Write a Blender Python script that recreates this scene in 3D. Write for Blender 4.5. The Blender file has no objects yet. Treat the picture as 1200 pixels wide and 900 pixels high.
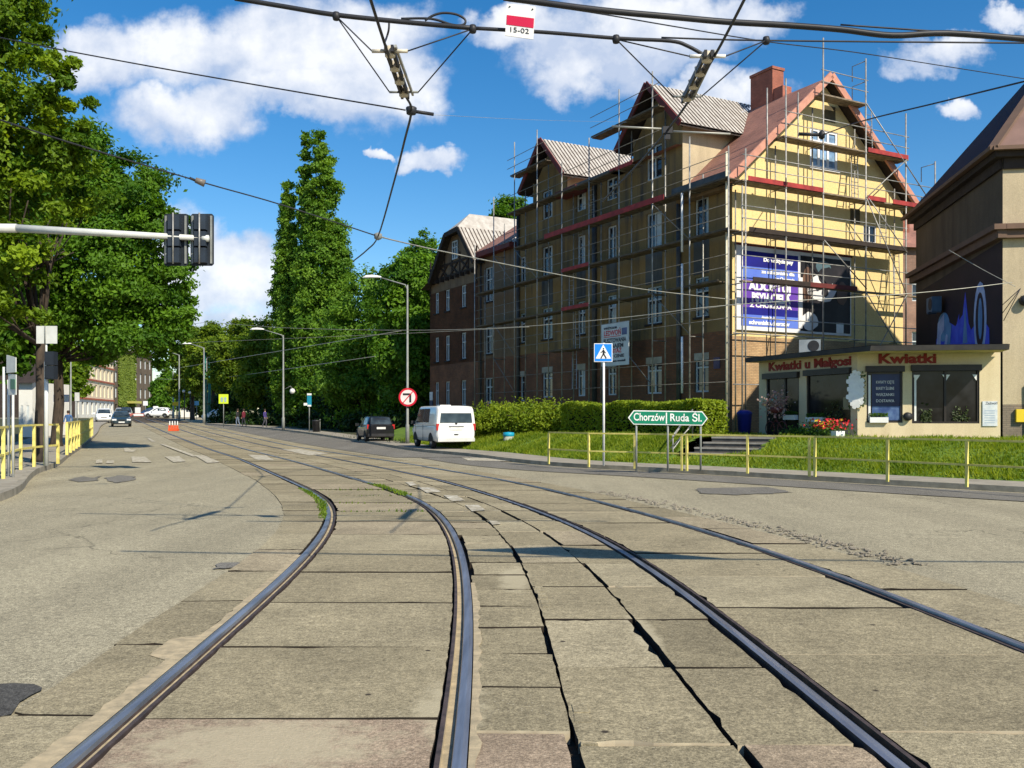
import bpy, bmesh, math, random
import numpy as np
from mathutils import Vector, Matrix
random.seed(7)
rng = np.random.default_rng(11)
SC = bpy.context.scene
COL = SC.collection
R = math.radians
# ------------------------------------------------------------------ camera
F = 1080.0; HZ = 487.0; CH = 1.65          # focal length in photo pixels, horizon row, eye height
cam_d = bpy.data.cameras.new('camera'); cam = bpy.data.objects.new('camera', cam_d); COL.objects.link(cam)
cam.location = (0, 0, CH); cam.rotation_euler = (R(90), 0, 0)
cam_d.sensor_width = 36; cam_d.lens = 36 * F / 1200; cam_d.shift_y = (HZ - 450) / 1200
cam_d.clip_start = 0.1; cam_d.clip_end = 3000
SC.camera = cam
# ------------------------------------------------------------------ sun, sky, exposure
SUN = Vector((0.46, -0.596, 0.656)).normalized()
sd = bpy.data.lights.new('sun', 'SUN'); sd.energy = 4.8; sd.angle = R(0.5); sd.color = (1.0, 0.91, 0.74)
so = bpy.data.objects.new('sun', sd); COL.objects.link(so)
so.rotation_euler = SUN.to_track_quat('Z', 'Y').to_euler(); so.location = (20, -20, 40)
SC.view_settings.view_transform = 'Standard'; SC.view_settings.look = 'None'
SC.view_settings.exposure = 0.42; SC.view_settings.gamma = 1
SC.cycles.max_bounces = 5; SC.cycles.diffuse_bounces = 2; SC.cycles.glossy_bounces = 2
SC.cycles.transmission_bounces = 2; SC.cycles.transparent_max_bounces = 4
SC.cycles.use_denoising = True

def make_world():
    w = bpy.data.worlds.new('World'); SC.world = w; w.use_nodes = True
    nt = w.node_tree; N = nt.nodes; L = nt.links; N.clear()
    out = N.new('ShaderNodeOutputWorld'); bg = N.new('ShaderNodeBackground'); bg.inputs[1].default_value = 0.1
    L.new(bg.outputs[0], out.inputs[0])
    sky = N.new('ShaderNodeTexSky'); sky.sky_type = 'NISHITA'; sky.sun_disc = False
    sky.sun_elevation = math.asin(SUN.z); sky.sun_rotation = math.atan2(SUN.x, SUN.y)
    sky.air_density = 1.0; sky.dust_density = 0.4; sky.ozone_density = 2.5
    hs = N.new('ShaderNodeHueSaturation'); hs.inputs['Saturation'].default_value = 1.4; hs.inputs['Value'].default_value = 1.1
    L.new(sky.outputs[0], hs.inputs['Color'])
    tc = N.new('ShaderNodeTexCoord'); sp = N.new('ShaderNodeSeparateXYZ'); L.new(tc.outputs['Generated'], sp.inputs[0])
    def mth(op, a, b=None, c=None, clamp=False):
        n = N.new('ShaderNodeMath'); n.operation = op; n.use_clamp = clamp
        for i, v in enumerate((a, b, c)):
            if v is None: continue
            if isinstance(v, (int, float)): n.inputs[i].default_value = v
            else: L.new(v, n.inputs[i])
        return n.outputs[0]
    ysafe = mth('MAXIMUM', sp.outputs[1], 0.02)
    u = mth('DIVIDE', sp.outputs[0], ysafe); v = mth('DIVIDE', sp.outputs[2], ysafe)   # slopes of the view direction
    dens = None; shade = None
    cw = N.new('ShaderNodeCombineXYZ'); L.new(u, cw.inputs[0]); L.new(v, cw.inputs[1])
    nw = N.new('ShaderNodeTexNoise'); nw.inputs['Scale'].default_value = 14; nw.inputs['Detail'].default_value = 5; nw.inputs['Roughness'].default_value = 0.6; L.new(cw.outputs[0], nw.inputs['Vector'])
    sw = N.new('ShaderNodeSeparateColor'); L.new(nw.outputs[1], sw.inputs[0])
    u0, v0 = u, v
    u = mth('ADD', u0, mth('MULTIPLY', mth('SUBTRACT', sw.outputs[0], 0.5), 0.10)); v = mth('ADD', v0, mth('MULTIPLY', mth('SUBTRACT', sw.outputs[1], 0.5), 0.075))
    cl = [(120,68,75,44),(220,62,110,50),(330,62,130,66),(430,72,100,78),(475,95,65,48),(350,112,150,28),
          (218,134,96,40),(262,128,44,34),(255,310,80,44),(215,300,60,70),(290,345,90,40),(300,390,130,40),(190,255,30,26),
          (512,181,42,17),(445,178,18,9),
          (690,55,110,58),(672,92,50,30),(790,40,110,44),(755,18,120,40),(870,105,62,34),(830,95,40,24),(880,28,60,34),(600,30,60,30),
          (1098,62,52,26),(1190,30,34,18),(1128,128,26,14)]
    for cx, cy, rx, ry in cl:
        a = mth('MULTIPLY', mth('SUBTRACT', u, (cx - 600) / F), F / rx)
        b = mth('MULTIPLY', mth('SUBTRACT', v, (HZ - cy) / F), F / ry)
        s = mth('SUBTRACT', 1.0, mth('ADD', mth('MULTIPLY', a, a), mth('MULTIPLY', b, b)))
        # lit top / grey base of this heap
        t = mth('ADD', s, mth('MULTIPLY', b, 0.55))
        dens = s if dens is None else mth('SMOOTH_MAX', dens, s, 0.25)
        shade = t if shade is None else mth('MAXIMUM', shade, t)
    cv = N.new('ShaderNodeCombineXYZ'); L.new(u0, cv.inputs[0]); L.new(v0, cv.inputs[1])
    n1 = N.new('ShaderNodeTexNoise'); n1.inputs['Scale'].default_value = 9; n1.inputs['Detail'].default_value = 9; n1.inputs['Roughness'].default_value = 0.6
    L.new(cv.outputs[0], n1.inputs['Vector'])
    n2 = N.new('ShaderNodeTexNoise'); n2.inputs['Scale'].default_value = 16; n2.inputs['Detail'].default_value = 6; n2.inputs['Roughness'].default_value = 0.55
    mp = N.new('ShaderNodeMapping'); mp.inputs['Location'].default_value = (3.1, 1.7, 0); L.new(cv.outputs[0], mp.inputs[0]); L.new(mp.outputs[0], n2.inputs['Vector'])
    d = mth('ADD', dens, mth('MULTIPLY', mth('SUBTRACT', n1.outputs[0], 0.5), 2.6))
    mr = N.new('ShaderNodeMapRange'); mr.interpolation_type = 'SMOOTHSTEP'
    mr.inputs['From Min'].default_value = -0.15; mr.inputs['From Max'].default_value = 0.75; L.new(d, mr.inputs['Value'])
    front = mth('GREATER_THAN', sp.outputs[1], 0.03)
    mask = mth('MULTIPLY', mth('MULTIPLY', mr.outputs[0], front), 0.92)
    lit = mth('ADD', mth('MULTIPLY', shade, 0.5), mth('ADD', mth('MULTIPLY', mth('SUBTRACT', n2.outputs[0], 0.5), 2.4), mth('MULTIPLY', mth('SUBTRACT', n1.outputs[0], 0.5), 0.8)))
    cr = N.new('ShaderNodeValToRGB'); cr.color_ramp.elements[0].position = 0.05; cr.color_ramp.elements[0].color = (4.4, 5.1, 6.5, 1)
    cr.color_ramp.elements[1].position = 0.75; cr.color_ramp.elements[1].color = (7.9, 8.0, 8.2, 1); L.new(lit, cr.inputs[0])
    mx = N.new('ShaderNodeMixRGB'); L.new(mask, mx.inputs[0]); L.new(hs.outputs[0], mx.inputs[1]); L.new(cr.outputs[0], mx.inputs[2])
    L.new(mx.outputs[0], bg.inputs[0])
make_world()

# ------------------------------------------------------------------ placing helpers
def gz(Y):
    Y = float(Y)
    if Y < 42: return 0.0
    if Y < 62: return 0.013 * (Y - 42) ** 2 / 40
    if Y < 150: return 0.13 + 0.013 * (Y - 62)
    return 0.13 + 0.013 * 88 + 0.001 * (Y - 150)
def W(px, py, Y): return Vector(((px - 600) / F * Y, Y, CH - (py - HZ) / F * Y))
def G(px, py, dz=0.0):
    Y = 30.0
    for _ in range(60): Y = 0.5 * Y + 0.5 * min(400, max(0.5, (CH - gz(Y) - dz) * F / (py - HZ)))
    return Vector(((px - 600) / F * Y, Y, gz(Y) + dz))
def GX(px, Y, dz=0.0): return Vector(((px - 600) / F * Y, Y, gz(Y) + dz))

# ------------------------------------------------------------------ materials
MATS = {}
def nodes_of(name):
    m = bpy.data.materials.new(name); m.use_nodes = True
    return m, m.node_tree.nodes, m.node_tree.links, m.node_tree.nodes['Principled BSDF']
def ramp(N, L, src, stops):
    r = N.new('ShaderNodeValToRGB'); e = r.color_ramp.elements
    while len(e) < len(stops): e.new(0.5)
    for i, (p, c) in enumerate(stops): e[i].position = p; e[i].color = (*c, 1)
    L.new(src, r.inputs[0]); return r.outputs[0]
def noise(N, L, vec, scale, detail=5, rough=0.55, dist=0.0):
    n = N.new('ShaderNodeTexNoise'); n.inputs['Scale'].default_value = scale; n.inputs['Detail'].default_value = detail
    n.inputs['Roughness'].default_value = rough; n.inputs['Distortion'].default_value = dist
    if vec is not None: L.new(vec, n.inputs['Vector'])
    return n.outputs[0]
def mix(N, L, mode, fac, a, b):
    m = N.new('ShaderNodeMixRGB'); m.blend_type = mode
    for i, v in enumerate((fac, a, b)):
        if isinstance(v, (int, float)): m.inputs[i].default_value = v
        elif isinstance(v, tuple): m.inputs[i].default_value = (*v, 1)
        else: L.new(v, m.inputs[i])
    return m.outputs[0]
def ramp2(N, L, src, a, b, top):
    m = N.new('ShaderNodeMapRange'); m.interpolation_type = 'SMOOTHSTEP'; m.inputs['From Min'].default_value = a; m.inputs['From Max'].default_value = b
    m.inputs['To Min'].default_value = top; m.inputs['To Max'].default_value = 0.0; L.new(src, m.inputs['Value']); return m.outputs[0]
def bump(N, L, bs, h, strength=0.4, dist=0.01):
    b = N.new('ShaderNodeBump'); b.inputs['Strength'].default_value = strength; b.inputs['Distance'].default_value = dist
    L.new(h, b.inputs['Height']); L.new(b.outputs[0], bs.inputs['Normal'])
def mat(name, c1, c2=None, scale=4.0, rough=0.8, metal=0.0, bmp=0.0, stretch=(1, 1, 1), spec=0.3, contrast=(0.35, 0.65)):
    if name in MATS: return MATS[name]
    m, N, L, bs = nodes_of(name); MATS[name] = m
    bs.inputs['Roughness'].default_value = rough; bs.inputs['Metallic'].default_value = metal
    bs.inputs['Specular IOR Level'].default_value = spec
    if c2 is None: c2 = tuple(x * 0.82 for x in c1)
    tc = N.new('ShaderNodeTexCoord'); mp = N.new('ShaderNodeMapping'); mp.inputs['Scale'].default_value = stretch
    L.new(tc.outputs['Object'], mp.inputs[0])
    f = noise(N, L, mp.outputs[0], scale)
    L.new(ramp(N, L, f, [(contrast[0], c1), (contrast[1], c2)]), bs.inputs['Base Color'])
    if bmp: bump(N, L, bs, noise(N, L, mp.outputs[0], scale * 6, 4), bmp)
    return m
def emit_free(name, c, rough=0.5): return mat(name, c, tuple(x * 0.93 for x in c), 3, rough)

def mat_asphalt(name, base, var=1.0):
    m, N, L, bs = nodes_of(name)
    tc = N.new('ShaderNodeTexCoord'); v = tc.outputs['Object']
    big = noise(N, L, v, 0.35, 6, 0.6, 0.4); mid = noise(N, L, v, 2.2, 6, 0.65); fine = noise(N, L, v, 55, 3, 0.7); grit = noise(N, L, v, 160, 2, 0.6)
    c = ramp(N, L, big, [(0.3, tuple(x * 0.91 for x in base)), (0.52, base), (0.72, tuple(x * 1.07 for x in base))])
    c = mix(N, L, 'OVERLAY', 0.3 * var, c, ramp(N, L, mid, [(0.3, (0.38,) * 3), (0.7, (0.60,) * 3)]))
    c = mix(N, L, 'OVERLAY', 0.8, c, ramp(N, L, fine, [(0.32, (0.22,) * 3), (0.68, (0.78,) * 3)]))
    c = mix(N, L, 'OVERLAY', 0.8, c, ramp(N, L, grit, [(0.35, (0.2,) * 3), (0.65, (0.8,) * 3)]))
    c = mix(N, L, 'OVERLAY', 0.5, c, ramp(N, L, noise(N, L, v, 14, 4, 0.7), [(0.35, (0.34,) * 3), (0.65, (0.66,) * 3)]))
    va = N.new('ShaderNodeTexVoronoi'); va.inputs['Scale'].default_value = 38; L.new(v, va.inputs['Vector'])
    c = mix(N, L, 'MIX', mix(N, L, 'MULTIPLY', 1.0, ramp(N, L, va.outputs['Distance'], [(0.10, (1, 1, 1)), (0.2, (0, 0, 0))]), ramp(N, L, noise(N, L, v, 1.6, 4, 0.7), [(0.42, (0.0,) * 3), (0.62, (0.6,) * 3)])), c, tuple(min(.6, x * 1.7) for x in base))
    # long wheel-worn streaks
    mp = N.new('ShaderNodeMapping'); mp.inputs['Scale'].default_value = (0.9, 0.05, 1); mp.inputs['Rotation'].default_value = (0, 0, R(-12)); L.new(v, mp.inputs[0])
    st = noise(N, L, mp.outputs[0], 1.2, 3)
    c = mix(N, L, 'OVERLAY', 0.35, c, ramp(N, L, st, [(0.35, (0.36,) * 3), (0.65, (0.62,) * 3)]))
    # cracks
    vo = N.new('ShaderNodeTexVoronoi'); vo.feature = 'DISTANCE_TO_EDGE'; vo.inputs['Scale'].default_value = 0.42
    wob = N.new('ShaderNodeVectorMath'); wob.operation = 'ADD'
    nz = N.new('ShaderNodeTexNoise'); nz.inputs['Scale'].default_value = 1.3; nz.inputs['Detail'].default_value = 6; L.new(v, nz.inputs['Vector'])
    L.new(v, wob.inputs[0]); L.new(nz.outputs[1], wob.inputs[1]); L.new(wob.outputs[0], vo.inputs['Vector'])
    keep = ramp(N, L, noise(N, L, v, 0.22, 2), [(0.5, (0, 0, 0)), (0.58, (1, 1, 1))])
    line = ramp(N, L, vo.outputs['Distance'], [(0.0, (1, 1, 1)), (0.008, (0, 0, 0))])
    fac = mix(N, L, 'MULTIPLY', 1.0, keep, line)
    c = mix(N, L, 'MIX', fac, c, tuple(x * 0.42 for x in base))
    L.new(c, bs.inputs['Base Color']); bs.inputs['Roughness'].default_value = 0.9; bs.inputs['Specular IOR Level'].default_value = 0.2
    bump(N, L, bs, fine, 0.5, 0.006)
    return m
def mat_slab(name):
    m, N, L, bs = nodes_of(name)
    tc = N.new('ShaderNodeTexCoord'); v = tc.outputs['Object']
    at = N.new('ShaderNodeAttribute'); at.attribute_name = 'tone'
    base = ramp(N, L, at.outputs['Fac'], [(0.0, (0.225, 0.192, 0.122)), (0.5, (0.272, 0.232, 0.148)), (0.85, (0.315, 0.272, 0.178)), (0.93, (0.285, 0.224, 0.155)), (1.0, (0.278, 0.21, 0.15))])
    big = noise(N, L, v, 1.1, 6, 0.62, 0.5); fine = noise(N, L, v, 48, 3, 0.7)
    c = mix(N, L, 'OVERLAY', 0.6, base, ramp(N, L, big, [(0.3, (0.32,) * 3), (0.7, (0.66,) * 3)]))
    c = mix(N, L, 'OVERLAY', 0.75, c, ramp(N, L, fine, [(0.32, (0.24,) * 3), (0.68, (0.76,) * 3)]))
    c = mix(N, L, 'OVERLAY', 0.6, c, ramp(N, L, noise(N, L, v, 13, 4, 0.7), [(0.35, (0.32,) * 3), (0.65, (0.68,) * 3)]))
    c = mix(N, L, 'OVERLAY', 0.6, c, ramp(N, L, noise(N, L, v, 150, 2, 0.6), [(0.35, (0.26,) * 3), (0.65, (0.74,) * 3)]))
    vo = N.new('ShaderNodeTexVoronoi'); vo.inputs['Scale'].default_value = 26; L.new(v, vo.inputs['Vector'])
    sp = ramp(N, L, vo.outputs['Distance'], [(0.10, (1, 1, 1)), (0.17, (0, 0, 0))])
    c = mix(N, L, 'MIX', mix(N, L, 'MULTIPLY', 1.0, sp, ramp(N, L, noise(N, L, v, 3, 3), [(0.45, (0.1,) * 3), (0.62, (0.75,) * 3)])), c, (0.46, 0.41, 0.31))
    for (cx, cy, rx, ry) in ((-1.28, 4.62, .62, .42), (.03, 9.3, .16, .7), (1.0, 7.0, .10, .6), (-.35, 5.2, .2, .5)):
        mo = N.new('ShaderNodeMapping'); mo.vector_type = 'POINT'; mo.inputs['Location'].default_value = (-cx / rx, -cy / ry, 0); mo.inputs['Scale'].default_value = (1 / rx, 1 / ry, 0); L.new(v, mo.inputs[0])
        ln = N.new('ShaderNodeVectorMath'); ln.operation = 'LENGTH'; L.new(mo.outputs[0], ln.inputs[0])
        ad = N.new('ShaderNodeMath'); ad.operation = 'MULTIPLY_ADD'; ad.inputs[1].default_value = 2.4; L.new(noise(N, L, v, 7, 6, 0.7), ad.inputs[0]); L.new(ln.outputs['Value'], ad.inputs[2])
        c = mix(N, L, 'MIX', ramp2(N, L, ad.outputs[0], 1.7, 2.5, .7), c, (0.44, 0.385, 0.26))
    vp = N.new('ShaderNodeTexVoronoi'); vp.inputs['Scale'].default_value = 2.3; L.new(v, vp.inputs['Vector'])
    pit = ramp(N, L, vp.outputs['Distance'], [(0.035, (1, 1, 1)), (0.06, (0, 0, 0))])
    c = mix(N, L, 'MIX', pit, c, (0.05, 0.04, 0.03))
    L.new(c, bs.inputs['Base Color']); bs.inputs['Roughness'].default_value = 0.92; bs.inputs['Specular IOR Level'].default_value = 0.2
    bump(N, L, bs, fine, 0.55, 0.008)
    return m
def mat_brick(name, c1, c2, mortar, scale, rough=0.9, axis=None):
    m, N, L, bs = nodes_of(name)
    tc = N.new('ShaderNodeTexCoord'); uv = N.new('ShaderNodeUVMap')
    b = N.new('ShaderNodeTexBrick'); b.inputs['Scale'].default_value = scale
    b.inputs['Color1'].default_value = (*c1, 1); b.inputs['Color2'].default_value = (*c2, 1); b.inputs['Mortar'].default_value = (*mortar, 1)
    b.inputs['Mortar Size'].default_value = 0.018; b.inputs['Brick Width'].default_value = 0.5; b.inputs['Row Height'].default_value = 0.16
    L.new(uv.outputs[0], b.inputs['Vector'])
    f = noise(N, L, tc.outputs['Object'], 0.8, 6, 0.65)
    c = mix(N, L, 'OVERLAY', 0.7, b.outputs[0], ramp(N, L, f, [(0.3, (0.25,) * 3), (0.7, (0.68,) * 3)]))
    L.new(c, bs.inputs['Base Color']); bs.inputs['Roughness'].default_value = rough
    bump(N, L, bs, b.outputs['Fac'], 0.4, -0.01)
    return m
def mat_plaster(name, c1, c2, grime, streak=0.8, fine=30):
    m, N, L, bs = nodes_of(name)
    tc = N.new('ShaderNodeTexCoord'); v = tc.outputs['Object']
    mp = N.new('ShaderNodeMapping'); mp.inputs['Scale'].default_value = (1.6, 1.6, 0.16); L.new(v, mp.inputs[0])
    s = noise(N, L, mp.outputs[0], 1.1, 6, 0.6); big = noise(N, L, v, 0.45, 5, 0.6); fn = noise(N, L, v, fine, 3)
    c = ramp(N, L, big, [(0.35, c1), (0.65, c2)])
    c = mix(N, L, 'MIX', ramp(N, L, s, [(0.48, (0,) * 3), (0.72, (streak,) * 3)]), c, grime)
    c = mix(N, L, 'OVERLAY', 0.4, c, ramp(N, L, fn, [(0.3, (0.34,) * 3), (0.7, (0.66,) * 3)]))
    L.new(c, bs.inputs['Base Color']); bs.inputs['Roughness'].default_value = 0.92; bs.inputs['Specular IOR Level'].default_value = 0.15
    bump(N, L, bs, fn, 0.3, 0.01)
    return m
def mat_leaf(name, dark, light, trans=0.35):
    m = bpy.data.materials.new(name); m.use_nodes = True; N = m.node_tree.nodes; L = m.node_tree.links; N.clear()
    out = N.new('ShaderNodeOutputMaterial'); at = N.new('ShaderNodeAttribute'); at.attribute_name = 'tone'
    c = ramp(N, L, at.outputs['Fac'], [(0.0, dark), (0.55, tuple((a + b) / 2 for a, b in zip(dark, light))), (1.0, light)])
    d = N.new('ShaderNodeBsdfPrincipled'); d.inputs['Roughness'].default_value = 0.55; d.inputs['Specular IOR Level'].default_value = 0.25
    t = N.new('ShaderNodeBsdfTranslucent'); ms = N.new('ShaderNodeMixShader'); ms.inputs[0].default_value = trans
    L.new(c, d.inputs['Base Color']); L.new(mix(N, L, 'MULTIPLY', 1.0, c, (1.5, 1.35, 0.5)), t.inputs[0])
    L.new(d.outputs[0], ms.inputs[1]); L.new(t.outputs[0], ms.inputs[2]); L.new(ms.outputs[0], out.inputs[0])
    return m
def mat_glass(name, c=(0.012, 0.014, 0.018), rough=0.06):
    m, N, L, bs = nodes_of(name); bs.inputs['Roughness'].default_value = rough; bs.inputs['Specular IOR Level'].default_value = 0.6
    tc = N.new('ShaderNodeTexCoord'); f = noise(N, L, tc.outputs['Object'], 1.7, 2)
    L.new(ramp(N, L, f, [(0.35, c), (0.7, tuple(x * 3 + 0.01 for x in c))]), bs.inputs['Base Color'])
    return m

# ------------------------------------------------------------------ mesh builder
class MB:
    def __init__(s): s.v = []; s.f = []; s.m = []; s.uv = []; s.tone = []; s.smooth = []
    def face(s, pts, mi=0, uv=None, tone=0.5, smooth=False):
        i = len(s.v); s.v += [tuple(p) for p in pts]; s.f.append(tuple(range(i, i + len(pts)))); s.m.append(mi)
        s.uv.append(uv or [(0, 0)] * len(pts)); s.tone.append(tone); s.smooth.append(smooth)
    def hexa(s, p, mi=0, tone=0.5):
        # p: 8 points, bottom 0-3 ccw, top 4-7
        i = len(s.v); s.v += [tuple(q) for q in p]
        for f in ((0, 3, 2, 1), (4, 5, 6, 7), (0, 1, 5, 4), (1, 2, 6, 5), (2, 3, 7, 6), (3, 0, 4, 7)):
            s.f.append(tuple(i + k for k in f)); s.m.append(mi); s.uv.append([(0, 0)] * 4); s.tone.append(tone); s.smooth.append(False)
    def box(s, c, d, rot=0.0, mi=0, tone=0.5):
        cs, sn = math.cos(rot), math.sin(rot); x, y, z = d[0] / 2, d[1] / 2, d[2] / 2
        def q(a, b, e): return (c[0] + a * cs - b * sn, c[1] + a * sn + b * cs, c[2] + e)
        s.hexa([q(-x, -y, -z), q(x, -y, -z), q(x, y, -z), q(-x, y, -z), q(-x, -y, z), q(x, -y, z), q(x, y, z), q(-x, y, z)], mi, tone)
    def fbox(s, fr, u0, u1, o0, o1, z0, z1, mi=0):
        s.hexa([fr(u0, o0, z0), fr(u1, o0, z0), fr(u1, o1, z0), fr(u0, o1, z0), fr(u0, o0, z1), fr(u1, o0, z1), fr(u1, o1, z1), fr(u0, o1, z1)], mi)
    def beam(s, a, b, w, h, up=(0, 0, 1), mi=0):
        a = Vector(a); b = Vector(b); d = (b - a).normalized(); up = Vector(up)
        if abs(d.dot(up)) > 0.98: up = Vector((1, 0, 0))
        sx = d.cross(up).normalized() * w / 2; uz = sx.cross(d).normalized() * h / 2
        s.hexa([a - sx - uz, a + sx - uz, b + sx - uz, b - sx - uz, a - sx + uz, a + sx + uz, b + sx + uz, b - sx + uz], mi)
    def tube(s, pts, r, n=8, mi=0, caps=True):
        pts = [Vector(p) for p in pts]; rs = r if isinstance(r, (list, tuple)) else [r] * len(pts)
        base = len(s.v); k = len(pts); ref = None
        for i, p in enumerate(pts):
            d = (pts[min(i + 1, k - 1)] - pts[max(i - 1, 0)]).normalized()
            if ref is None: ref = Vector((0, 0, 1)) if abs(d.z) < 0.9 else Vector((1, 0, 0))
            a = d.cross(ref).normalized(); b = a.cross(d).normalized(); ref = b
            for j in range(n):
                t = 2 * math.pi * j / n; q = p + (a * math.cos(t) + b * math.sin(t)) * rs[i]; s.v.append(tuple(q))
        for i in range(k - 1):
            for j in range(n):
                s.f.append((base + i * n + j, base + i * n + (j + 1) % n, base + (i + 1) * n + (j + 1) % n, base + (i + 1) * n + j))
                s.m.append(mi); s.uv.append([(0, 0)] * 4); s.tone.append(0.5); s.smooth.append(n > 4)
        if caps:
            for e in (0, k - 1):
                s.f.append(tuple(base + e * n + j for j in (range(n) if e else reversed(range(n))))); s.m.append(mi); s.uv.append([(0, 0)] * n); s.tone.append(0.5); s.smooth.append(False)
    def lathe(s, c, prof, n=16, axis='z', mi=0):
        base = len(s.v)
        for (r, h) in prof:
            for j in range(n):
                t = 2 * math.pi * j / n; a, b = r * math.cos(t), r * math.sin(t)
                s.v.append({'z': (c[0] + a, c[1] + b, c[2] + h), 'x': (c[0] + h, c[1] + a, c[2] + b), 'y': (c[0] + b, c[1] + h, c[2] + a)}[axis])
        for i in range(len(prof) - 1):
            for j in range(n):
                s.f.append((base + i * n + j, base + i * n + (j + 1) % n, base + (i + 1) * n + (j + 1) % n, base + (i + 1) * n + j))
                s.m.append(mi); s.uv.append([(0, 0)] * 4); s.tone.append(0.5); s.smooth.append(True)
    def prism(s, pts, vec, mi=0):
        vec = Vector(vec); A = [Vector(p) for p in pts]; B = [p + vec for p in A]; n = len(A)
        s.face(A, mi); s.face(list(reversed(B)), mi)
        for i in range(n): s.face([A[i], B[i], B[(i + 1) % n], A[(i + 1) % n]], mi)
    def build(s, name, mats, parent=None, world=True, fix=True, **tags):
        me = bpy.data.meshes.new(name); me.from_pydata(s.v, [], s.f)
        for m in (mats if isinstance(mats, (list, tuple)) else [mats]): me.materials.append(m)
        me.polygons.foreach_set('material_index', s.m); me.polygons.foreach_set('use_smooth', s.smooth)
        ul = me.uv_layers.new(name='UVMap'); flat = [c for f in s.uv for p in f for c in p]
        ul.data.foreach_set('uv', flat)
        at = me.attributes.new('tone', 'FLOAT', 'FACE'); at.data.foreach_set('value', s.tone)
        if fix:
            bm = bmesh.new(); bm.from_mesh(me); bmesh.ops.remove_doubles(bm, verts=bm.verts, dist=1e-5)
            bmesh.ops.recalc_face_normals(bm, faces=bm.faces); bm.to_mesh(me); bm.free()
        return link(me, name, parent, world, **tags)
def link(me, name, parent=None, world=True, **tags):
    o = bpy.data.objects.new(name, me); COL.objects.link(o)
    if parent is not None:
        o.parent = parent
        if world:
            M = Matrix.LocRotScale(parent.location, parent.rotation_euler, None) if parent.parent is None else WM[parent.name]
            o_m = M.inverted(); me.transform(o_m)
            WM[o.name] = M
        else: WM[o.name] = Matrix.Identity(4)
    else: WM[o.name] = Matrix.Identity(4)
    for k, v in tags.items(): o[k] = v
    return o
WM = {}
def thing(name, label, cat, loc=(0, 0, 0), rz=0.0, group=None):
    o = bpy.data.objects.new(name, None); COL.objects.link(o); o.location = loc; o.rotation_euler = (0, 0, rz); o.empty_display_size = 0.3
    o['label'] = label; o['category'] = cat
    if group: o['group'] = group
    WM[o.name] = Matrix.LocRotScale(Vector(loc), o.rotation_euler, None)
    return o
def dup(src, loc, rz, label):
    def cp(o, par):
        c = o.copy(); COL.objects.link(c)
        if par is not None: c.parent = par
        for ch in list(o.children): cp(ch, c)
        return c
    c = cp(src, None); c.location = loc; c.rotation_euler = (0, 0, rz); c['label'] = label
    return c
def text(par, name, s, size, org, xd, yd, m, depth=0.006, width=None, align='LEFT', shear=0.0, bold=0.0):
    cu = bpy.data.curves.new('lettering', 'FONT'); cu.body = s; cu.size = size; cu.extrude = depth; cu.align_x = align; cu.shear = shear; cu.offset = bold
    cu.resolution_u = 3
    t = bpy.data.objects.new('lettering_curve', cu); COL.objects.link(t)
    dg = bpy.context.evaluated_depsgraph_get(); me = bpy.data.meshes.new_from_object(t.evaluated_get(dg))
    bpy.data.objects.remove(t); bpy.data.curves.remove(cu)
    xd = Vector(xd).normalized(); yd = Vector(yd).normalized(); zd = xd.cross(yd)
    if width and len(me.vertices):
        xs = [v.co.x for v in me.vertices]; k = width / max(1e-6, max(xs) - min(xs))
        me.transform(Matrix.Diagonal((k, 1, 1, 1)))
    M = Matrix((xd, yd, zd)).transposed().to_4x4(); M.translation = Vector(org)
    me.transform(M); me.materials.clear(); me.materials.append(m)
    return link(me, name, par)

# foliage -----------------------------------------------------------
def leaf_mesh(name, P, Nn, size, tone, m, parent=None, aspect=0.55, **tags):
    n = len(P); Nn = Nn / (np.linalg.norm(Nn, axis=1, keepdims=True) + 1e-9)
    ref = rng.normal(size=(n, 3)); A = np.cross(Nn, ref); A /= np.linalg.norm(A, axis=1, keepdims=True) + 1e-9
    B = np.cross(Nn, A); s = np.asarray(size).reshape(-1, 1) * np.ones((n, 1))
    V = np.empty((n, 4, 3)); V[:, 0] = P - A * s * 0.5; V[:, 1] = P + B * s * aspect * 0.5 + Nn * s * 0.10; V[:, 2] = P + A * s * 0.5; V[:, 3] = P - B * s * aspect * 0.5 + Nn * s * 0.10
    me = bpy.data.meshes.new(name)
    me.from_pydata(V.reshape(-1, 3), [], np.arange(n * 4).reshape(n, 4))
    at = me.attributes.new('tone', 'FLOAT', 'FACE'); at.data.foreach_set('value', np.clip(tone, 0, 1).astype(np.float32))
    me.materials.append(m)
    return link(me, name, parent, **tags)
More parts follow.
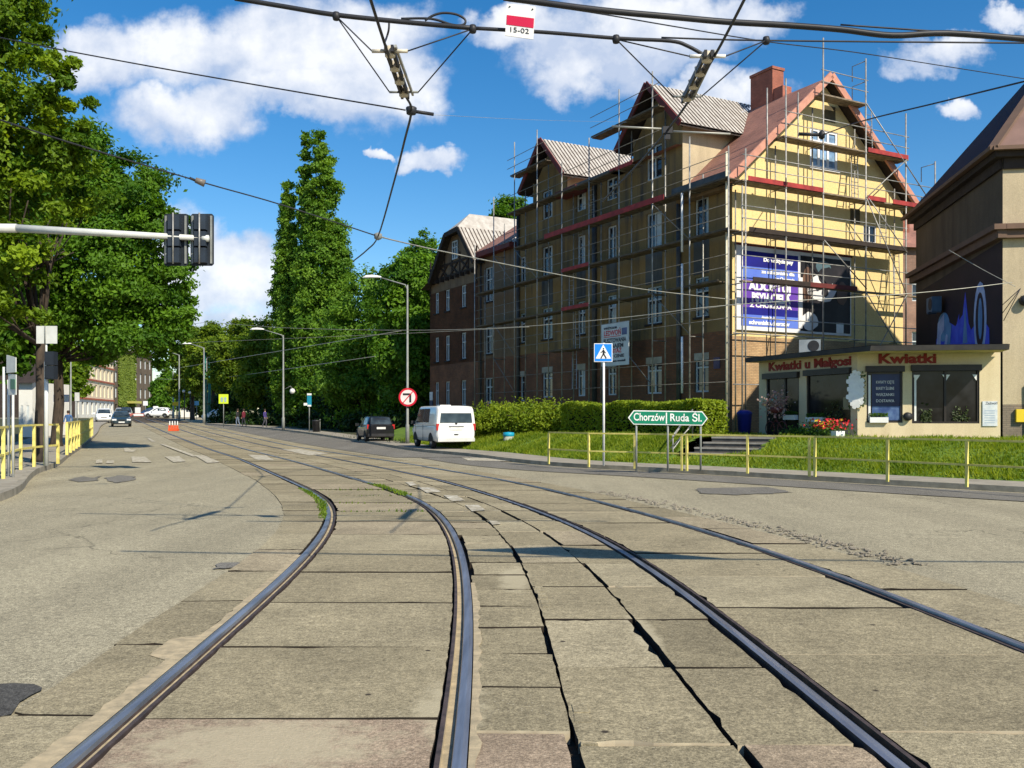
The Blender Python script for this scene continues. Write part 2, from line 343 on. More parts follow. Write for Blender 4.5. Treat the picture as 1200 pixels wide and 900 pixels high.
def blob_points(blobs, nclump, nleaf, spread=0.16, shell=(0.45, 1.0), up=0.15):
    w = np.array([(b[3] * b[4] + b[4] * b[5] + b[3] * b[5]) for b in blobs]); w = w / w.sum()
    Ps, Ns, Ts = [], [], []
    for b, k in zip(blobs, (w * nclump).astype(int) + 1):
        c = np.array(b[:3]); r = np.array(b[3:6])
        d = rng.normal(size=(k, 3)); d[:, 2] += up; d /= np.linalg.norm(d, axis=1, keepdims=True)
        rad = rng.uniform(shell[0] ** 2, shell[1] ** 2, size=(k, 1)) ** 0.5 * rng.uniform(0.86, 1.1, size=(k, 1))
        cc = c + d * r * rad
        tn = np.clip(rng.normal(0.45, 0.22, size=k), 0, 1)
        cs = rng.uniform(0.6, 1.25, size=(k, 1, 1)) * spread * r.mean()
        p = cc[:, None, :] + rng.normal(size=(k, nleaf, 3)) * cs * np.array([1, 1, 0.7])
        nn = d[:, None, :] * 0.9 + rng.normal(size=(k, nleaf, 3)) * 0.75 + np.array([0, 0, 0.35])
        Ps.append(p.reshape(-1, 3)); Ns.append(nn.reshape(-1, 3)); Ts.append((tn[:, None] + rng.normal(0, 0.09, size=(k, nleaf))).ravel())
    return np.concatenate(Ps), np.concatenate(Ns), np.concatenate(Ts)
def tree(name, label, base, tr, blobs, nclump, nleaf, size, m, bark, group=None, spread=0.16, lean=None, shell=(0.45, 1.0), twigs=True, cat='tree'):
    base = Vector(base); t = thing(name, label, cat, base, 0, group)
    mb = MB(); zlow = min(b[2] - b[5] * 0.5 for b in blobs); fork = Vector(lean) if lean else base + Vector((0, 0, max(1.5, zlow - base.z)))
    mid = (base + fork) / 2 + Vector((random.uniform(-.15, .15), 0, 0))
    mb.tube([base - Vector((0, 0, .2)), base + Vector((0, 0, .25)), mid, fork], [tr * 1.5, tr * 1.05, tr * .9, tr * .78], 10)
    if twigs:
        for b in blobs:
            c = Vector(b[:3]); ln = (c - fork).length; c = fork.lerp(c, min(1, 3.2 / max(ln, .1))); m1 = fork.lerp(c, .5) + Vector((0, 0, -.06 * (c - fork).length))
            r0 = min(tr * .4, .04 + 0.022 * (c - fork).length)
            mb.tube([fork - Vector((0, 0, .15)), m1, c], [r0, r0 * .65, r0 * .3], 6)
            for _ in range(3):
                e = c + Vector((random.uniform(-1, 1) * b[3], random.uniform(-1, 1) * b[4], random.uniform(-.3, 1) * b[5])) * .7
                mb.tube([m1.lerp(c, .5), e], [r0 * .35, .02], 5)
    mb.build('trunk', bark, t)
    P, Nn, T = blob_points(blobs, nclump, nleaf, spread, shell)
    leaf_mesh('crown', P, Nn, size * rng.uniform(.7, 1.25, size=len(P)), T, m, t)
    return t

# smooth X(Y) curves ------------------------------------------------
class Curve:
    def __init__(s, pts, tail=None):
        pts = sorted(pts, key=lambda p: p[0]); s.y = np.array([p[0] for p in pts]); s.x = np.array([p[1] for p in pts])
        yy = np.linspace(s.y[0], s.y[-1], 240); xx = np.interp(yy, s.y, s.x)
        k = np.ones(15) / 15
        for _ in range(2):
            pad = np.concatenate([xx[0] + np.arange(-7, 0) * (xx[4] - xx[0]) / 4, xx, xx[-1] + np.arange(1, 8) * (xx[-1] - xx[-5]) / 4]); xx = np.convolve(pad, k, 'valid')
        s.yy = yy; s.xx = xx; s.tail = tail
    def __call__(s, Y):
        if Y < s.yy[0]: return float(s.xx[0] + (Y - s.yy[0]) * (s.xx[6] - s.xx[0]) / (s.yy[6] - s.yy[0]))
        if Y > s.yy[-1]: return float(s.xx[-1] + (Y - s.yy[-1]) * (-0.45 if s.tail is None else s.tail))
        return float(np.interp(Y, s.yy, s.xx))
L1 = Curve([(4.31,-2.11),(5.38,-2.16),(6.1,-2.19),(7.1,-2.22),(8.29,-2.27),(9.63,-2.33),(11.35,-2.46),(13.2,-2.66),(15.2,-2.98),(16.65,-3.27),(18.4,-3.74),(20.7,-4.6),(26.2,-6.8),(34.9,-10.3),(44.6,-14.6),(57.5,-20.3),(68.5,-25.3)])
R1 = Curve([(4.31,-.25),(5.02,-.256),(6,-.28),(7.42,-.34),(9.48,-.456),(11.2,-.6),(13.6,-.88),(16.05,-1.3),(18.2,-1.82),(20.25,-2.52),(22,-3.26),(23.8,-3.98),(25.8,-4.8),(31.8,-7.2),(39.6,-10.6),(57.5,-18.4),(68.5,-23.4)])
L2 = Curve([(4.39,1.82),(4.91,1.79),(5.82,1.76),(7.04,1.69),(8.45,1.63),(9.63,1.53),(10.9,1.4),(12.6,1.18),(13.8,.95),(15.2,.62),(16.5,.31),(17.6,0),(20.25,-.78),(23.6,-1.85),(26.2,-2.9),(29.7,-4.4),(34.6,-6.5),(40.5,-9.1),(46.9,-12.0),(57.5,-16.8),(68.5,-21.8)])
R2 = Curve([(6.6,3.66),(7.39,3.61),(8.29,3.53),(9.38,3.41),(10.7,3.23),(12.3,2.96),(14.1,2.6),(15.5,2.27),(17,1.88),(18.76,1.38),(21,.72),(23.1,0),(25.5,-.94),(27.8,-1.98),(31.8,-3.6),(34.9,-5.1),(39.6,-7.25),(49.5,-11.8),(57.5,-15.3),(68.5,-20.2)])
E0 = Curve([(4.99,-2.79),(5.6,-2.83),(6.65,-2.9),(7.92,-2.93),(9.48,-2.96),(10.9,-3.02),(12.8,-3.25),(15.5,-3.8),(18,-4.5),(19.6,-5.05),(23.1,-6.4),(28.3,-8.5),(38.7,-12.9),(57.5,-21.2),(68.5,-26.2)])
E5 = Curve([(6.6,4.6),(8.1,4.45),(9.23,4.33),(10,4.17),(11.4,3.96),(12.7,3.66),(15.8,2.92),(16.65,2.66),(19,2.0),(21,1.4),(23.1,.66),(25.5,-.3),(31.8,-2.9),(39.6,-6.5),(57.5,-14.5),(68.5,-19.4)])
def lerp(a, b, t): return a + (b - a) * t
def M1f(Y): return lerp(R1(Y), L2(Y), 0.28 + 0.08 * min(1, max(0, (Y - 5) / 10)))
def M2f(Y): return lerp(R1(Y), L2(Y), 0.665)

# ------------------------------------------------------------------ common materials
ASPH = mat_asphalt('old_asphalt', (0.305, 0.272, 0.188))
ASPD = mat_asphalt('newer_asphalt', (0.165, 0.155, 0.135), 0.8)
ASPK = mat_asphalt('patch_asphalt', (0.075, 0.072, 0.066), 0.8)
SLAB = mat_slab('concrete_slabs')
DIRT = mat('dirt', (0.11, 0.085, 0.055), (0.045, 0.035, 0.025), 6, .95, bmp=.4)
SAND = mat('sand', (0.47, 0.38, 0.24), (0.30, 0.25, 0.165), 11, .95, bmp=.3)
KERB = mat('kerb_stone', (0.34, 0.31, 0.25), (0.22, 0.2, 0.16), 3, .9, bmp=.3)
PAVE = mat('pavement', (0.33, 0.30, 0.245), (0.25, 0.225, 0.18), 1.6, .92, bmp=.3)
STEEL = mat('rail_steel', (0.40, 0.43, 0.50), (0.22, 0.24, 0.29), 2, .38, .75, stretch=(8, .5, 1))
RUST = mat('rail_side', (0.10, 0.075, 0.07), (0.05, 0.04, 0.04), 9, .7, .3)
WPAINT = mat('white_paint', (0.60, 0.57, 0.48), (0.33, 0.29, 0.21), 6, .85, contrast=(.36, .54))
LAWN = mat('lawn', (0.13, 0.21, 0.022), (0.08, 0.14, 0.016), 1.5, .95, bmp=.5)
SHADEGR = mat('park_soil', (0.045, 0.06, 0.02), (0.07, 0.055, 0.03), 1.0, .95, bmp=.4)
BARK = mat('bark', (0.075, 0.055, 0.04), (0.03, 0.024, 0.02), 7, .95, bmp=.8, stretch=(1, 1, .25))
GALV = mat('galvanised_steel', (0.42, 0.41, 0.38), (0.24, 0.235, 0.22), 5, .5, .4)
GREYP = mat('grey_paint', (0.25, 0.265, 0.25), (0.19, 0.2, 0.19), 4, .55)
BLACK = mat('black_plastic', (0.02, 0.02, 0.022), (0.03, 0.03, 0.034), 5, .5)
YELL = mat('yellow_rail_paint', (0.76, 0.67, 0.20), (0.58, 0.48, 0.13), 7, .5)
WHITE = mat('white_enamel', (0.80, 0.80, 0.78), (0.70, 0.70, 0.68), 4, .4)
WIRE = mat('wire', (0.02, 0.022, 0.026), (0.035, 0.035, 0.04), 4, .5)
WIREL = mat('pale_wire', (0.45, 0.44, 0.38), (0.3, 0.3, 0.27), 3, .5, .4)
GLASS = mat_glass('window_glass')
RED = mat('red_board', (0.40, 0.045, 0.04), (0.24, 0.03, 0.03), 3, .7)
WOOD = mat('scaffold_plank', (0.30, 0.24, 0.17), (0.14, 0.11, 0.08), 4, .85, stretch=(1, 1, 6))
WINF = mat('window_frame_white', (0.62, 0.66, 0.66), (0.45, 0.50, 0.52), 3, .5)
BLUE = mat('sign_blue', (0.012, 0.15, 0.62), (0.014, 0.13, 0.52), 2, .4)
GREEN = mat('sign_green', (0.004, 0.20, 0.11), (0.005, 0.17, 0.09), 2, .4)
SRED = mat('sign_red', (0.60, 0.01, 0.03), (0.5, 0.01, 0.03), 2, .4)

# ================================================================== GROUND
Yr = [-30, -15, -5, 0, 2, 3, 4] + [4 + .5 * i for i in range(1, 60)] + [34 + 1.5 * i for i in range(1, 40)] + [100, 115, 130, 150, 175, 200, 240, 300, 400]
def sheet(name, xa, xb, m, dz, rows=Yr, nx=1, kind='structure', edge=0.0, tone=0.5):
    mb = MB()
    for a, b in zip(rows[:-1], rows[1:]):
        x0, x1, x2, x3 = xa(a), xb(a), xb(b), xa(b)
        mb.face([(x0, a, gz(a) + dz), (x1, a, gz(a) + dz), (x2, b, gz(b) + dz), (x3, b, gz(b) + dz)])
    return mb.build(name, m, kind=kind)
mb = MB()
rws = [-200, -30, 0, 42, 47, 52, 57, 62, 100, 150, 300, 600, 1500]
for a, b in zip(rws[:-1], rws[1:]): mb.face([(-900, a, gz(a) - .35), (900, a, gz(a) - .35), (900, b, gz(b) - .35), (-900, b, gz(b) - .35)])
mb.build('ground', SHADEGR, kind='structure')
jit = {}
def jag(c, s, amp=.02):
    def f(Y):
        k = (s, round(Y, 2))
        if k not in jit: jit[k] = random.uniform(-amp, amp) if Y < 30 else 0
        return c(Y) + jit[k]
    return f
e0 = lambda Y: E0(Y) + .06; e5 = lambda Y: E5(Y) - .06
Yfine = sorted(set(Yr + [4 + .12 * i for i in range(170)]))
sheet('road', lambda Y: -60 - max(0, Y - 60) * .6, e0, ASPH, -.010, Yfine)
o = sheet('road', e5, lambda Y: 60, ASPH, -.010, Yfine)
sheet('track_bed', lambda Y: E0(Y) - .1, lambda Y: E5(Y) + .1, DIRT, -0.075)
# concrete slabs, one sheet of separate paving pieces
JDARK = mat('joint_dirt', (0.035, 0.026, 0.018), (0.02, 0.016, 0.012), 8, 1); JPALE = mat('joint_dust', (0.50, 0.43, 0.30), (0.36, 0.30, 0.21), 6, 1)
mb = MB()
def slab_col(xa, xb, y0, pitch, ga, gb, fine_to=26, seed=0, red_first=False):
    rr = random.Random(seed); Y = y0
    while Y < 110:
        Y1 = Y + pitch * (1 if Y < 40 else 3)
        near = Y < 24
        ny = max(2, int((Y1 - Y) / .14)) if near else 4; nx = 8 if near else 2
        t = min(0.88, max(0, rr.gauss(.5, .26)))
        if Y1 < 5.3: t = {2: .985, 5: .93, 6: .6, 3: .97}.get(seed, rr.uniform(.3, .95))
        gap = (.010 + .0010 * Y) if near else .035
        ja, jb = (rr.random() ** 3 * .045, rr.random() ** 4 * .045) if near else (0, 0)
        dz = rr.uniform(-.004, .006); tilt = rr.uniform(-.004, .004)
        sk = rr.uniform(-.03, .03) * (1 if near else 0)
        P = [[None] * (nx + 1) for _ in range(ny + 1)]
        for j in range(ny + 1):
            for i in range(nx + 1):
                fx = i / nx; fy = j / ny
                yy = lerp(Y + gap, Y1 - gap, fy) + sk * (fx - .5)
                a = xa(yy) + ga + ja; b = xb(yy) - gb - jb; x = lerp(a, b, fx)
                if near:
                    if i in (0, nx): x += rr.uniform(-.006, .006) + (.03 if rr.random() < .03 else 0) * (1 if i == 0 else -1)
                    if j in (0, ny): yy += rr.uniform(-.004, .004) + (.03 if rr.random() < .05 else 0) * (1 if j == 0 else -1)
                P[j][i] = (x, yy, gz(yy) + dz + tilt * (fx - .5))
        side_m = 2 if (seed == 6 and rr.random() < .6) or (seed in (3, 4, 5) and rr.random() < .35) else 1
        for j in range(ny):
            for i in range(nx):
                mb.face([P[j][i], P[j][i + 1], P[j + 1][i + 1], P[j + 1][i]], tone=t)
        low = lambda p: (p[0], p[1], p[2] - .07)
        ring = [P[0][i] for i in range(nx + 1)] + [P[j][nx] for j in range(1, ny + 1)] + [P[ny][i] for i in range(nx - 1, -1, -1)] + [P[j][0] for j in range(ny - 1, 0, -1)]
        for a, b in zip(ring, ring[1:] + ring[:1]): mb.face([low(a), low(b), b, a], side_m if abs(a[1] - b[1]) < abs(a[0] - b[0]) else 1, tone=t)
        Y = Y1
P0 = 5.02 - 1.56 * 5
slab_col(E0, L1, P0 + .05, 1.56, -.01, .075, seed=1)
slab_col(L1, R1, P0, 1.56, .135, .135, seed=2)
slab_col(R1, M1f, P0 - .32, .79, .06, .006, seed=3)
slab_col(M1f, M2f, P0 + .3, 1.42, .012, .006, seed=4)
slab_col(M2f, L2, P0 + .3, 1.42, .01, .07, seed=5)
slab_col(L2, R2, P0 - .22, 1.56, .128, .128, seed=6)
slab_col(R2, E5, P0 + .6, 1.56, .06, -.01, seed=7)
mb.build('track_paving', [SLAB, JDARK, JPALE], kind='structure')
# small blocks in the widest joint, loose sand
mb = MB()
for i in range(9):
    y = 4.55 + i * .155; x = M1f(y) + .075
    mb.box((x + random.uniform(-.012, .012), y, -.034 + random.uniform(-.01, .01)), (.085, .14, .07), random.uniform(-.06, .06), tone=random.uniform(.3, .8))
for i in range(7):
    y = 8.0 + i * .17; x = M1f(y) + .07
    mb.box((x, y, -.03), (.075, .15, .07), random.uniform(-.06, .06), tone=random.uniform(.3, .8))
mb.build('joint_blocks', SLAB, kind='structure')
def ribbon(name, pts, m, z, **k):
    mb = MB()
    for a, b in zip(pts[:-1], pts[1:]): mb.face([(a[0], a[2], z), (a[1], a[2], z), (b[1], b[2], z), (b[0], b[2], z)])
    return mb.build(name, m, **k)
rr = random.Random(5)
ribbon('sand_drift', [(L1(y) - .09 - .075 * max(.1, 1 - abs(y - 4.5) / 3.2) - rr.uniform(0, .03) - (.16 if 6.3 < y < 6.9 else 0), L1(y) - .045, y) for y in [2 + .12 * i for i in range(75)]], SAND, .006, kind='structure')
ribbon('sand_drift', [(R1(y) + .045, R1(y) + .075 + rr.uniform(0, .035), y) for y in [2 + .12 * i for i in range(60)]], SAND, .005, kind='structure')
# rails ---------------------------------------------------------------
def rail(c, inner, label):
    s = inner; mb = MB(); rows = [-8, -2, 2] + [2 + .2 * i for i in range(1, 122)] + [26.5 + 1.5 * i for i in range(1, 60)] + [140]
    prof = [(-.040 * s, -.06, 1), (-.038 * s, .008, 0), (-.012 * s, .013, 0), (.030 * s, .010, 0), (.036 * s, -.012, 1), (.040 * s, -.028, 2), (.088 * s, -.028, 2), (.090 * s, .004, 1), (.116 * s, .004, 1), (.118 * s, -.06, 1)]
    for a, b in zip(rows[:-1], rows[1:]):
        for (x0, z0, m0), (x1, z1, m1) in zip(prof[:-1], prof[1:]):
            mb.face([(c(a) + x0, a, gz(a) + z0), (c(a) + x1, a, gz(a) + z1), (c(b) + x1, b, gz(b) + z1), (c(b) + x0, b, gz(b) + z0)], max(m0, 0) if m0 != 0 else 0, smooth=False)
    o = mb.build('tram_rail', [STEEL, RUST, SAND if c is R1 or c is L1 else DIRT]); o['label'] = label; o['category'] = 'tram rail'; o['group'] = 'grooved tram rails in the street'
rail(L1, 1, 'leftmost tram rail, next to the left traffic lane, with grass along its bend')
rail(R1, -1, 'shiny bluish tram rail with sandy groove running up the middle foreground')
rail(L2, 1, 'dark tram rail beside the broken slabs, left rail of the right track')
rail(R2, -1, 'rightmost tram rail, next to the cracked asphalt of the right lane')
# pavements ------------------------------------------------------------
kp = [Vector((16.5, 14.0, 0)), Vector((13.8, 17.0, 0))] + [G(*p) for p in [(1200, 577), (1040, 568), (860, 557.5), (760, 552), (690, 548.5), (640, 545), (600, 541), (570, 537), (545, 534), (500, 530), (470, 526), (440, 521), (405, 515), (365, 509), (320, 503.5), (280, 500), (240, 497.6)]]
def off_line(pts, d):
    out = []
    for i, p in enumerate(pts):
        a = pts[max(i - 1, 0)]; b = pts[min(i + 1, len(pts) - 1)]; t = (b - a); t.z = 0; t.normalize()
        out.append(Vector((p.x + t.y * d, p.y - t.x * d, p.z)))
    return out
def densify(pts, n=4):
    out = []
    for i in range(len(pts) - 1):
        p0 = pts[max(i - 1, 0)]; p1 = pts[i]; p2 = pts[i + 1]; p3 = pts[min(i + 2, len(pts) - 1)]
        for k in range(n):
            t = k / n; out.append(.5 * ((2 * p1) + (p2 - p0) * t + (2 * p0 - 5 * p1 + 4 * p2 - p3) * t * t + (3 * p1 - p0 - 3 * p2 + p3) * t ** 3))
    out.append(pts[-1]); return out
kpd = densify(kp)
def loft(mb, A, B, za, zb, tone=.5, mi=0):
    for i in range(len(A) - 1):
        g0, g1 = gz(A[i].y), gz(A[i + 1].y); h0, h1 = gz(B[i].y), gz(B[i + 1].y)
        mb.face([(A[i].x, A[i].y, g0 + za), (B[i].x, B[i].y, h0 + zb), (B[i + 1].x, B[i + 1].y, h1 + zb), (A[i + 1].x, A[i + 1].y, g1 + za)], mi, tone=tone)
def kerb_and_pave(line, sgn, width, nm, z=.12, kerb_w=.15):
    mb = MB(); B = off_line(line, sgn * kerb_w); loft(mb, line, line, -.02, z); loft(mb, line, B, z, z + .002); mb.build('kerb', KERB, kind='structure', fix=False)
    mb = MB(); C = off_line(line, sgn * width); loft(mb, B, C, z, z); mb.build('pavement', PAVE, kind='structure', fix=False)
    return C
backR = kerb_and_pave(kpd, 1, 1.75, 'right')
# grass bank and yard behind the right pavement
prof = [(1.75, .11), (2.0, .2), (2.9, .48), (3.8, .76), (4.7, .9), (7, .93), (14, .95), (40, .95)]
BANK = MB(); ncut = sum(1 for p in kpd if p.y < 60)
kb = kpd[:ncut]
STEP_O = Vector((5.25, 29.75, 0)); STEP_X = Vector((.854, -.52, 0)); STEP_N = Vector((-.52, -.854, 0))
def in_steps(x, y, m=0.0):
    q = Vector((x, y, 0)) - STEP_O; u = q.dot(STEP_X); o = q.dot(STEP_N)
    return -m < u < 2.75 + m and -3.2 < o < .1 + m
ds = [1.75, 1.85, 2.0] + [2.0 + .15 * i for i in range(1, 22)] + [5.6, 6.2, 7, 14, 40]
kbf = densify(kp, 16); kbf = [p for p in kbf if p.y < kb[-1].y + .01]
zp = lambda d: float(np.interp(d, [p[0] for p in prof], [p[1] for p in prof]))
for d0, d1 in zip(ds[:-1], ds[1:]):
    A = off_line(kbf, d0); B_ = off_line(kbf, d1)
    for i in range(len(A) - 1):
        c = (A[i] + B_[i + 1]) / 2
        if in_steps(c.x, c.y): continue
        BANK.face([(A[i].x, A[i].y, gz(A[i].y) + zp(d0)), (B_[i].x, B_[i].y, gz(B_[i].y) + zp(d1)), (B_[i + 1].x, B_[i + 1].y, gz(B_[i + 1].y) + zp(d1)), (A[i + 1].x, A[i + 1].y, gz(A[i + 1].y) + zp(d0))])
BANK.build('grass_bank', LAWN, kind='structure', fix=False)
mb = MB(); kb2 = kpd[ncut - 1:]
pr2 = [(1.75, .11), (4, .12), (60, .12)]
for (d0, z0), (d1, z1) in zip(pr2[:-1], pr2[1:]): loft(mb, off_line(kb2, d0), off_line(kb2, d1), z0, z1)
mb.build('park_ground', SHADEGR, kind='structure', fix=False)
# newer dark asphalt strip by the right kerb and on the far carriageway
mb = MB(); q = [p for p in kpd if p.y < 37]
loft(mb, off_line(q, -.35), off_line(q, -2.3), .004, .004); 
mb.build('asphalt_strip', ASPD, kind='structure', fix=False)
mb = MB(); q = [p for p in kpd if p.y >= 36]; A = off_line(q, -.1)
B = [Vector((E5(a.y) + .35, a.y, 0)) for a in A]
loft(mb, A, B, .004, .004); mb.build('far_lane', ASPD, kind='structure', fix=False)
# left pavement
kl = [Vector((-9.0, 6, 0)), Vector((-9.2, 12, 0)), Vector((-9.6, 16.5, 0)), Vector((-10.5, 19.6, 0)), Vector((-12.3, 23.5, 0)), Vector((-13.6, 26.5, 0)), Vector((-15.0, 30.5, 0)), Vector((-18.2, 38, 0)), Vector((-21.5, 46, 0)), Vector((-31.5, 70, 0)), Vector((-43.5, 98, 0)), Vector((-60, 140, 0))]
kld = densify(kl)
bl = kerb_and_pave(kld, -1, 3.6, 'left', .15)
mb = MB(); loft(mb, bl, off_line(kld, -50), .14, .2); mb.build('left_ground', SHADEGR, kind='structure', fix=False)
# markings
def patch(name, pix, m, dz=.006, rag=0.0):
    P = [G(x, y) + Vector((0, 0, dz)) for x, y in pix]
    if rag:
        Q = []
        for a, b in zip(P, P[1:] + P[:1]):
            n = max(2, int((b - a).length / .12))
            for k in range(n): Q.append(a.lerp(b, k / n) + Vector((random.gauss(0, rag), random.gauss(0, rag * 1.5), 0)))
        P = Q
    mb = MB(); mb.face(P); return mb.build(name, m, kind='structure', fix=False)
for pix in ([(187, 520.5), (192, 520.5), (232, 535), (226, 535.5)], [(228, 534), (240, 534), (258, 542), (243, 543)], [(154, 535.5), (170, 535.5), (178, 542), (155, 542)],
            [(113, 539), (120, 539), (120, 543), (112, 543)], [(126, 540), (134, 540), (133, 543), (124, 543)], [(193, 535.5), (210, 535), (218, 541), (203, 542)],
            [(145, 525.5), (150, 525), (153, 527), (160, 527.5), (156, 530), (146, 529.5)], [(172, 513.5), (175, 513.5), (183, 518), (178, 518)],
            [(541, 536.5), (600, 537.5), (604, 541), (548, 540)], [(475, 565.5), (483, 565), (489, 569), (481, 570)], [(489, 571.5), (508, 572), (517, 577), (500, 578)], [(520, 581), (535, 581), (545, 587), (529, 588)],
            [(545, 592.5), (560, 592), (569, 598.5), (553, 600)], [(573, 611), (582, 611), (587, 615), (577, 616)], [(290, 533), (312, 534), (322, 540), (300, 539)], [(330, 527), (352, 526.5), (385, 532), (362, 534)]):
    patch('road_marking', pix, WPAINT, .014)
patch('asphalt_patch', [(-40, 806), (10, 803), (53, 803), (44, 812), (0, 843), (-40, 862)], ASPK, .004, .025)
patch('asphalt_patch', [(255, 660), (288, 658), (283, 663), (262, 667), (250, 667)], ASPD, .004, .025)
patch('asphalt_patch', [(815, 572), (900, 571), (930, 577), (860, 580), (820, 578)], ASPD, .004, .025)
patch('asphalt_patch', [(80, 562), (98, 558), (108, 560), (118, 558), (114, 563), (90, 565)], ASPD, .004, .025)
patch('asphalt_patch', [(122, 560), (140, 557), (156, 558), (160, 562), (138, 566), (126, 564)], ASPD, .004, .025)
# broken asphalt beside the right rail: low lumps
mb = MB(); rr = random.Random(3)
for i in range(380):
    t = rr.random() ** 1.2; y = lerp(10.2, 20, t); x = E5(y) + rr.gauss(.28, .13); s = rr.uniform(.012, .05)
    a = [(x + math.cos(k * 1.26 + rr.uniform(-.4, .4)) * s, y + math.sin(k * 1.26) * s * 1.3, .002) for k in range(5)]
    top = (x + rr.gauss(0, s * .3), y + rr.gauss(0, s * .3), rr.uniform(.008, .03))
    for k in range(5): mb.face([a[k], a[(k + 1) % 5], top])
mb.build('broken_asphalt', mat_asphalt('crumbled_asphalt', (0.235, 0.205, 0.155), 1.0), kind='structure', fix=False)

# ================================================================== BUILDINGS
PLASD = mat_plaster('dirty_plaster', (0.29, 0.193, 0.082), (0.205, 0.14, 0.062), (0.055, 0.055, 0.058), .85)
PLASF = mat_plaster('brown_plaster', (0.24, 0.165, 0.10), (0.175, 0.122, 0.076), (0.07, 0.05, 0.042), .7)
PLASY = mat_plaster('yellow_insulation', (0.76, 0.585, 0.27), (0.69, 0.53, 0.25), (0.58, 0.45, 0.24), .35, 14)
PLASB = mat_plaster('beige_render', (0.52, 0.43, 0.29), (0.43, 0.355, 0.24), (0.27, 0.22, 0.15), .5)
PLASG = mat_plaster('shaded_beige_render', (0.135, 0.106, 0.076), (0.10, 0.079, 0.058), (0.07, 0.055, 0.042), .7)  # darker copy of the beige render, with the side wall's shade in it
SHOPP = mat_plaster('cream_shop_render', (0.66, 0.56, 0.37), (0.60, 0.50, 0.32), (0.42, 0.34, 0.2), .4, 50)
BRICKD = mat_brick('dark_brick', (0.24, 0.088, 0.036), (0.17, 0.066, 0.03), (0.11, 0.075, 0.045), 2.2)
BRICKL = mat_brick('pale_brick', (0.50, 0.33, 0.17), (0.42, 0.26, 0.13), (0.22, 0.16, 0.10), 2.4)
ROOFR = mat_brick('red_roof_tiles', (0.38, 0.17, 0.12), (0.31, 0.15, 0.11), (0.16, 0.08, 0.06), 2.6, .75)
RIBW = mat('roof_sheet', (0.50, 0.47, 0.425), (0.36, 0.325, 0.285), 2.5, .6)
RIBD = mat('roof_sheet_groove', (0.10, 0.075, 0.065), (0.06, 0.045, 0.04), 3, .85)
FASC = mat('red_fascia', (0.17, 0.03, 0.028), (0.10, 0.025, 0.022), 2, .7)
FASL = mat('salmon_verge', (0.58, 0.28, 0.20), (0.46, 0.21, 0.15), 3, .7)
SOFF = mat('dark_soffit', (0.045, 0.034, 0.028), (0.03, 0.022, 0.02), 3, .9)
GUTT = mat('zinc_gutter', (0.10, 0.105, 0.11), (0.06, 0.062, 0.065), 3, .5, .3)
CHIM = mat_brick('chimney_brick', (0.38, 0.12, 0.075), (0.30, 0.095, 0.06), (0.22, 0.1, 0.07), 3)
TIMB = mat('dark_timber', (0.045, 0.03, 0.022), (0.03, 0.02, 0.016), 5, .9)
PALE_L = mat('pale_lintel', (0.46, 0.42, 0.34), (0.34, 0.3, 0.24), 3, .9)

def fr_front(u, o, z): return Vector((9.08 - .4763 * u - .8793 * o, 38 + .8793 * u - .4763 * o, z))
def fr_gable(s, o, z): return Vector((9.08 + .8793 * s + .4763 * o, 38 + .4763 * s - .8793 * o, z))
def frame(org, xd):
    xd = Vector((xd[0], xd[1], 0)).normalized(); n = Vector((xd.y, -xd.x, 0))
    return lambda u, o, z: Vector(org) + xd * u + n * o + Vector((0, 0, z))

def wall(mb, fr, us, zs, inside, holes, depth=.17, mi=0):
    us = sorted(set([round(x, 4) for x in us] + [round(h[i], 4) for h in holes for i in (0, 1)]))
    zs = sorted(set([round(x, 4) for x in zs] + [round(h[i], 4) for h in holes for i in (2, 3)]))
    for a, b in zip(us[:-1], us[1:]):
        for c, d in zip(zs[:-1], zs[1:]):
            um, zm = (a + b) / 2, (c + d) / 2
            if not inside(um, zm): continue
            if any(h[0] - 1e-4 < um < h[1] + 1e-4 and h[2] - 1e-4 < zm < h[3] + 1e-4 for h in holes): continue
            mb.face([fr(a, 0, c), fr(b, 0, c), fr(b, 0, d), fr(a, 0, d)], mi, uv=[(a, c), (b, c), (b, d), (a, d)])
    for h in holes:
        if not inside((h[0] + h[1]) / 2, (h[2] + h[3]) / 2): continue
        a, b, c, d = h[:4]
        for p, q in (((a, c), (b, c)), ((b, c), (b, d)), ((b, d), (a, d)), ((a, d), (a, c))):
            mb.face([fr(p[0], 0, p[1]), fr(q[0], 0, q[1]), fr(q[0], -depth, q[1]), fr(p[0], -depth, p[1])], mi, uv=[(p[0], p[1])] * 4)
def window(par, fr, h, depth=.15, bars=1, transom=.64, fm=None, sill=None, arch=False, fw=.07, gm=None, curtain=None):
    a, b, c, d = h[:4]; fm = fm or WINF; mb = MB(); o0, o1 = -depth, -depth + .07
    for x0, x1, z0, z1 in ((a, b, c, c + fw), (a, b, d - fw, d), (a, a + fw, c + fw, d - fw), (b - fw, b, c + fw, d - fw)): mb.fbox(fr, x0, x1, o0, o1, z0, z1)
    zt = c + (d - c) * transom
    for k in range(1, bars + 1):
        x = a + (b - a) * k / (bars + 1); mb.fbox(fr, x - fw * .55, x + fw * .55, o0, o1 - .004, c + fw, d - fw)
    if transom < 1: mb.fbox(fr, a + fw, b - fw, o0, o1 + .004, zt - fw * .45, zt + fw * .45)
    f = mb.build('window', fm, par)
    g = MB(); g.fbox(fr, a + .02, b - .02, o0 - .03, o0 + .02, c + .02, d - .02); g.build('pane', gm or GLASS, f)
    if curtain:
        g = MB(); g.fbox(fr, a + fw + .01, a + (b - a) * curtain, o0 + .021, o0 + .026, c + fw, d - fw); g.build('curtain', WINF, f)
    if sill:
        g = MB(); g.fbox(fr, a - .06, b + .06, -.05, .08, c - .09, c - .003); g.build('sill', sill, f)
    return f

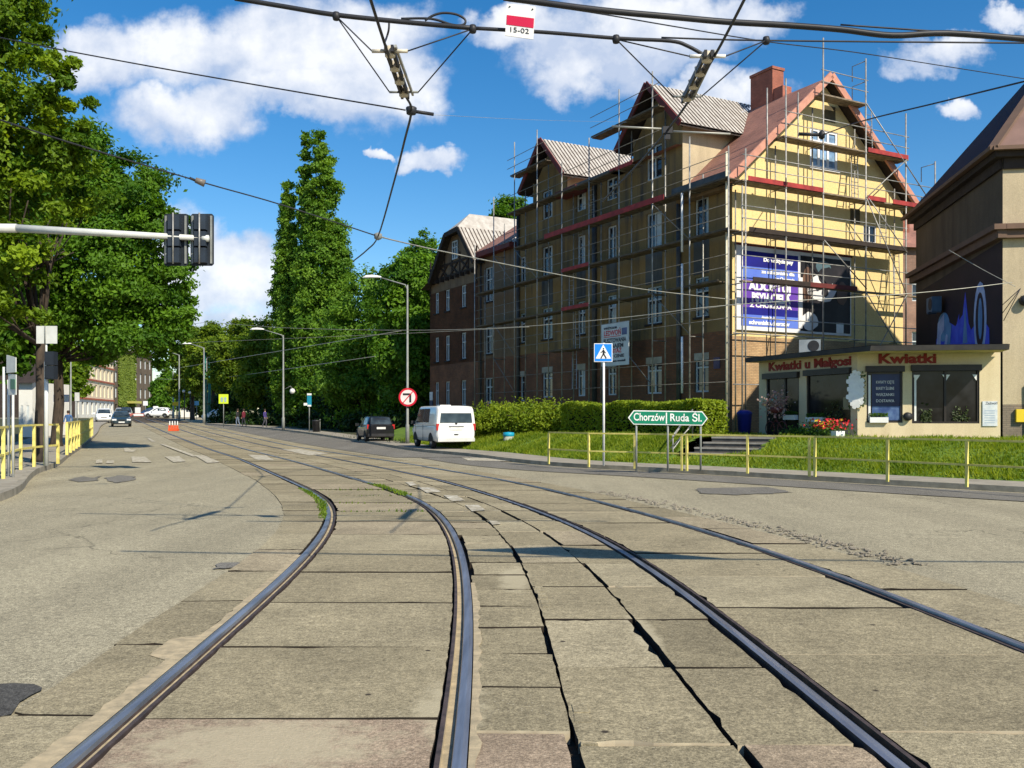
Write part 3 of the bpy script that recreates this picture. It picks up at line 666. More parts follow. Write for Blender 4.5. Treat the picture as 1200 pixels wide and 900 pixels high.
# main tenement ------------------------------------------------------
ten = thing('tenement_building', 'long dirty tenement with yellow gable and two cross gables, wrapped in scaffolding', 'building', (9.08, 38, .9))
cols = {'a': (1.47, 2.38), 'b': (4.70, 5.85), 'c': (8.30, 9.08), 'd': (11.1, 11.85), 'e': (14.4, 15.5)}
rowsz = {0: (2.66, 4.32), 1: (5.9, 7.62), 2: (9.38, 11.05), 3: (12.6, 14.15)}
holes = []
for k, (u0, u1) in cols.items():
    for r, (z0, z1) in rowsz.items():
        if r == 3 and k == 'a': continue
        if r == 3 and k in 'cd': holes.append((u0 - .05, u1 + .1, 12.35, 13.45, k, r)); continue
        holes.append((u0, u1, z0, z1, k, r))
holes.append((17.55, 18.05, 2.5, 4.2, 'f', 0)); holes.append((17.5, 18.05, 5.9, 7.6, 'f', 1)); holes.append((17.5, 18.05, 9.3, 10.9, 'f', 2))
def inside_front(u, z):
    if not 0 < u < 18.3: return False
    if z < 11.6: return True
    if 3.2 < u < 6.9 or 12.9 < u < 16.5: return z < 14.4
    return u > 3.2 and z < 13.65
uu = [0, 3.2, 6.9, 12.9, 16.5, 18.3]; zz = [.5, 5.2, 11.6, 13.65, 14.4]
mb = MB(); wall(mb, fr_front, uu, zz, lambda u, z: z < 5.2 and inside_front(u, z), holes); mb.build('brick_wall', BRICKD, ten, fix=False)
mb = MB(); wall(mb, fr_front, uu, zz, lambda u, z: z > 5.2 and inside_front(u, z), holes)
for uc in (5.05, 14.7): mb.face([fr_front(uc - 1.85, 0, 14.4), fr_front(uc + 1.85, 0, 14.4), fr_front(uc, 0, 16.3)])
mb.build('plaster_wall', PLASD, ten, fix=False)
TEALW = mat('teal_window_film', (0.22, 0.36, 0.40), (0.10, 0.2, 0.25), 2, .25)
for i, h in enumerate(holes):
    window(ten, fr_front, h, bars=1 if h[1] - h[0] > .6 else 0, sill=SOFF if h[5] in (1, 2) else None, curtain=random.choice([None, None, .45, .5, .3]))
for h in holes:
    if h[5] == 0: mb = MB(); mb.fbox(fr_front, h[0] - .02, h[1] + .02, -.02, .015, h[3] - .28, h[3] + .03); mb.build('lintel', PALE_L, ten)
# dark stucco panels below windows, drain pipes
BGP = mat_plaster('blue_grey_plaster', (0.115, 0.12, 0.115), (0.08, 0.085, 0.085), (0.04, 0.04, 0.04))
for k, (u0, u1) in cols.items(): mb = MB(); mb.fbox(fr_front, u0 - .05, u1 + .05, 0, .02, 7.75, 9.2); mb.build('spandrel_panel', BGP, ten)
mb = MB(); 
for u, zt in ((3.35, 11.3),): mb.tube([fr_front(u, .1, .9), fr_front(u, .1, zt)], .11, 8)
mb.build('drainpipe', GUTT, ten)
mb = MB(); mb.tube([fr_front(10.1, .09, .9), fr_front(10.1, .09, 13.5)], .13, 8); mb.build('drainpipe', GUTT, ten)
mb = MB(); mb.tube([fr_front(18.15, .09, .9), fr_front(18.15, .09, 13.4)], .1, 8); mb.build('drainpipe', GUTT, ten)
# gable wall: yellow insulation over pale brick
DEPW = 10.4
def slope_z(s): return 11.55 + (s if s < 5.2 else DEPW - s) * .905
def band(mb, z0, z1, s0f, s1f, mi=0): mb.face([fr_gable(s0f(z0), 0, z0), fr_gable(s1f(z0), 0, z0), fr_gable(s1f(z1), 0, z1), fr_gable(s0f(z1), 0, z1)], mi)
gh = [(4.42, 6.12, 12.5, 14.2), (7.75, 8.6, 9.5, 10.3)]
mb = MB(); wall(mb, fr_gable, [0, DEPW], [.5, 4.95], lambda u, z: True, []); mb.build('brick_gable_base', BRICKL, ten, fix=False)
mb = MB(); wall(mb, fr_gable, [0, DEPW], [4.95, 11.55], lambda u, z: True, [gh[1]])
lz = lambda z: (z - 11.55) / .905; rz_ = lambda z: DEPW - (z - 11.55) / .905
band(mb, 11.55, 12.5, lz, rz_); band(mb, 12.5, 14.2, lz, lambda z: 4.42); band(mb, 12.5, 14.2, lambda z: 6.12, rz_); band(mb, 14.2, 16.25, lz, rz_)
for p, q in (((4.42, 12.5), (6.12, 12.5)), ((6.12, 12.5), (6.12, 14.2)), ((6.12, 14.2), (4.42, 14.2)), ((4.42, 14.2), (4.42, 12.5))):
    mb.face([fr_gable(p[0], 0, p[1]), fr_gable(q[0], 0, q[1]), fr_gable(q[0], -.17, q[1]), fr_gable(p[0], -.17, p[1])])
mb.build('gable_wall', PLASY, ten, fix=False)
WHF = mat('new_white_frame', (0.80, 0.80, 0.80), (0.72, 0.72, 0.74), 3, .4)
window(ten, fr_gable, gh[0], depth=.1, bars=2, transom=.68, fm=WHF, fw=.11, gm=mat_glass('pale_glass', (0.10, 0.16, 0.24), .15), sill=WHF)
window(ten, fr_gable, gh[1], depth=.1, bars=1, transom=1, fm=WHF, fw=.05)
for q4 in ((5.3, 5.95, 14.6, 15.3), (6.9, 7.5, 10.3, 10.95)):
    mb = MB(); mb.fbox(fr_gable, q4[0], q4[1], .005, .03, q4[2], q4[3]); mb.build('dark_wall_square', mat('dark_square', (0.12, 0.095, 0.05), (0.08, 0.065, 0.04), 4, .95), ten)  # dark squares set on the gable wall
# back and end walls (close the volume)
mb = MB()
bk = lambda u, b, z: fr_front(u, -b, z)
mb.face([bk(0, DEPW, .5), bk(18.3, DEPW, .5), bk(18.3, DEPW, 11.6), bk(0, DEPW, 11.6)])
mb.face([bk(18.3, 0, .5), bk(18.3, DEPW, .5), bk(18.3, DEPW, 11.6), bk(18.3, 5.2, 16.4), bk(18.3, 0, 13.6)])
mb.face([fr_gable(0, 0, .5)] * 1 + [bk(0, 0, 11.6), bk(0, .001, 11.6)])
mb.build('rear_wall', PLASD, ten, fix=False)
# main roof
mb = MB()
def rq(pts, uvs): mb.face(pts, 0, uv=uvs)
def mrz(b): return 11.7 + (b if b < 5.2 else DEPW - b) * .905          # height over depth b behind the facade
def roofpt(u, b, dz=0): return fr_front(u, -b, mrz(b) + dz)
for (u0, u1, b0) in ((-.55, 3.2, -.6), (3.2, 18.4, 2.35)):
    for k in range(10):
        b_a, b_b = lerp(b0, 5.2, k / 10), lerp(b0, 5.2, (k + 1) / 10)
        rq([roofpt(u0, b_a), roofpt(u1, b_a), roofpt(u1, b_b), roofpt(u0, b_b)], [(u0, b_a * 1.35), (u1, b_a * 1.35), (u1, b_b * 1.35), (u0, b_b * 1.35)])
rq([roofpt(-.55, 5.2), roofpt(18.4, 5.2), roofpt(18.4, 11.2), roofpt(-.55, 11.2)], [(0, 0), (19, 0), (19, 8), (0, 8)])
# flatter strip above the attic storey
for (u0, u1) in ((3.2, 18.4),):
    a, b, c, d = fr_front(u0, .35, 13.62), fr_front(u1, .35, 13.62), roofpt(u1, 2.35, .02), roofpt(u0, 2.35, .02)
    rq([a, b, c, d], [(u0, 0), (u1, 0), (u1, 3), (u0, 3)])
mb.build('roof', ROOFR, ten, fix=False)
mb = MB()   # verge boards, soffits of the big gable
for s0, s1 in ((-.62, 5.2), (11.25, 5.2)):
    z0, z1 = mrz(s0), mrz(5.2)
    A, B = fr_gable(s0, .5, z0 + .04), fr_gable(s1, .5, z1 + .04)
    mb.beam(A, B, .1, .30)
mb.build('verge_board', FASL, ten)
mb = MB()
for s0, s1 in ((-.62, 5.2), (11.25, 5.2)):
    z0, z1 = mrz(s0) - .1, mrz(5.2) - .1
    mb.face([fr_gable(s0, .48, z0), fr_gable(s1, .48, z1), fr_gable(s1, -.2, z1), fr_gable(s0, -.2, z0)])
    mb.face([fr_gable(s0, .46, z0 + .09), fr_gable(s1, .46, z1 + .09), fr_gable(s1, -.1, z1 + .09), fr_gable(s0, -.1, z0 + .09)])
mb.build('soffit', SOFF, ten, fix=False)
for q4 in ((-.45, 3.2, .58, 11.22), (6.95, 12.85, .33, 13.45), (16.55, 18.4, .33, 13.45)): mb = MB(); mb.fbox(fr_front, q4[0], q4[1], .0, q4[2], q4[3], q4[3] + .09); mb.build('soffit', SOFF, ten)
mb = MB(); mb.fbox(fr_front, -.5, 3.15, .5, .66, 11.3, 11.58); mb.build('gutter', GUTT, ten)
mb = MB(); mb.fbox(fr_front, 6.95, 12.85, .3, .45, 13.5, 13.66); mb.build('gutter', GUTT, ten)
mb = MB(); mb.fbox(fr_front, -.02, 3.15, .0, .4, 10.98, 11.2); mb.build('cornice', PLASF, ten)
# cross gables
def cross_gable(uc):
    g = MB(); hw, ez, az, o = 2.45, 14.38, 16.85, .62
    for sgn in (1, -1):
        n = 27; back = 6.0
        for i in range(n):
            b0 = lerp(-o, back, i / n); b1 = lerp(-o, back, (i + 1) / n); bm_ = lerp(b0, b1, .62)
            for (x0, x1, mi, dz) in ((b0, bm_, 0, .03), (bm_, b1, 1, .0)):
                lo = lambda b: fr_front(uc - sgn * hw * lim(b), -b, lerp(az, ez, lim(b)) + dz)
                hi = lambda b: fr_front(uc, -b, az + dz)
                g.face([lo(x0), lo(x1), hi(x1), hi(x0)], mi)
            if i == 0 or True: pass
    r = g.build('cross_gable_roof', [RIBW, RIBD], ten, fix=False)
    g = MB()
    for sgn in (1, -1):
        g.beam(fr_front(uc - sgn * hw, .64, ez - .03), fr_front(uc, .64, az - .03), .07, .26)
    g.build('barge_board', FASC, r)
    g = MB()
    for sgn in (1, -1):
        g.face([fr_front(uc - sgn * hw, .6, ez - .12), fr_front(uc, .6, az - .12), fr_front(uc, -5, az - .12), fr_front(uc - sgn * hw, -3.2, ez - .12)])
    g.build('roof_underside', SOFF, r, fix=False)
    g = MB(); g.face([fr_front(uc - 1.85, 0, 11.5), fr_front(uc - 1.85, -4, 11.5), fr_front(uc - 1.85, -4, 14.9), fr_front(uc - 1.85, 0, 14.9)])
    g.face([fr_front(uc + 1.85, 0, 11.5), fr_front(uc + 1.85, -4, 11.5), fr_front(uc + 1.85, -4, 14.9), fr_front(uc + 1.85, 0, 14.9)])
    g.build('gable_cheek', PLASB, ten, fix=False)
def lim(b):                                       # fraction of the half width left where the cross gable meets the main roof
    zroof = 11.7 + max(b, 0) * .905
    f = (16.85 - zroof) / (16.85 - 14.38)
    return max(0.02, min(1.0, f))
cross_gable(5.05); cross_gable(14.7)
mb = MB(); mb.fbox(fr_front, 10.9, 12.9, .02, .75, 13.2, 13.5); mb.build('eave_panel', FASC, ten)
# chimneys
def boxuv(mb, fr, u0, u1, o0, o1, z0, z1):
    P = [(u0, o1), (u1, o1), (u1, o0), (u0, o0)]
    for i in range(4):
        a, b = P[i], P[(i + 1) % 4]; L = abs(a[0] - b[0]) + abs(a[1] - b[1])
        mb.face([fr(*a, z0), fr(*b, z0), fr(*b, z1), fr(*a, z1)], 0, uv=[(0, z0), (L, z0), (L, z1), (0, z1)])
    mb.face([fr(*p, z1) for p in P], 0)
mb = MB(); boxuv(mb, fr_front, 2.95, 4.4, -5.8, -5.1, 15.0, 17.85); boxuv(mb, fr_front, 2.91, 4.44, -5.84, -5.06, 17.85, 17.98); boxuv(mb, fr_front, 2.35, 2.95, -5.7, -5.15, 15.5, 16.9); mb.build('chimney', CHIM, ten)
mb = MB(); boxuv(mb, fr_front, 8.7, 9.7, -4.6, -3.9, 14, 16.6); mb.build('chimney', CHIM, ten)
mb = MB(); mb.fbox(fr_front, .72, 1.1, .02, .05, 3.62, 4.1); mb.build('house_number_plate', mat('plate_violet', (0.10, 0.07, 0.13), (0.07, 0.05, 0.1), 3, .5), ten)

# far half-timbered house --------------------------------------------
far = thing('half_timbered_house', 'brown brick house with half timbered hipped gable beyond the scaffolded tenement', 'building', fr_front(18.4, 0, .9))
fo = .3
def fr_far(u, o, z): return fr_front(u, o + fo, z)
FH = []
for (u0, u1) in ((24.75, 25.5), (27.3, 28.0), (29.1, 29.75)):
    for r, (z0, z1) in enumerate(((2.3, 3.95), (5.35, 7.05), (8.7, 10.15))): FH.append((u0, u1, z0, z1))
mb = MB(); wall(mb, fr_far, [23.0, 30.6], [.5, 5.1], lambda u, z: True, FH); mb.build('brick_wall', BRICKD, far, fix=False)
mb = MB(); wall(mb, fr_far, [23.0, 30.6], [5.1, 11.2], lambda u, z: z > 5.1, FH)
mb.face([fr_far(23.0, 0, 11.2), fr_far(30.6, 0, 11.2), fr_far(28.4, 0, 13.6), fr_far(25.1, 0, 13.6)])
mb.face([fr_far(23.0, 0, .5), fr_far(23.0, -6, .5), fr_far(23.0, -6, 11.2), fr_far(23.0, 0, 11.2)])
mb.build('plaster_wall', PLASF, far, fix=False)
for h in FH: window(far, fr_far, h, bars=1, sill=SOFF)
LH = [(21.6, 22.6, 2.4, 4.0), (21.6, 22.6, 5.5, 7.2), (21.6, 22.6, 8.75, 10.9)]
mb = MB(); wall(mb, fr_front, [18.31, 23.0], [.5, 5.2], lambda u, z: z < 5.2, LH); mb.build('brick_wall', BRICKD, far, fix=False)
mb = MB(); wall(mb, fr_front, [18.31, 23.0], [5.2, 11.9], lambda u, z: z > 5.2, LH); mb.build('plaster_wall', PLASF, far, fix=False)
for h in LH: window(far, fr_front, h, bars=1, sill=SOFF)
mb = MB()
for z in (10.95, 11.75): mb.fbox(fr_far, 23.0, 30.6, .0, .06, z, z + .14)
for u in (23.1, 24.3, 25.6, 26.8, 28.0, 29.2, 30.4): mb.fbox(fr_far, u, u + .13, .0, .055, 10.0 if u in (23.1, 30.4) else 11.0, 12.4)
for u in (24.3, 26.0, 27.6): mb.beam(fr_far(u, .04, 11.05), fr_far(u + 1.1, .04, 11.75), .06, .12); mb.beam(fr_far(u + 1.1, .045, 11.05), fr_far(u, .045, 11.75), .06, .12)
for u in (23.4, 24.2, 25, 25.8, 26.6, 27.4, 28.2, 29, 29.8): mb.fbox(fr_far, u, u + .14, .0, .3, 10.72, 10.95)
mb.build('timber_frame', TIMB, far)
window(far, fr_far, (25.9, 26.7, 12.0, 13.2), depth=-.03, bars=1)
# jerkinhead roof
mb = MB(); o = .85
def strips(A, B, n, flip=False):  # A: lower edge a->b, B: upper edge a->b
    for i in range(n):
        for t0, t1, mi, dz in ((i / n, (i + .68) / n, 0, .03), ((i + .68) / n, (i + 1) / n, 1, 0)):
            mb.face([A[0].lerp(A[1], t0) + Vector((0, 0, dz)), A[0].lerp(A[1], t1) + Vector((0, 0, dz)), B[0].lerp(B[1], t1) + Vector((0, 0, dz)), B[0].lerp(B[1], t0) + Vector((0, 0, dz))], mi)
rb = 7.0
Rlo, Rhi = fr_front(22.6, o, 11.35), fr_front(24.9, o, 13.85); Rb_lo, Rb_hi = fr_front(22.6, -rb, 11.35), fr_front(24.9, -rb, 13.85)
top = fr_front(25.9, -.5, 15.0); topb = fr_front(25.9, -rb, 15.0)
strips((Rlo, Rb_lo), (Rhi, Rb_hi), 28)
mb.face([Rhi, Rb_hi, topb, top], 0)
Llo, Lhi = fr_front(29.6, o, 10.9), fr_front(26.95, o, 13.75); Lb_lo, Lb_hi = fr_front(29.6, -rb, 10.9), fr_front(26.95, -rb, 13.75)
mb.face([Llo, Lb_lo, Lb_hi, Lhi], 1); mb.face([Lhi, Lb_hi, topb, top], 1); mb.face([Rhi, Lhi, top], 0)
mb.face([fr_front(29.6, o, 10.9), fr_front(31.0, o, 10.5), fr_front(31.0, -rb, 10.5), fr_front(29.6, -rb, 10.9)], 1)
mb.build('roof', [RIBW, RIBD], far, fix=False)
mb = MB()
for a, b in ((Rlo, Rhi), (Lhi, Llo), (Rhi, Lhi)): mb.beam(a + Vector((0, 0, -.12)), b + Vector((0, 0, -.12)), .08, .3)
mb.face([Rlo + Vector((0, 0, -.15)), Rhi + Vector((0, 0, -.15)), fr_front(24.9, -.3, 13.7), fr_front(22.6, -.3, 11.2)])
mb.face([Llo + Vector((0, 0, -.15)), Lhi + Vector((0, 0, -.15)), fr_front(26.95, -.3, 13.6), fr_front(29.6, -.3, 10.75)])
mb.build('barge_board', SOFF, far, fix=False)
mb = MB(); a = fr_front(18.3, .5, 11.9); b = fr_front(23.2, .5, 11.9); c = fr_front(23.2, -5, 15.6); d = fr_front(18.3, -5, 15.6)
mb.face([a, b, c, d], 0, uv=[(0, 0), (5, 0), (5, 6.6), (0, 6.6)]); mb.build('link_roof', ROOFR, far, fix=False)
mb = MB(); mb.fbox(fr_front, 18.4, 22.8, .05, .55, 11.55, 11.85); mb.build('eave', FASC, far)
mb = MB(); mb.tube([fr_front(23.1, .1, .9), fr_front(23.1, .1, 11.2)], .12, 8); mb.build('drainpipe', GUTT, far)
mb = MB(); mb.fbox(fr_far, 30.05, 30.55, .02, .06, 2.0, 2.7); mb.build('notice', mat('notice_blue', (0.03, 0.05, 0.12), (0.02, 0.04, 0.1), 3, .5), far)
mb = MB(); mb.fbox(fr_far, 30.05, 30.55, .02, .06, 2.72, 3.3); mb.build('notice', WHITE, far)
# end wall of the far house
mb = MB(); mb.face([fr_far(30.6, 0, .5), fr_far(30.6, -8, .5), fr_far(30.6, -8, 11), fr_far(30.6, 0, 11)]); mb.build('end_wall', PLASF, far, fix=False)

# ------------------------------------------------------------------ scaffolding
LV = [3.0, 5.05, 7.1, 9.1, 11.15, 13.25, 15.35]
WOODD = mat('shaded_plank', (0.155, 0.12, 0.08), (0.07, 0.055, 0.04), 4, .9, stretch=(1, 1, 6)); GALVD = mat('shaded_tube', (0.24, 0.225, 0.195), (0.13, 0.122, 0.108), 5, .6, .3)  # darker plank and tube copies carrying the street front's shade
def scaffold_front():
    t = thing('scaffold', 'galvanised scaffold with plank decks along the dark street front of the tenement', 'scaffold', fr_front(0, .9, .9), 0, 'scaffolding on the tenement')
    us = [-.9] + [1.5 + 2.57 * i for i in range(9)]
    tops = {0: 12.4, 1: 13.4, 2: 17.0, 3: 17.0, 4: 15.4, 5: 14.8, 6: 17.2, 7: 17.2, 8: 14.6, 9: 12.2}
    for i, u in enumerate(us):
        for o, dz in ((1.0, 0), (.28, -1.5)):
            mb = MB(); mb.tube([fr_front(u, o, .9), fr_front(u, o, tops[i] + dz)], .034, 6); mb.build('standard', GALV, t)
    mb = MB(); u = 1.9
    for z0, z1 in ((2.6, 5.0), (5.6, 8.1), (8.6, 11.1)): mb.tube([fr_front(u, 1.08, z0), fr_front(u, 1.08, z1)], .05, 8)
    mb.build('rubble_chute_pole', WHITE, t)
    decks = [(4, -.9, 17.0, 'w'), (3, -.9, 9.2, 'w'), (3, 9.2, 11.8, 'r'), (3, 11.8, 21.9, 'w'), (2, -.3, 3.2, 'w'), (2, 4.0, 9.2, 'w'), (2, 9.2, 11.8, 'r'), (2, 11.8, 21.9, 'w'), (5, 5.6, 7.4, 'r'), (5, 6.9, 13.0, 'w'), (5, 12.9, 17.8, 'w'),
             (6, 3.6, 9.0, 'w'), (6, 13.4, 17.4, 'w'), (1, 10.5, 13.0, 'w')]
    for lv, a, b, k in decks:
        mb = MB(); z = LV[lv]
        for j in range(2): mb.fbox(fr_front, a, b, .42 + j * .28, .68 + j * .28, z - .045, z)
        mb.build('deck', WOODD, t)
        mb = MB(); mb.fbox(fr_front, a, b, 1.005, 1.03, z - .02, z + (.16 if k == 'r' else .06)); mb.build('toe_board', RED if k == 'r' else WOODD, t)
    mb = MB(); mb.fbox(fr_front, 3.2, 13.5, 1.032, 1.055, LV[4] - .05, LV[4] + .2); mb.build('toe_board', RED, t)
    for lv, a, b in ((1, -.9, 21.9), (2, -.9, 21.9), (3, -.9, 21.9), (4, -.9, 18.6), (5, 3.6, 17.6), (6, 3.6, 9.1), (6, 13.4, 17.8), (0, -.9, 21.9)):
        mb = MB()
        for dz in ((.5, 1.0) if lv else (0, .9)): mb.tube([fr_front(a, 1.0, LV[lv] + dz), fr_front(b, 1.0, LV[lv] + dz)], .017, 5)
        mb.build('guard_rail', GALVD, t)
    for u0, u1, z0, z1 in ((1.5, 4.07, 9.1, 11.1), (1.5, 4.07, 5.1, 7.1), (16.9, 19.5, 3, 5.1), (16.9, 19.5, 5.1, 7.1), (14.3, 16.9, 9.1, 11.1), (16.9, 19.5, 9.1, 11.1), (4.07, 6.6, 3, 5.05)):
        mb = MB(); mb.tube([fr_front(u0, 1.03, z0), fr_front(u1, 1.03, z1)], .024, 5); mb.build('brace', GALVD, t)
    for u, lv in ((10.0, 3), (10.9, 2), (10.3, 1), (9.0, 4), (10.6, 0)):
        mb = MB(); z = LV[lv]
        for k in (0, .4): mb.beam(fr_front(u + k, .85, z), fr_front(u + k + .55, .5, z + 2.05), .035, .06)
        for j in range(7): mb.tube([fr_front(u + .55 * j / 7 + .03, .85 - .05 * j, z + .2 + .27 * j), fr_front(u + .4 + .55 * j / 7, .85 - .05 * j, z + .2 + .27 * j)], .014, 4)
        mb.build('ladder', GALV, t)
    for u in us[1:]:
        for lv in range(1, 6):
            if LV[lv] < tops[us.index(u)] - 1.6: mb = MB(); mb.tube([fr_front(u, .2, LV[lv] - .06), fr_front(u, 1.02, LV[lv] - .06)], .024, 5); mb.build('transom', GALVD, t)
scaffold_front()
def scaffold_gable():
    t = thing('scaffold', 'galvanised scaffold standing against the sunlit yellow gable', 'scaffold', fr_gable(0, .9, .9), 0, 'scaffolding on the tenement')
    S = [-.15, 2.05, 4.2, 6.8, 9.4, 11.4]; tops = [12.4, 15.6, 17.7, 17.3, 15.3, 13.4]
    for s, z in zip(S, tops):
        mb = MB(); mb.tube([fr_gable(s, .95, .9), fr_gable(s, .95, z)], .034, 6); mb.build('standard', GALV, t)
        mb = MB(); mb.tube([fr_gable(s + .1, .25, .9), fr_gable(s + .1, .25, min(z - 1.5, slope_z(min(max(s, 0), 10.3)) - .4))], .03, 6); mb.build('standard', GALV, t)
    mb = MB(); mb.tube([fr_gable(-.75, .5, .9), fr_gable(-.75, .5, 12.3)], .045, 6); mb.build('standard', mat('painted_tube', (0.72, 0.68, 0.52), (0.6, 0.55, 0.4), 4, .5), t)
    mb = MB(); mb.tube([fr_gable(1.35, .6, 11.2), fr_gable(1.35, .6, 15.2)], .03, 6); mb.build('standard', GALV, t)
    mb = MB(); mb.tube([fr_gable(3.1, .6, 9.1), fr_gable(3.1, .6, 15.3)], .03, 6); mb.build('standard', GALV, t)
    for lv, a, b, boards in ((2, -.3, 10.9, [(.2, 3.4, SOFF), (3.4, 6.2, FASC)]), (3, -.3, 9.5, [(0, 9.4, SOFF)]), (4, -.3, 11.5, [(-.05, 2.05, RED), (2.08, 4.15, RED), (6.85, 8.0, RED), (8.5, 11.4, RED)]),
                             (5, 1.95, 9.6, [(6.9, 9.5, RED)]), (6, 4.1, 6.95, [])):
        mb = MB()
        for j in range(3):
            if lv != 2 or j == 2: mb.fbox(fr_gable, a, b, .3 + j * .22, .5 + j * .22, LV[lv] - .06, LV[lv])
        mb.build('deck', WOOD, t)
        for x0, x1, m in boards:
            mb = MB(); mb.fbox(fr_gable, x0, x1, .985, 1.01, LV[lv] - .03, LV[lv] + .16); mb.build('toe_board', m, t)
        mb = MB()
        for dz in (.5, 1.0): mb.tube([fr_gable(a, .95, LV[lv] + dz), fr_gable(min(b, 11.4), .95, LV[lv] + dz)], .022, 5)
        mb.build('guard_rail', GALV, t)
    for z in (2.9, 4.95, 5.6):
        mb = MB(); mb.tube([fr_gable(-.8, .95, z), fr_gable(10.9, .95, z)], .026, 5); mb.build('guard_rail', GALV, t)
    for s0, s1, z0, z1 in ((9.4, 6.8, 7.1, 11.15), (6.8, 9.4, 3.6, 7.1), (6.8, 9.4, 11.2, 13.2), (6.8, 11.2, 15.3, 11.3), (9.4, 6.9, 9.0, 11.2), (6.8, 9.3, 7.0, 4.2), (4.2, 6.8, 9.1, 7.2)):
        mb = MB(); mb.tube([fr_gable(s0, 1.0, z0), fr_gable(s1, 1.0, z1)], .026, 5); mb.build('brace', GALV, t)
    for s, lv in ((7.0, 5), (7.9, 3), (8.8, 2), (6.1, 4)):
        mb = MB(); z = LV[lv]
        for k in (0, .4): mb.beam(fr_gable(s + k, .8, z), fr_gable(s + k + .35, .45, z + 2.0), .035, .06)
        for j in range(7): mb.tube([fr_gable(s + .35 * j / 7 + .03, .8 - .05 * j, z + .2 + .27 * j), fr_gable(s + .4 + .35 * j / 7, .8 - .05 * j, z + .2 + .27 * j)], .014, 4)
        mb.build('ladder', GALV, t)
    for s, z in ((11.4, 13.3), (11.4, 11.9), (6.8, 17.2), (6.8, 16.3)):
        mb = MB(); mb.tube([fr_gable(s, .95, z), fr_gable(s - .05, .25, z - .03), fr_gable(s - .05, .25, z - .7)], .022, 5); mb.build('guard_frame', GALV, t)
    for i, s in enumerate(S):
        for lv in range(1, 6):
            if LV[lv] < tops[i] - 1.2: mb = MB(); mb.tube([fr_gable(s, .05, LV[lv] - .08), fr_gable(s, 1.0, LV[lv] - .08)], .024, 5); mb.build('transom', GALV, t)
scaffold_gable()

# ------------------------------------------------------------------ banner on the gable
bnr = thing('banner', 'purple and blue printed advertising banner with a dog, hung on the yellow gable', 'banner', fr_gable(3.5, .08, 5.2))
BB = mat('banner_navy', (0.014, 0.016, 0.24), (0.010, 0.011, 0.17), 1, .5); BP = mat('banner_purple', (0.11, 0.05, 0.36), (0.16, 0.06, 0.42), .6, .5)
BL = mat('banner_lightblue', (0.10, 0.17, 0.62), (0.14, 0.24, 0.68), .6, .5); BK = mat('banner_black', (0.012, 0.012, 0.016), (0.03, 0.026, 0.03), 1.5, .5)
BW = mat('banner_white', (0.78, 0.77, 0.76), (0.66, 0.65, 0.66), 2, .5); BN = mat('banner_brown', (0.16, 0.09, 0.06), (0.10, 0.06, 0.05), 2, .5)
mb = MB(); mb.fbox(fr_gable, .15, 6.85, .03, .10, 5.2, 8.7); mb.build('backing', BW, bnr)
def panel(nm, a, b, c, d, m, o=.105): mb = MB(); mb.fbox(fr_gable, a, b, o, o + .006, c, d); return mb.build(nm, m, bnr)
panel('print', .38, 3.6, 7.85, 8.5, BB); panel('print', .38, 3.6, 7.3, 7.85, BL); panel('print', .38, 3.6, 6.15, 7.3, BP); panel('print', .38, 3.6, 5.85, 6.15, BB); panel('print', .38, 3.6, 5.38, 5.85, BL)
panel('print', 3.75, 6.78, 5.3, 8.55, BK)
def blob_panel(nm, cs, cz, rs, rzz, m, o, n=14, wob=.12, seed=0):
    q = random.Random(seed); pts = [fr_gable(cs + math.cos(2 * math.pi * k / n) * rs * (1 + q.uniform(-wob, wob)), o, cz + math.sin(2 * math.pi * k / n) * rzz * (1 + q.uniform(-wob, wob))) for k in range(n)]
    mb = MB(); mb.prism(pts, fr_gable(0, .004, 0) - fr_gable(0, 0, 0), 0); return mb.build(nm, m, bnr, fix=False)
blob_panel('dog_picture', 5.0, 7.2, .85, .62, BW, .116, seed=2); blob_panel('dog_picture', 5.35, 7.75, .55, .4, BK, .122, seed=3); blob_panel('dog_picture', 5.2, 7.05, .22, .2, BK, .122, seed=4)
blob_panel('dog_picture', 4.75, 7.15, .1, .09, BK, .122, seed=5); blob_panel('dog_picture', 4.15, 7.3, .3, .75, BN, .116, seed=6); blob_panel('dog_picture', 6.25, 7.05, .35, .55, BN, .122, seed=7)
blob_panel('dog_picture', 5.1, 8.15, .5, .28, mat('banner_teal', (0.10, 0.17, 0.2), (0.07, 0.12, 0.15), 2, .5), .117, seed=8); blob_panel('dog_picture', 4.3, 5.75, .5, .4, BW, .117, seed=9)
panel('print', 3.62, 3.86, 5.4, 7.6, BW, .117)
gx = fr_gable(1, 0, 0) - fr_gable(0, 0, 0)
BWT = mat('banner_lettering', (0.85, 0.85, 0.85), (0.8, 0.8, 0.8), 2, .6)
def btxt(s, u, z, sz, w): text(bnr, 'lettering', s, sz, fr_gable(u, .122, z), gx, (0, 0, 1), BWT, .004, w, bold=sz * .05)
btxt('Do wzięcia psy', 1.6, 8.12, .22, 1.7); btxt('ze schroniska dla', 1.5, 7.62, .2, 1.9); btxt('w Chorzowie', 2.35, 7.38, .19, 1.05)
btxt('ADOPTUJ', .8, 6.88, .52, 2.4); btxt('PSYJACIELA', .95, 6.42, .5, 2.2); btxt('Z CHORZOWA', .85, 6.18, .24, 2.4); btxt('dowiedz się', 1.5, 5.72, .15, .8); btxt('schronisko.chorzow', .8, 5.46, .24, 2.3)
mb = MB(); mb.fbox(fr_gable, .1, 6.9, .02, .13, 8.7, 8.78); mb.build('top_batten', FASC, bnr)
mb = MB(); mb.fbox(fr_gable, 5.9, 6.35, .118, .122, 5.3, 5.75); mb.build('print', WHITE, bnr)

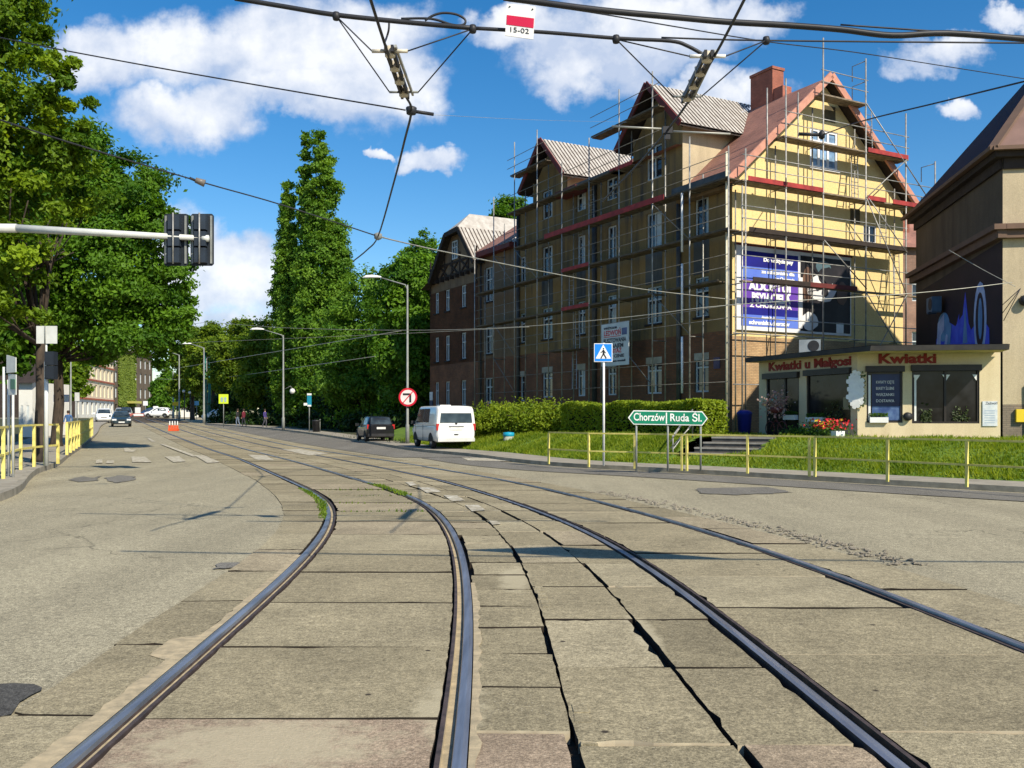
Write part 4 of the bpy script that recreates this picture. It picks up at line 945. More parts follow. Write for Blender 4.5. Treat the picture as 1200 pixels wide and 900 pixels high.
# contractor sign on the front scaffold -------------------------------
def sgn_u(px, o): k = (px - 600) / F; return (9.08 - 38 * k - o * (.8793 - .4763 * k)) / (.4763 + .8793 * k)
su0, su1 = sgn_u(704.5, 1.1), sgn_u(736.5, 1.1)
def zat(px, py, o): u = sgn_u(px, o); return CH + (HZ - py) / F * (38 + .8793 * u - .4763 * o)
sz0, sz1 = zat(736.5, 427, 1.1), zat(736.5, 376, 1.1)
jd = thing('contractor_sign', 'white scaffolding contractor board hung on the front scaffold behind the crossing sign', 'sign', fr_front(su1, 1.1, sz0))
mb = MB(); mb.fbox(fr_front, su1, su0, 1.06, 1.09, sz0, sz1); mb.build('board', mat('sign_board_grey', (0.62, 0.66, 0.66), (0.52, 0.56, 0.56), 2, .6), jd)
jx = -(fr_front(1, 0, 0) - fr_front(0, 0, 0)); jw = su0 - su1; jh = sz1 - sz0
INK = mat('dark_ink', (0.05, 0.055, 0.07), (0.04, 0.045, 0.06), 3, .6)
def jt(s, fx, fz, sz, w, m): text(jd, 'lettering', s, sz, fr_front(su0 - jw * fx, 1.096, sz0 + jh * fz), jx, (0, 0, 1), m, .002, jw * w, bold=.008)
jt('WYPOŻYCZALNIA', .1, .87, .14, .5, INK); jt('LEDWOŃ', .1, .72, .34, .62, SRED); jt('RUSZTOWANIA', .09, .55, .28, .82, INK); jt('WYNAJEM', .12, .42, .27, .7, INK); jt('MONTAŻ', .12, .30, .27, .62, SRED); jt('W CENIE', .3, .19, .2, .55, INK); jt('tel. dostawa montaż', .12, .09, .12, .78, INK)
mb = MB(); mb.fbox(fr_front, su1 + jw * .06, su1 + jw * .24, 1.092, 1.097, sz0 + jh * .7, sz0 + jh * .86); mb.build('logo', mat('logo_blue', (0.10, 0.13, 0.28), (0.08, 0.1, 0.2), 3, .5), jd)
mb = MB(); mb.fbox(fr_front, su0 - jw * .72, su0 - jw * .1, 1.092, 1.096, sz0 + jh * .68, sz0 + jh * .695); mb.build('underline', SRED, jd)

# ------------------------------------------------------------------ flower shop
SCL = 1.16
Pc = Vector((11.12, 29.66, 0)); fr_sr = frame(Pc, (.988, -.155)); SRW = 4.30
dl = Vector((.347, -.938, 0)).normalized(); LW = 5.3; fr_sl = frame(Pc - dl * LW, dl)     # u from far end to the corner
GB, ET = .92, 3.64
shop = thing('flower_shop', 'low cream flat roofed flower shop with dark display windows at the corner', 'shop', Pc + Vector((0, 0, GB)))
sh = [(.28, 1.38, 1.42, 3.2), (1.66, 3.68, 1.40, 3.22)]
lh = [(LW - 4.85, LW - 2.95, .93, 3.16), (LW - 2.55, LW - .32, 1.42, 3.2)]
mb = MB(); wall(mb, fr_sr, [0, SRW], [.6, ET], lambda u, z: True, sh, .14); wall(mb, fr_sl, [0, LW], [.6, ET], lambda u, z: True, lh, .14); 
mb.face([fr_sl(0, 0, .6), fr_sl(0, -5, .6), fr_sl(0, -5, ET), fr_sl(0, 0, ET)])
mb.build('wall', SHOPP, shop, fix=False)
SGL = mat_glass('shop_glass', (0.006, 0.006, 0.007), .12); SGL.node_tree.nodes['Principled BSDF'].inputs['Specular IOR Level'].default_value = .22
DARKF = mat('dark_window_frame', (0.025, 0.02, 0.018), (0.035, 0.028, 0.024), 3, .4)
for h in sh: window(shop, fr_sr, h, depth=.1, bars=0 if h[1] - h[0] < 1.5 else 1, transom=1, fm=DARKF, fw=.06, gm=SGL)
window(shop, fr_sl, lh[1], depth=.1, bars=0, transom=1, fm=DARKF, fw=.06, gm=SGL)
mb = MB(); h = lh[0]; mb.fbox(fr_sl, h[0], h[0] + .06, -.1, -.02, h[2], h[3]); mb.fbox(fr_sl, h[1] - .06, h[1], -.1, -.02, h[2], h[3]); mb.fbox(fr_sl, h[0] + .06, h[1] - .06, -.1, -.02, h[3] - .07, h[3]); mb.fbox(fr_sl, h[0] + 1.02, h[0] + 1.1, -.1, -.03, h[2], h[3] - .07)
d = mb.build('door', DARKF, shop); mb = MB(); mb.fbox(fr_sl, h[0] + .06, h[1] - .06, -.12, -.07, h[2], h[3] - .07); mb.build('glass', SGL, d)
mb = MB(); mb.fbox(fr_sl, h[0] + .25, h[0] + .55, -.068, -.06, 2.1, 2.4); mb.build('sticker', mat('mint_paper', (0.25, 0.55, 0.45), (0.2, 0.45, 0.38), 4, .7), d)
# shutter boxes
mb = MB(); mb.fbox(fr_sr, .24, 1.42, .0, .12, 3.05, 3.24); mb.fbox(fr_sr, 1.62, 3.72, .0, .12, 3.07, 3.26); mb.fbox(fr_sl, lh[1][0] - .05, lh[1][1] + .05, 0, .12, 3.02, 3.22); mb.fbox(fr_sl, lh[0][0] - .08, lh[0][1] + .05, 0, .14, 2.99, 3.2)
mb.build('shutter_box', DARKF, shop)
# roof with overhang
def off2(o, z):   # outline at overhang o
    oL = min(o, .55); A = fr_sl(-.1, oL, z); c = None
    n1 = fr_sl(0, 1, 0) - fr_sl(0, 0, 0); n2 = fr_sr(0, 1, 0) - fr_sr(0, 0, 0)
    # corner: intersect the two offset lines
    p = fr_sl(LW, oL, z); q = fr_sr(0, o, z); d1 = dl; d2 = fr_sr(1, 0, 0) - fr_sr(0, 0, 0)
    tt = ((q.x - p.x) * d2.y - (q.y - p.y) * d2.x) / (d1.x * d2.y - d1.y * d2.x); c = p + d1 * tt; c.z = z
    return [A, c, fr_sr(SRW - .2 + max(0, .6 - o) * .3, o, z)]
lo, hi = off2(1.3, ET), off2(1.34, ET + .16); bz = [fr_sr(SRW - .02, -7, ET), fr_sl(-.25, -4.5, ET)]
mb = MB(); mb.face(lo + bz); mb.face([Vector((p.x, p.y, ET + .17)) for p in hi + bz])
for i in range(2): mb.face([lo[i], lo[i + 1], hi[i + 1], hi[i]])
mb.face([lo[2], bz[0], bz[0] + Vector((0, 0, .17)), hi[2]]); mb.face([bz[1], lo[0], hi[0], bz[1] + Vector((0, 0, .17))])
mb.build('roof', [mat('roof_felt', (0.035, 0.034, 0.036), (0.06, 0.055, 0.05), 3, .85)], shop, fix=False)
mb = MB(); f1, f2 = off2(1.26, ET - .005), off2(.10, ET - .005); 
mb.face([f1[0], f1[1], f2[1], f2[0]]); mb.face([f1[1], f1[2], f2[2], f2[1]]); mb.build('soffit', mat('cream_soffit', (0.62, 0.50, 0.28), (0.5, 0.4, 0.22), 3, .9), shop, fix=False)
SREDT = mat('red_letter_paint', (0.27, 0.022, 0.02), (0.2, 0.02, 0.018), 4, .6)
text(shop, 'lettering', 'Kwiatki u Małgosi', .42, fr_sl(LW - 4.7, .02, 3.3), dl, (0, 0, 1), SREDT, .012, 4.4, bold=.014)
text(shop, 'lettering', 'Kwiatki', .42, fr_sr(.62, .02, 3.33), (.988, -.155, 0), (0, 0, 1), SREDT, .012, 1.75, bold=.016)
LEAFG = mat_leaf('leaf_green', (0.022, 0.06, 0.010), (0.10, 0.20, 0.025))
# things in the windows
mb = MB(); mb.fbox(fr_sr, .46, 1.32, -.078, -.07, 1.5, 2.98); pst = mb.build('window_poster', mat('poster_navy', (0.018, 0.022, 0.06), (0.03, 0.045, 0.12), 1.4, .4), shop)
mb = MB(); mb.fbox(fr_sr, .46, 1.32, -.0695, -.066, 1.5, 1.95); mb.build('poster_picture', mat('poster_sky', (0.12, 0.2, 0.36), (0.03, 0.06, 0.18), 3, .4), pst)
for i, s in enumerate(('KWIATY CIĘTE', 'BUKIETY ŚLUBNE', 'WIĄZANKI', 'DOSTAWA')): text(pst, 'lettering', s, .13, fr_sr(.58, -.066, 2.68 - .2 * i), (.988, -.155, 0), (0, 0, 1), WHITE, .002, .55)
mb = MB(); mb.fbox(fr_sr, .34, .41, -.05, -.03, 1.5, 2.95); mb.fbox(fr_sr, 1.74, 1.80, -.05, -.03, 1.48, 2.95); mb.build('blind_cord', WHITE, shop)
mb = MB()
for u in (2.7, 1.8, 3.6): mb.prism([fr_sr(u - .12, -.04, 2.95), fr_sr(u + .12, -.04, 2.95), fr_sr(u, -.04, 2.76)], fr_sr(0, -.01, 0) - fr_sr(0, 0, 0))
mb.build('pennant', WHITE, shop)
text(shop, 'lettering', 'Zadzwoń', .12, fr_sr(3.84, .038, 2.0), (.988, -.155, 0), (0, 0, 1), INK, .002, .36, shear=.3)
mb = MB(); mb.fbox(fr_sr, 3.76, 4.2, .0, .035, 1.32, 2.1); mb.build('notice_board', mat('pale_notice', (0.66, 0.68, 0.68), (0.5, 0.55, 0.6), 7, .6), shop)
for i in range(6):
    mb = MB(); mb.fbox(fr_sr, 3.82, 4.12, .036, .039, 1.42 + .075 * i, 1.435 + .075 * i); mb.build('notice_line', mat('notice_ink', (0.3, 0.4, 0.5), (0.25, 0.33, 0.45), 4, .6), shop)
mb = MB(); mb.lathe(fr_sr(1.52, .08, 1.62), [(0, -.08), (.13, -.06), (.14, .05), (.10, .06), (.09, .02), (0, .02)], 14, 'y'); mb.build('vent_fan', BLACK, shop)
for fr_, us_, z_, sz_ in ((fr_sr, (1.95, 2.25), 1.46, .13), (fr_sr, (2.9, 3.4), 1.46, .10), (fr_sl, (LW - 1.6, LW - .7), 1.48, .10)):
    n = 90; P = np.array([fr_(random.uniform(*us_), random.uniform(-.06, -.02), z_ + abs(random.gauss(0, .22))) for _ in range(n)])
    leaf_mesh('display_plants', P, rng.normal(size=(n, 3)) + [0, -1, .2], sz_, rng.uniform(.1, .8, n), mat_leaf('dim_display_leaf', (0.03, 0.05, 0.02), (0.16, 0.2, 0.1)), shop)
mb = MB(); mb.fbox(fr_sl, LW - .75, LW - .42, -.07, -.062, 1.85, 2.25); mb.build('paper_notice', mat('old_paper', (0.30, 0.27, 0.16), (0.24, 0.2, 0.12), 4, .8), shop)
def planter_box(fr, u0, u1, z, label):
    t = thing('window_planter', label, 'planter', fr((u0 + u1) / 2, .02, z), 0, 'white planters in the shop windows')
    mb = MB(); mb.fbox(fr, u0, u1, -.06, .12, z, z + .17); mb.build('trough', WHITE, t)
    n = 220; P = np.array([fr(random.uniform(u0, u1), random.uniform(-.04, .1), z + .2 + random.uniform(0, .1)) for _ in range(n)])
    leaf_mesh('plants', P, rng.normal(size=(n, 3)) + [0, -.5, .6], .07, rng.uniform(.3, .9, n), LEAFG, t)
planter_box(fr_sr, .36, .92, 1.425, 'white planter with green plants below the navy window poster')
planter_box(fr_sl, LW - 2.45, LW - 1.6, 1.425, 'white planter in the left display window, near the door')
planter_box(fr_sl, LW - 3.7, LW - 3.05, 1.5, 'short white planter hanging by the shop door glass')
# white cut-out flower ornament on the corner pillar
orn = thing('flower_ornament', 'white cut out flower cluster fixed to the shop corner pillar', 'ornament', Pc + Vector((-.1, -.1, 2.0)))
mb = MB(); no = (Vector((-.45, -.89, 0))).normalized(); xo = Vector((.89, -.45, 0)); rr = random.Random(9)
for k, (cx, cz, r) in enumerate(((0, 2.95, .17), (-.1, 2.75, .19), (.09, 2.7, .2), (-.05, 2.5, .21), (.1, 2.42, .19), (-.09, 2.25, .2), (.07, 2.15, .2), (0, 2.02, .16))):
    c = Pc + no * (.05 + .012 * k) + xo * (cx - .05) + Vector((0, 0, cz))
    pts = [c + xo * math.cos(a * math.pi / 10) * r * (1 if a % 4 else .72) + Vector((0, 0, 1)) * math.sin(a * math.pi / 10) * r * (1 if a % 4 else .72) for a in range(20)]
    mb.prism(pts, no * .02)
mb.build('petals', WHITE, orn, fix=False)
n = 160; P = np.array([Pc + no * .05 + xo * (random.uniform(-.3, .24)) + Vector((0, 0, random.uniform(1.9, 3.05))) for _ in range(n)]); leaf_mesh('leaves', P, rng.normal(size=(n, 3)) + [0, -1, 0], .1, rng.uniform(0, .5, n), LEAFG, orn)
def ac_unit(label, org, xd, w=.8, h=.55, d=.3, par_m=None):
    fr = frame(org, xd); t = thing('air_conditioner', label, 'air conditioner', org, 0, 'air conditioner outdoor units')
    mb = MB(); mb.fbox(fr, -w / 2, w / 2, -d / 2, d / 2, .05, h); mb.fbox(fr, -w / 2 + .05, -w / 2 + .12, -d / 2, d / 2, 0, .05); mb.fbox(fr, w / 2 - .12, w / 2 - .05, -d / 2, d / 2, 0, .05); mb.build('casing', par_m or WHITE, t)
    mb = MB(); c = fr(.12, d / 2 + .004, .05 + h / 2 - .02); n = fr(0, 1, 0) - fr(0, 0, 0)
    pts = [c + (fr(1, 0, 0) - fr(0, 0, 0)) * math.cos(a * math.pi / 12) * h * .38 + Vector((0, 0, math.sin(a * math.pi / 12) * h * .38)) for a in range(24)]
    mb.prism(pts, n * .008); mb.build('fan_grille', BLACK, t, fix=False)
ac_unit('white air conditioner standing on the flower shop roof', Pc - dl * 2.9 + Vector((.35, 0, ET + .17)), (.95, -.3), .72, .5, .3, mat('ac_shaded_white', (0.27, 0.30, 0.32), (0.2, 0.23, 0.25), 3, .5))  # white casing in shade: the shade is put into this grey
# flower bed, bicycle-like flower stand, bin by the shop
bed = thing('flower_bed', 'bed of red and yellow flowers in front of the shop corner', 'flowers', fr_sl(LW - .9, .7, GB))
n = 1300; P = []; T = []
for _ in range(n):
    u = random.uniform(-1.6, 1.0); P.append(fr_sl(LW - .9 + u, .75 + random.gauss(0, .22), GB + abs(random.gauss(.22, .16)) * (1 if u > -.6 else .6))); 
leaf_mesh('leaves', np.array(P), rng.normal(size=(n, 3)) + [0, -.3, .8], .11, rng.uniform(.3, 1, n), LEAFG, bed)
for nm, col, k, du in (('red_flowers', (0.55, 0.02, 0.03), 190, .45), ('yellow_flowers', (0.75, 0.55, 0.03), 60, .0)):
    P = np.array([fr_sl(LW - .8 + du + random.gauss(0, .4), .75 + random.gauss(0, .2), GB + random.uniform(.3, .62)) for _ in range(k)])
    leaf_mesh(nm, P, rng.normal(size=(k, 3)) + [0, -.6, .6], .085, rng.uniform(0, 1, k), mat(nm, col, tuple(x * .8 for x in col), 4, .6), bed, aspect=1, kind='stuff')
mb = MB(); mb.box(fr_sl(LW + .15, .9, GB + .12), (.32, .26, .24), .3); mb.build('flower_pot', WHITE, bed)
st = thing('plant_stand', 'dark red metal plant stand with pale blossom by the shop door', 'plant stand', fr_sl(LW - 3.3, .7, GB))
MAR = mat('maroon_metal', (0.13, 0.03, 0.03), (0.09, 0.025, 0.025), 3, .5)
mb = MB(); b0 = fr_sl(LW - 3.3, .7, GB); xs = dl
for s in (-.35, .35):
    mb.tube([b0 + xs * (s + math.cos(a) * .26) + Vector((0, 0, .27 + math.sin(a) * .26)) for a in np.linspace(0, 2 * math.pi, 15)], .018, 5)
mb.tube([b0 + xs * -.35 + Vector((0, 0, .27)), b0 + Vector((0, 0, .6)), b0 + xs * .35 + Vector((0, 0, .27))], .02, 5); mb.tube([b0 + Vector((0, 0, .5)), b0 + Vector((0, 0, .9))], .02, 5)
mb.build('frame', MAR, st)
mb = MB(); mb.lathe(b0 + Vector((0, 0, .82)), [(0, 0), (.2, .02), (.27, .2), (.25, .2)], 12); mb.build('basket', MAR, st)
n = 420; P = np.array([b0 + Vector((random.gauss(0, .2), random.gauss(0, .2), 1.15 + random.gauss(0, .22))) for _ in range(n)])
leaf_mesh('blossom', P, rng.normal(size=(n, 3)) + [0, -.4, .5], .1, rng.uniform(0, 1, n), mat_leaf('pale_blossom', (0.35, 0.30, 0.26), (0.55, 0.30, 0.30)), st, aspect=.9)
bn = thing('waste_bin', 'blue plastic bin in the shade left of the flower shop', 'bin', fr_sl(-.5, .3, GB))
mb = MB(); q = fr_sl(-.5, .3, GB); mb.lathe(q, [(0, 0), (.22, 0), (.28, .75), (.3, .78), (.3, .84), (.2, .92), (0, .95)], 12); mb.build('body', mat('bin_blue', (0.02, 0.03, 0.28), (0.02, 0.025, 0.2), 3, .5), bn)
# steps up to the yard
stp = thing('entrance_steps', 'dark concrete steps climbing from the pavement to the flower shop', 'steps', (6.2, 29.0, .12))
sfr = frame(STEP_O, STEP_X)
for i in range(5):
    mb = MB(); mb.fbox(sfr, .05 + .28 * i * .6, 2.75, -3.2, -.05 - .36 * i, -.1 + .16 * i, .12 + .165 * (i + 1)); mb.build('step', mat('step_concrete', (0.15, 0.135, 0.115), (0.09, 0.08, 0.07), 4, .9, bmp=.3), stp)
    mb = MB(); mb.fbox(sfr, .05 + .28 * i * .6, 2.75, -.06 - .36 * i, -.02 - .36 * i, .12 + .165 * (i + 1) - .05, .123 + .165 * (i + 1)); mb.build('nosing', mat('step_edge', (0.40, 0.37, 0.32), (0.3, 0.28, 0.24), 4, .9), stp)
mb = MB(); mb.tube([sfr(-.1, -.1, .12), sfr(-.1, -.1, 1.0), sfr(-.1, -1.9, 1.85), sfr(-.1, -1.9, .9)], .025, 6); mb.tube([sfr(-.1, -.1, .55), sfr(-.1, -1.9, 1.4)], .02, 6); mb.build('handrail', GALV, stp)

# ------------------------------------------------------------------ building at the right edge
Rc = Vector((15.42, 28.96, 0)); fr_rs = frame(Rc, (-.157, -1)); fr_rf = frame(Rc, (.988, -.155))
def side(t, o, z): return fr_rs(-t, o, z)      # t runs away from the corner, o outward (left)
rb_ = thing('corner_house', 'beige house at the right edge with steep dark hipped roof and graffiti on its side', 'building', Rc + Vector((0, 0, .9)))
SL = 9.8
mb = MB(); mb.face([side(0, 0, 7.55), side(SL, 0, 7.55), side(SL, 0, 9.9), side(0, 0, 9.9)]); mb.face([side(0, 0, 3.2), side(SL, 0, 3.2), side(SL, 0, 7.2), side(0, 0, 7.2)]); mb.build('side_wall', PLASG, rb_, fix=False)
mb = MB(); fh = [(2.2, 3.4, 3.2, 5.0), (2.2, 3.4, 8.0, 9.3)]
wall(mb, fr_rf, [0, 12], [2.0, 7.2, 7.55, 9.9], lambda u, z: not (7.2 < z < 7.55), fh); mb.build('front_wall', PLASB, rb_, fix=False)
for h in fh: window(rb_, fr_rf, h, bars=1)
mb = MB(); wall(mb, fr_rf, [0, 12], [.5, 2.0], lambda u, z: True, []); mb.build('brick_plinth', mat_brick('grey_brick', (0.24, 0.19, 0.14), (0.2, 0.16, 0.12), (0.14, 0.12, 0.1), 2.4), rb_, fix=False)
mb = MB(); mb.face([side(0, -12, .5), side(SL, -12, .5), side(SL, -12, 9.9), side(0, -12, 9.9)]); mb.face([side(SL, 0, .5), side(SL, -12, .5), side(SL, -12, 9.9), side(SL, 0, 9.9)]); mb.build('rear_wall', PLASG, rb_, fix=False)
BRN = mat('brown_cornice', (0.17, 0.105, 0.075), (0.14, 0.09, 0.065), 2.5, .85)
mb = MB(); mb.fbox(side, -.35, SL + .3, -.05, .36, 7.45, 7.62); mb.fbox(side, -.25, SL + .2, -.04, .22, 7.2, 7.45); mb.fbox(fr_rf, .0, 12, -.05, .36, 7.452, 7.618); mb.fbox(fr_rf, .0, 12, -.04, .22, 7.198, 7.448); mb.build('cornice', BRN, rb_)
mb = MB(); mb.fbox(side, -.3, SL + .2, 0, .3, 9.72, 9.93); mb.fbox(fr_rf, 0, 12, 0, .3, 9.718, 9.927); mb.fbox(fr_rf, -.0, 12, .01, .1, 9.38, 9.715); mb.fbox(side, 0, SL, .01, .1, 9.4, 9.713); mb.build('frieze', SOFF, rb_)
ez = 9.95
c0, c1 = side(-.42, .42, ez), side(SL + .35, .42, ez); c2 = side(SL + .35, -12.4, ez); c3 = side(-.42, -12.4, ez)
apA, apB = side(4.85, -5.0, 16.9), side(4.95, -5.2, 16.9)
SLATE = mat_brick('dark_slate', (0.004, 0.004, 0.030), (0.003, 0.003, 0.024), (0.002, 0.002, 0.012), 3, .95)
mb = MB(); 
for P in ((c0, c1, apB, apA), (c1, c2, apB), (c2, c3, apA, apB)): mb.face(P, 0, uv=[(p.y, p.z) for p in P])
mb.build('roof', SLATE, rb_, fix=False)
mb = MB(); mb.face([c3, c0, apA]); mb.face([c0, c1, c2, c3]); COPP = mat('copper_brown_sheet', (0.19, 0.115, 0.095), (0.15, 0.09, 0.075), 1.5, .7, .0); mb.build('front_roof', COPP, rb_, fix=False)
mb = MB(); mb.beam(c0 + Vector((0, 0, .03)), apA + Vector((0, 0, .03)), .3, .08); mb.beam(c0 + Vector((-.02, -.02, .02)), c1 + Vector((-.02, 0, .02)), .16, .12); mb.beam(c0, c3, .16, .12); mb.build('roof_edge', BRN, rb_)
# graffiti on the dark painted panel of the side wall
DKP = mat('dark_mural_paint', (0.006, 0.006, 0.014), (0.016, 0.009, 0.02), 1.2, .7)
mb = MB(); mb.face([side(.02, .012, 3.4), side(SL - .05, .012, 3.4), side(SL - .05, .012, 6.75), side(.02, .012, 7.15)]); gra = mb.build('mural', DKP, rb_, fix=False)
def gshape(ts, m, o):
    mb = MB(); mb.prism([side(a, o, b) for a, b in ts], side(0, .003, 0) - side(0, 0, 0)); mb.build('graffiti_letter', m, gra, fix=False)
GB1 = mat('graffiti_blue', (0.02, 0.05, 0.62), (0.05, 0.12, 0.75), 2, .6); GB2 = mat('graffiti_pale', (0.45, 0.55, 0.75), (0.25, 0.36, 0.62), 3, .6); GB3 = mat('graffiti_teal', (0.12, 0.32, 0.55), (0.08, 0.2, 0.42), 2, .6)
def ell(t, z, a, b, m, o, n=16, t0=0, t1=1): gshape([(t + math.cos(2 * math.pi * (t0 + (t1 - t0) * k / n)) * a, z + math.sin(2 * math.pi * (t0 + (t1 - t0) * k / n)) * b) for k in range(n)], m, o)
gshape([(1.1, 3.5), (1.15, 4.5), (1.9, 5.0), (2.9, 4.6), (3.6, 5.3), (4.6, 4.9), (5.6, 5.2), (6.9, 4.6), (7.0, 3.5)], GB1, .015); ell(2.0, 4.9, .62, 1.25, GB2, .018); ell(2.0, 4.85, .42, .95, DKP, .024); ell(1.95, 4.9, .2, .7, GB3, .03)
gshape([(4.3, 3.7), (3.5, 6.0), (2.8, 3.7), (3.2, 3.7), (3.5, 4.6), (3.9, 3.7)], GB1, .018); gshape([(3.75, 4.2), (3.5, 5.5), (3.25, 4.2)], GB3, .024); gshape([(4.5, 3.7), (4.4, 5.0), (4.15, 5.3), (4.2, 3.7)], GB1, .02)
ell(6.0, 5.0, .75, .55, GB3, .018); gshape([(6.9, 3.7), (6.7, 5.2), (5.9, 5.5), (5.9, 4.9), (6.3, 4.7), (6.4, 3.7)], GB2, .024); gshape([(5.7, 3.7), (5.3, 5.1), (5.0, 5.0), (5.3, 3.7)], GB3, .026); ell(5.6, 4.2, .25, .5, GB2, .022)
ac_unit('blue grey air conditioner high on the dark graffiti wall', side(6.2, .3, 5.55), (-.157, -1), .75, .6, .34, mat('bluegrey_case', (0.10, 0.16, 0.22), (0.07, 0.12, 0.18), 3, .5))
mb = MB(); c = fr_rf(.62, .1, 5.25); mb.lathe(c, [(0, -.12), (.16, -.1), (.17, .06), (.1, .1), (0, .1)], 10, 'y'); mb.build('wire_anchor', BLACK, rb_)
mb = MB(); mb.fbox(fr_rf, .36, .62, 0, .12, 1.45, 1.85); mb.build('gas_box', mat('gas_yellow', (0.75, 0.55, 0.03), (0.7, 0.5, 0.03), 3, .5), rb_)
mb = MB(); mb.tube([fr_rf(.68, .06, .9), fr_rf(.66, .06, 2.6)], .035, 6); mb.tube([fr_rf(.95, .06, .9), fr_rf(.95, .06, 2.75)], .035, 6); mb.build('service_pipe', RUST, rb_)
# brick house glimpsed between the two
bh = thing('brick_house', 'reddish brick house glimpsed in the gap between yellow gable and graffiti wall', 'building', (22.6, 55, .9))
bfr = frame((21.5, 54, 0), (1, .15)); mb = MB(); bhh = [(2.1, 3.0, 5, 6.6), (2.1, 3, 8.4, 10)]
wall(mb, bfr, [0, 9], [.5, 11.6], lambda u, z: True, bhh); mb.build('wall', mat_brick('rose_brick', (0.30, 0.17, 0.12), (0.25, 0.14, 0.1), (0.2, 0.15, 0.12), 2), bh, fix=False)
for h in bhh: window(bh, bfr, h)
mb = MB(); mb.face([bfr(-.4, .4, 11.5), bfr(9.4, .4, 11.5), bfr(9.4, -4, 14.5), bfr(-.4, -4, 14.5)], 0, uv=[(0, 0), (9, 0), (9, 5), (0, 5)]); mb.build('roof', ROOFR, bh, fix=False)
mb = MB(); boxuv(mb, bfr, 2.2, 2.8, -2, -1.4, 12, 14.8); mb.build('chimney', CHIM, bh)

# ================================================================== FENCES
def fence(label, posts, h, mid=True, pw=.055, dbl=(), rail_ext=.0, zbase=.12, thick=.042):
    P = [Vector((p[0], p[1], gz(p[1]) + zbase)) for p in posts]
    t = thing('railing', label, 'railing', P[0], 0, 'yellow pavement railings')
    for i, p in enumerate(P):
        d = (P[min(i + 1, len(P) - 1)] - P[max(i - 1, 0)]).normalized(); a = math.atan2(d.y, d.x)
        mb = MB(); mb.box(p + Vector((0, 0, h / 2 - .02)), (pw, pw, h - .02), a); mb.build('post', YELL, t)
        if i in dbl:
            mb = MB(); mb.box(p - d * .16 + Vector((0, 0, h / 2 - .02)), (pw, pw, h - .02), a); mb.build('post', YELL, t)
    for a, b in zip(P[:-1], P[1:]):
        for z in ((h, h * .47) if mid else (h,)):
            mb = MB(); mb.beam(a + Vector((0, 0, z)), b + Vector((0, 0, z)), thick, thick); mb.build('rail', YELL, t)
    return t
fp = [G(643, 543.5, .12), G(690, 547, .12), G(743.7, 548.8, .12), G(805, 551.5, .12), G(876, 554.4, .12), G(955, 558.3, .12), G(1040, 564, .12), G(1133, 570.2, .12), G(1250, 578.5, .12)]
fence('long yellow tube railing along the pavement before the flower shop', [(p.x, p.y) for p in fp], 1.0, dbl=(3, 5))
lf = [(-10.2, 17.2), (-11.2, 19.6)] + [(p.x, p.y) for p in (G(4, 561, .15), G(15, 555, .15), G(24.4, 550.5, .15), G(40, 547, .15), G(53, 545, .15), G(68, 543, .15))]
fence('yellow railing on the left pavement corner, nearest to the signal post', lf, 1.22, zbase=.15, pw=.08, thick=.055)
l2 = [(-17.0 - .42 * (k * 2.3) , 35.2 + k * 2.3) for k in range(13)]
fence('yellow railing running away along the left kerb towards the distant houses', l2, 1.22, zbase=.15, pw=.10, thick=.065)

# ================================================================== SIGNS NEAR
sg = thing('direction_sign', 'green direction sign reading Chorzów and Ruda Śl. on three posts', 'road sign', G(783, 551.2, .12))
Ys = G(783, 551.2, .12).y
def sp(px, py, dy=0.0): return W(px, py, Ys) + Vector((0, dy, 0))
def plate(mb, pts, th): mb.prism(pts, (0, th, 0))
mb = MB(); plate(mb, [sp(736, 489.5), sp(742.5, 480.8), sp(823, 482), sp(829.5, 490.5), sp(823, 498.6), sp(742.5, 497.4)], .03); mb.build('rim', WHITE, sg, fix=True)
mb = MB(); plate(mb, [sp(737.6, 489.5, -.008), sp(743, 482, -.008), sp(822.6, 483.1, -.008), sp(828, 490.5, -.008), sp(822.6, 497.5, -.008), sp(743, 496.3, -.008)], .007); mb.build('panel', GREEN, sg, fix=True)
xd = (sp(823, 482) - sp(742.5, 480.8)); 
text(sg, 'lettering', 'Chorzów', .30, sp(742.2, 492.6, -.014), xd, (0, 0, 1), WHITE, .002, .87, bold=.004)
text(sg, 'lettering', 'Ruda Śl.', .30, sp(784.6, 493.4, -.014), xd, (0, 0, 1), WHITE, .002, .88, bold=.004)
mb = MB(); plate(mb, [sp(780.2, 483.4, -.012), sp(781.6, 483.4, -.012), sp(781.6, 496.4, -.012), sp(780.2, 496.4, -.012)], .003); mb.build('divider', WHITE, sg)
for px in (746, 783, 821.5):
    mb = MB(); b = Vector(((px - 600) / F * Ys, Ys + .06, .1)); mb.tube([b, (b.x, b.y, 1.75)], .03, 7); mb.build('post', GREYP, sg)
for a, b in (((786, 518), (800, 497)), ((786, 526), (812, 498))):
    mb = MB(); mb.tube([sp(*a, .1), sp(*b, .1)], .018, 5); mb.build('stay', GALV, sg)
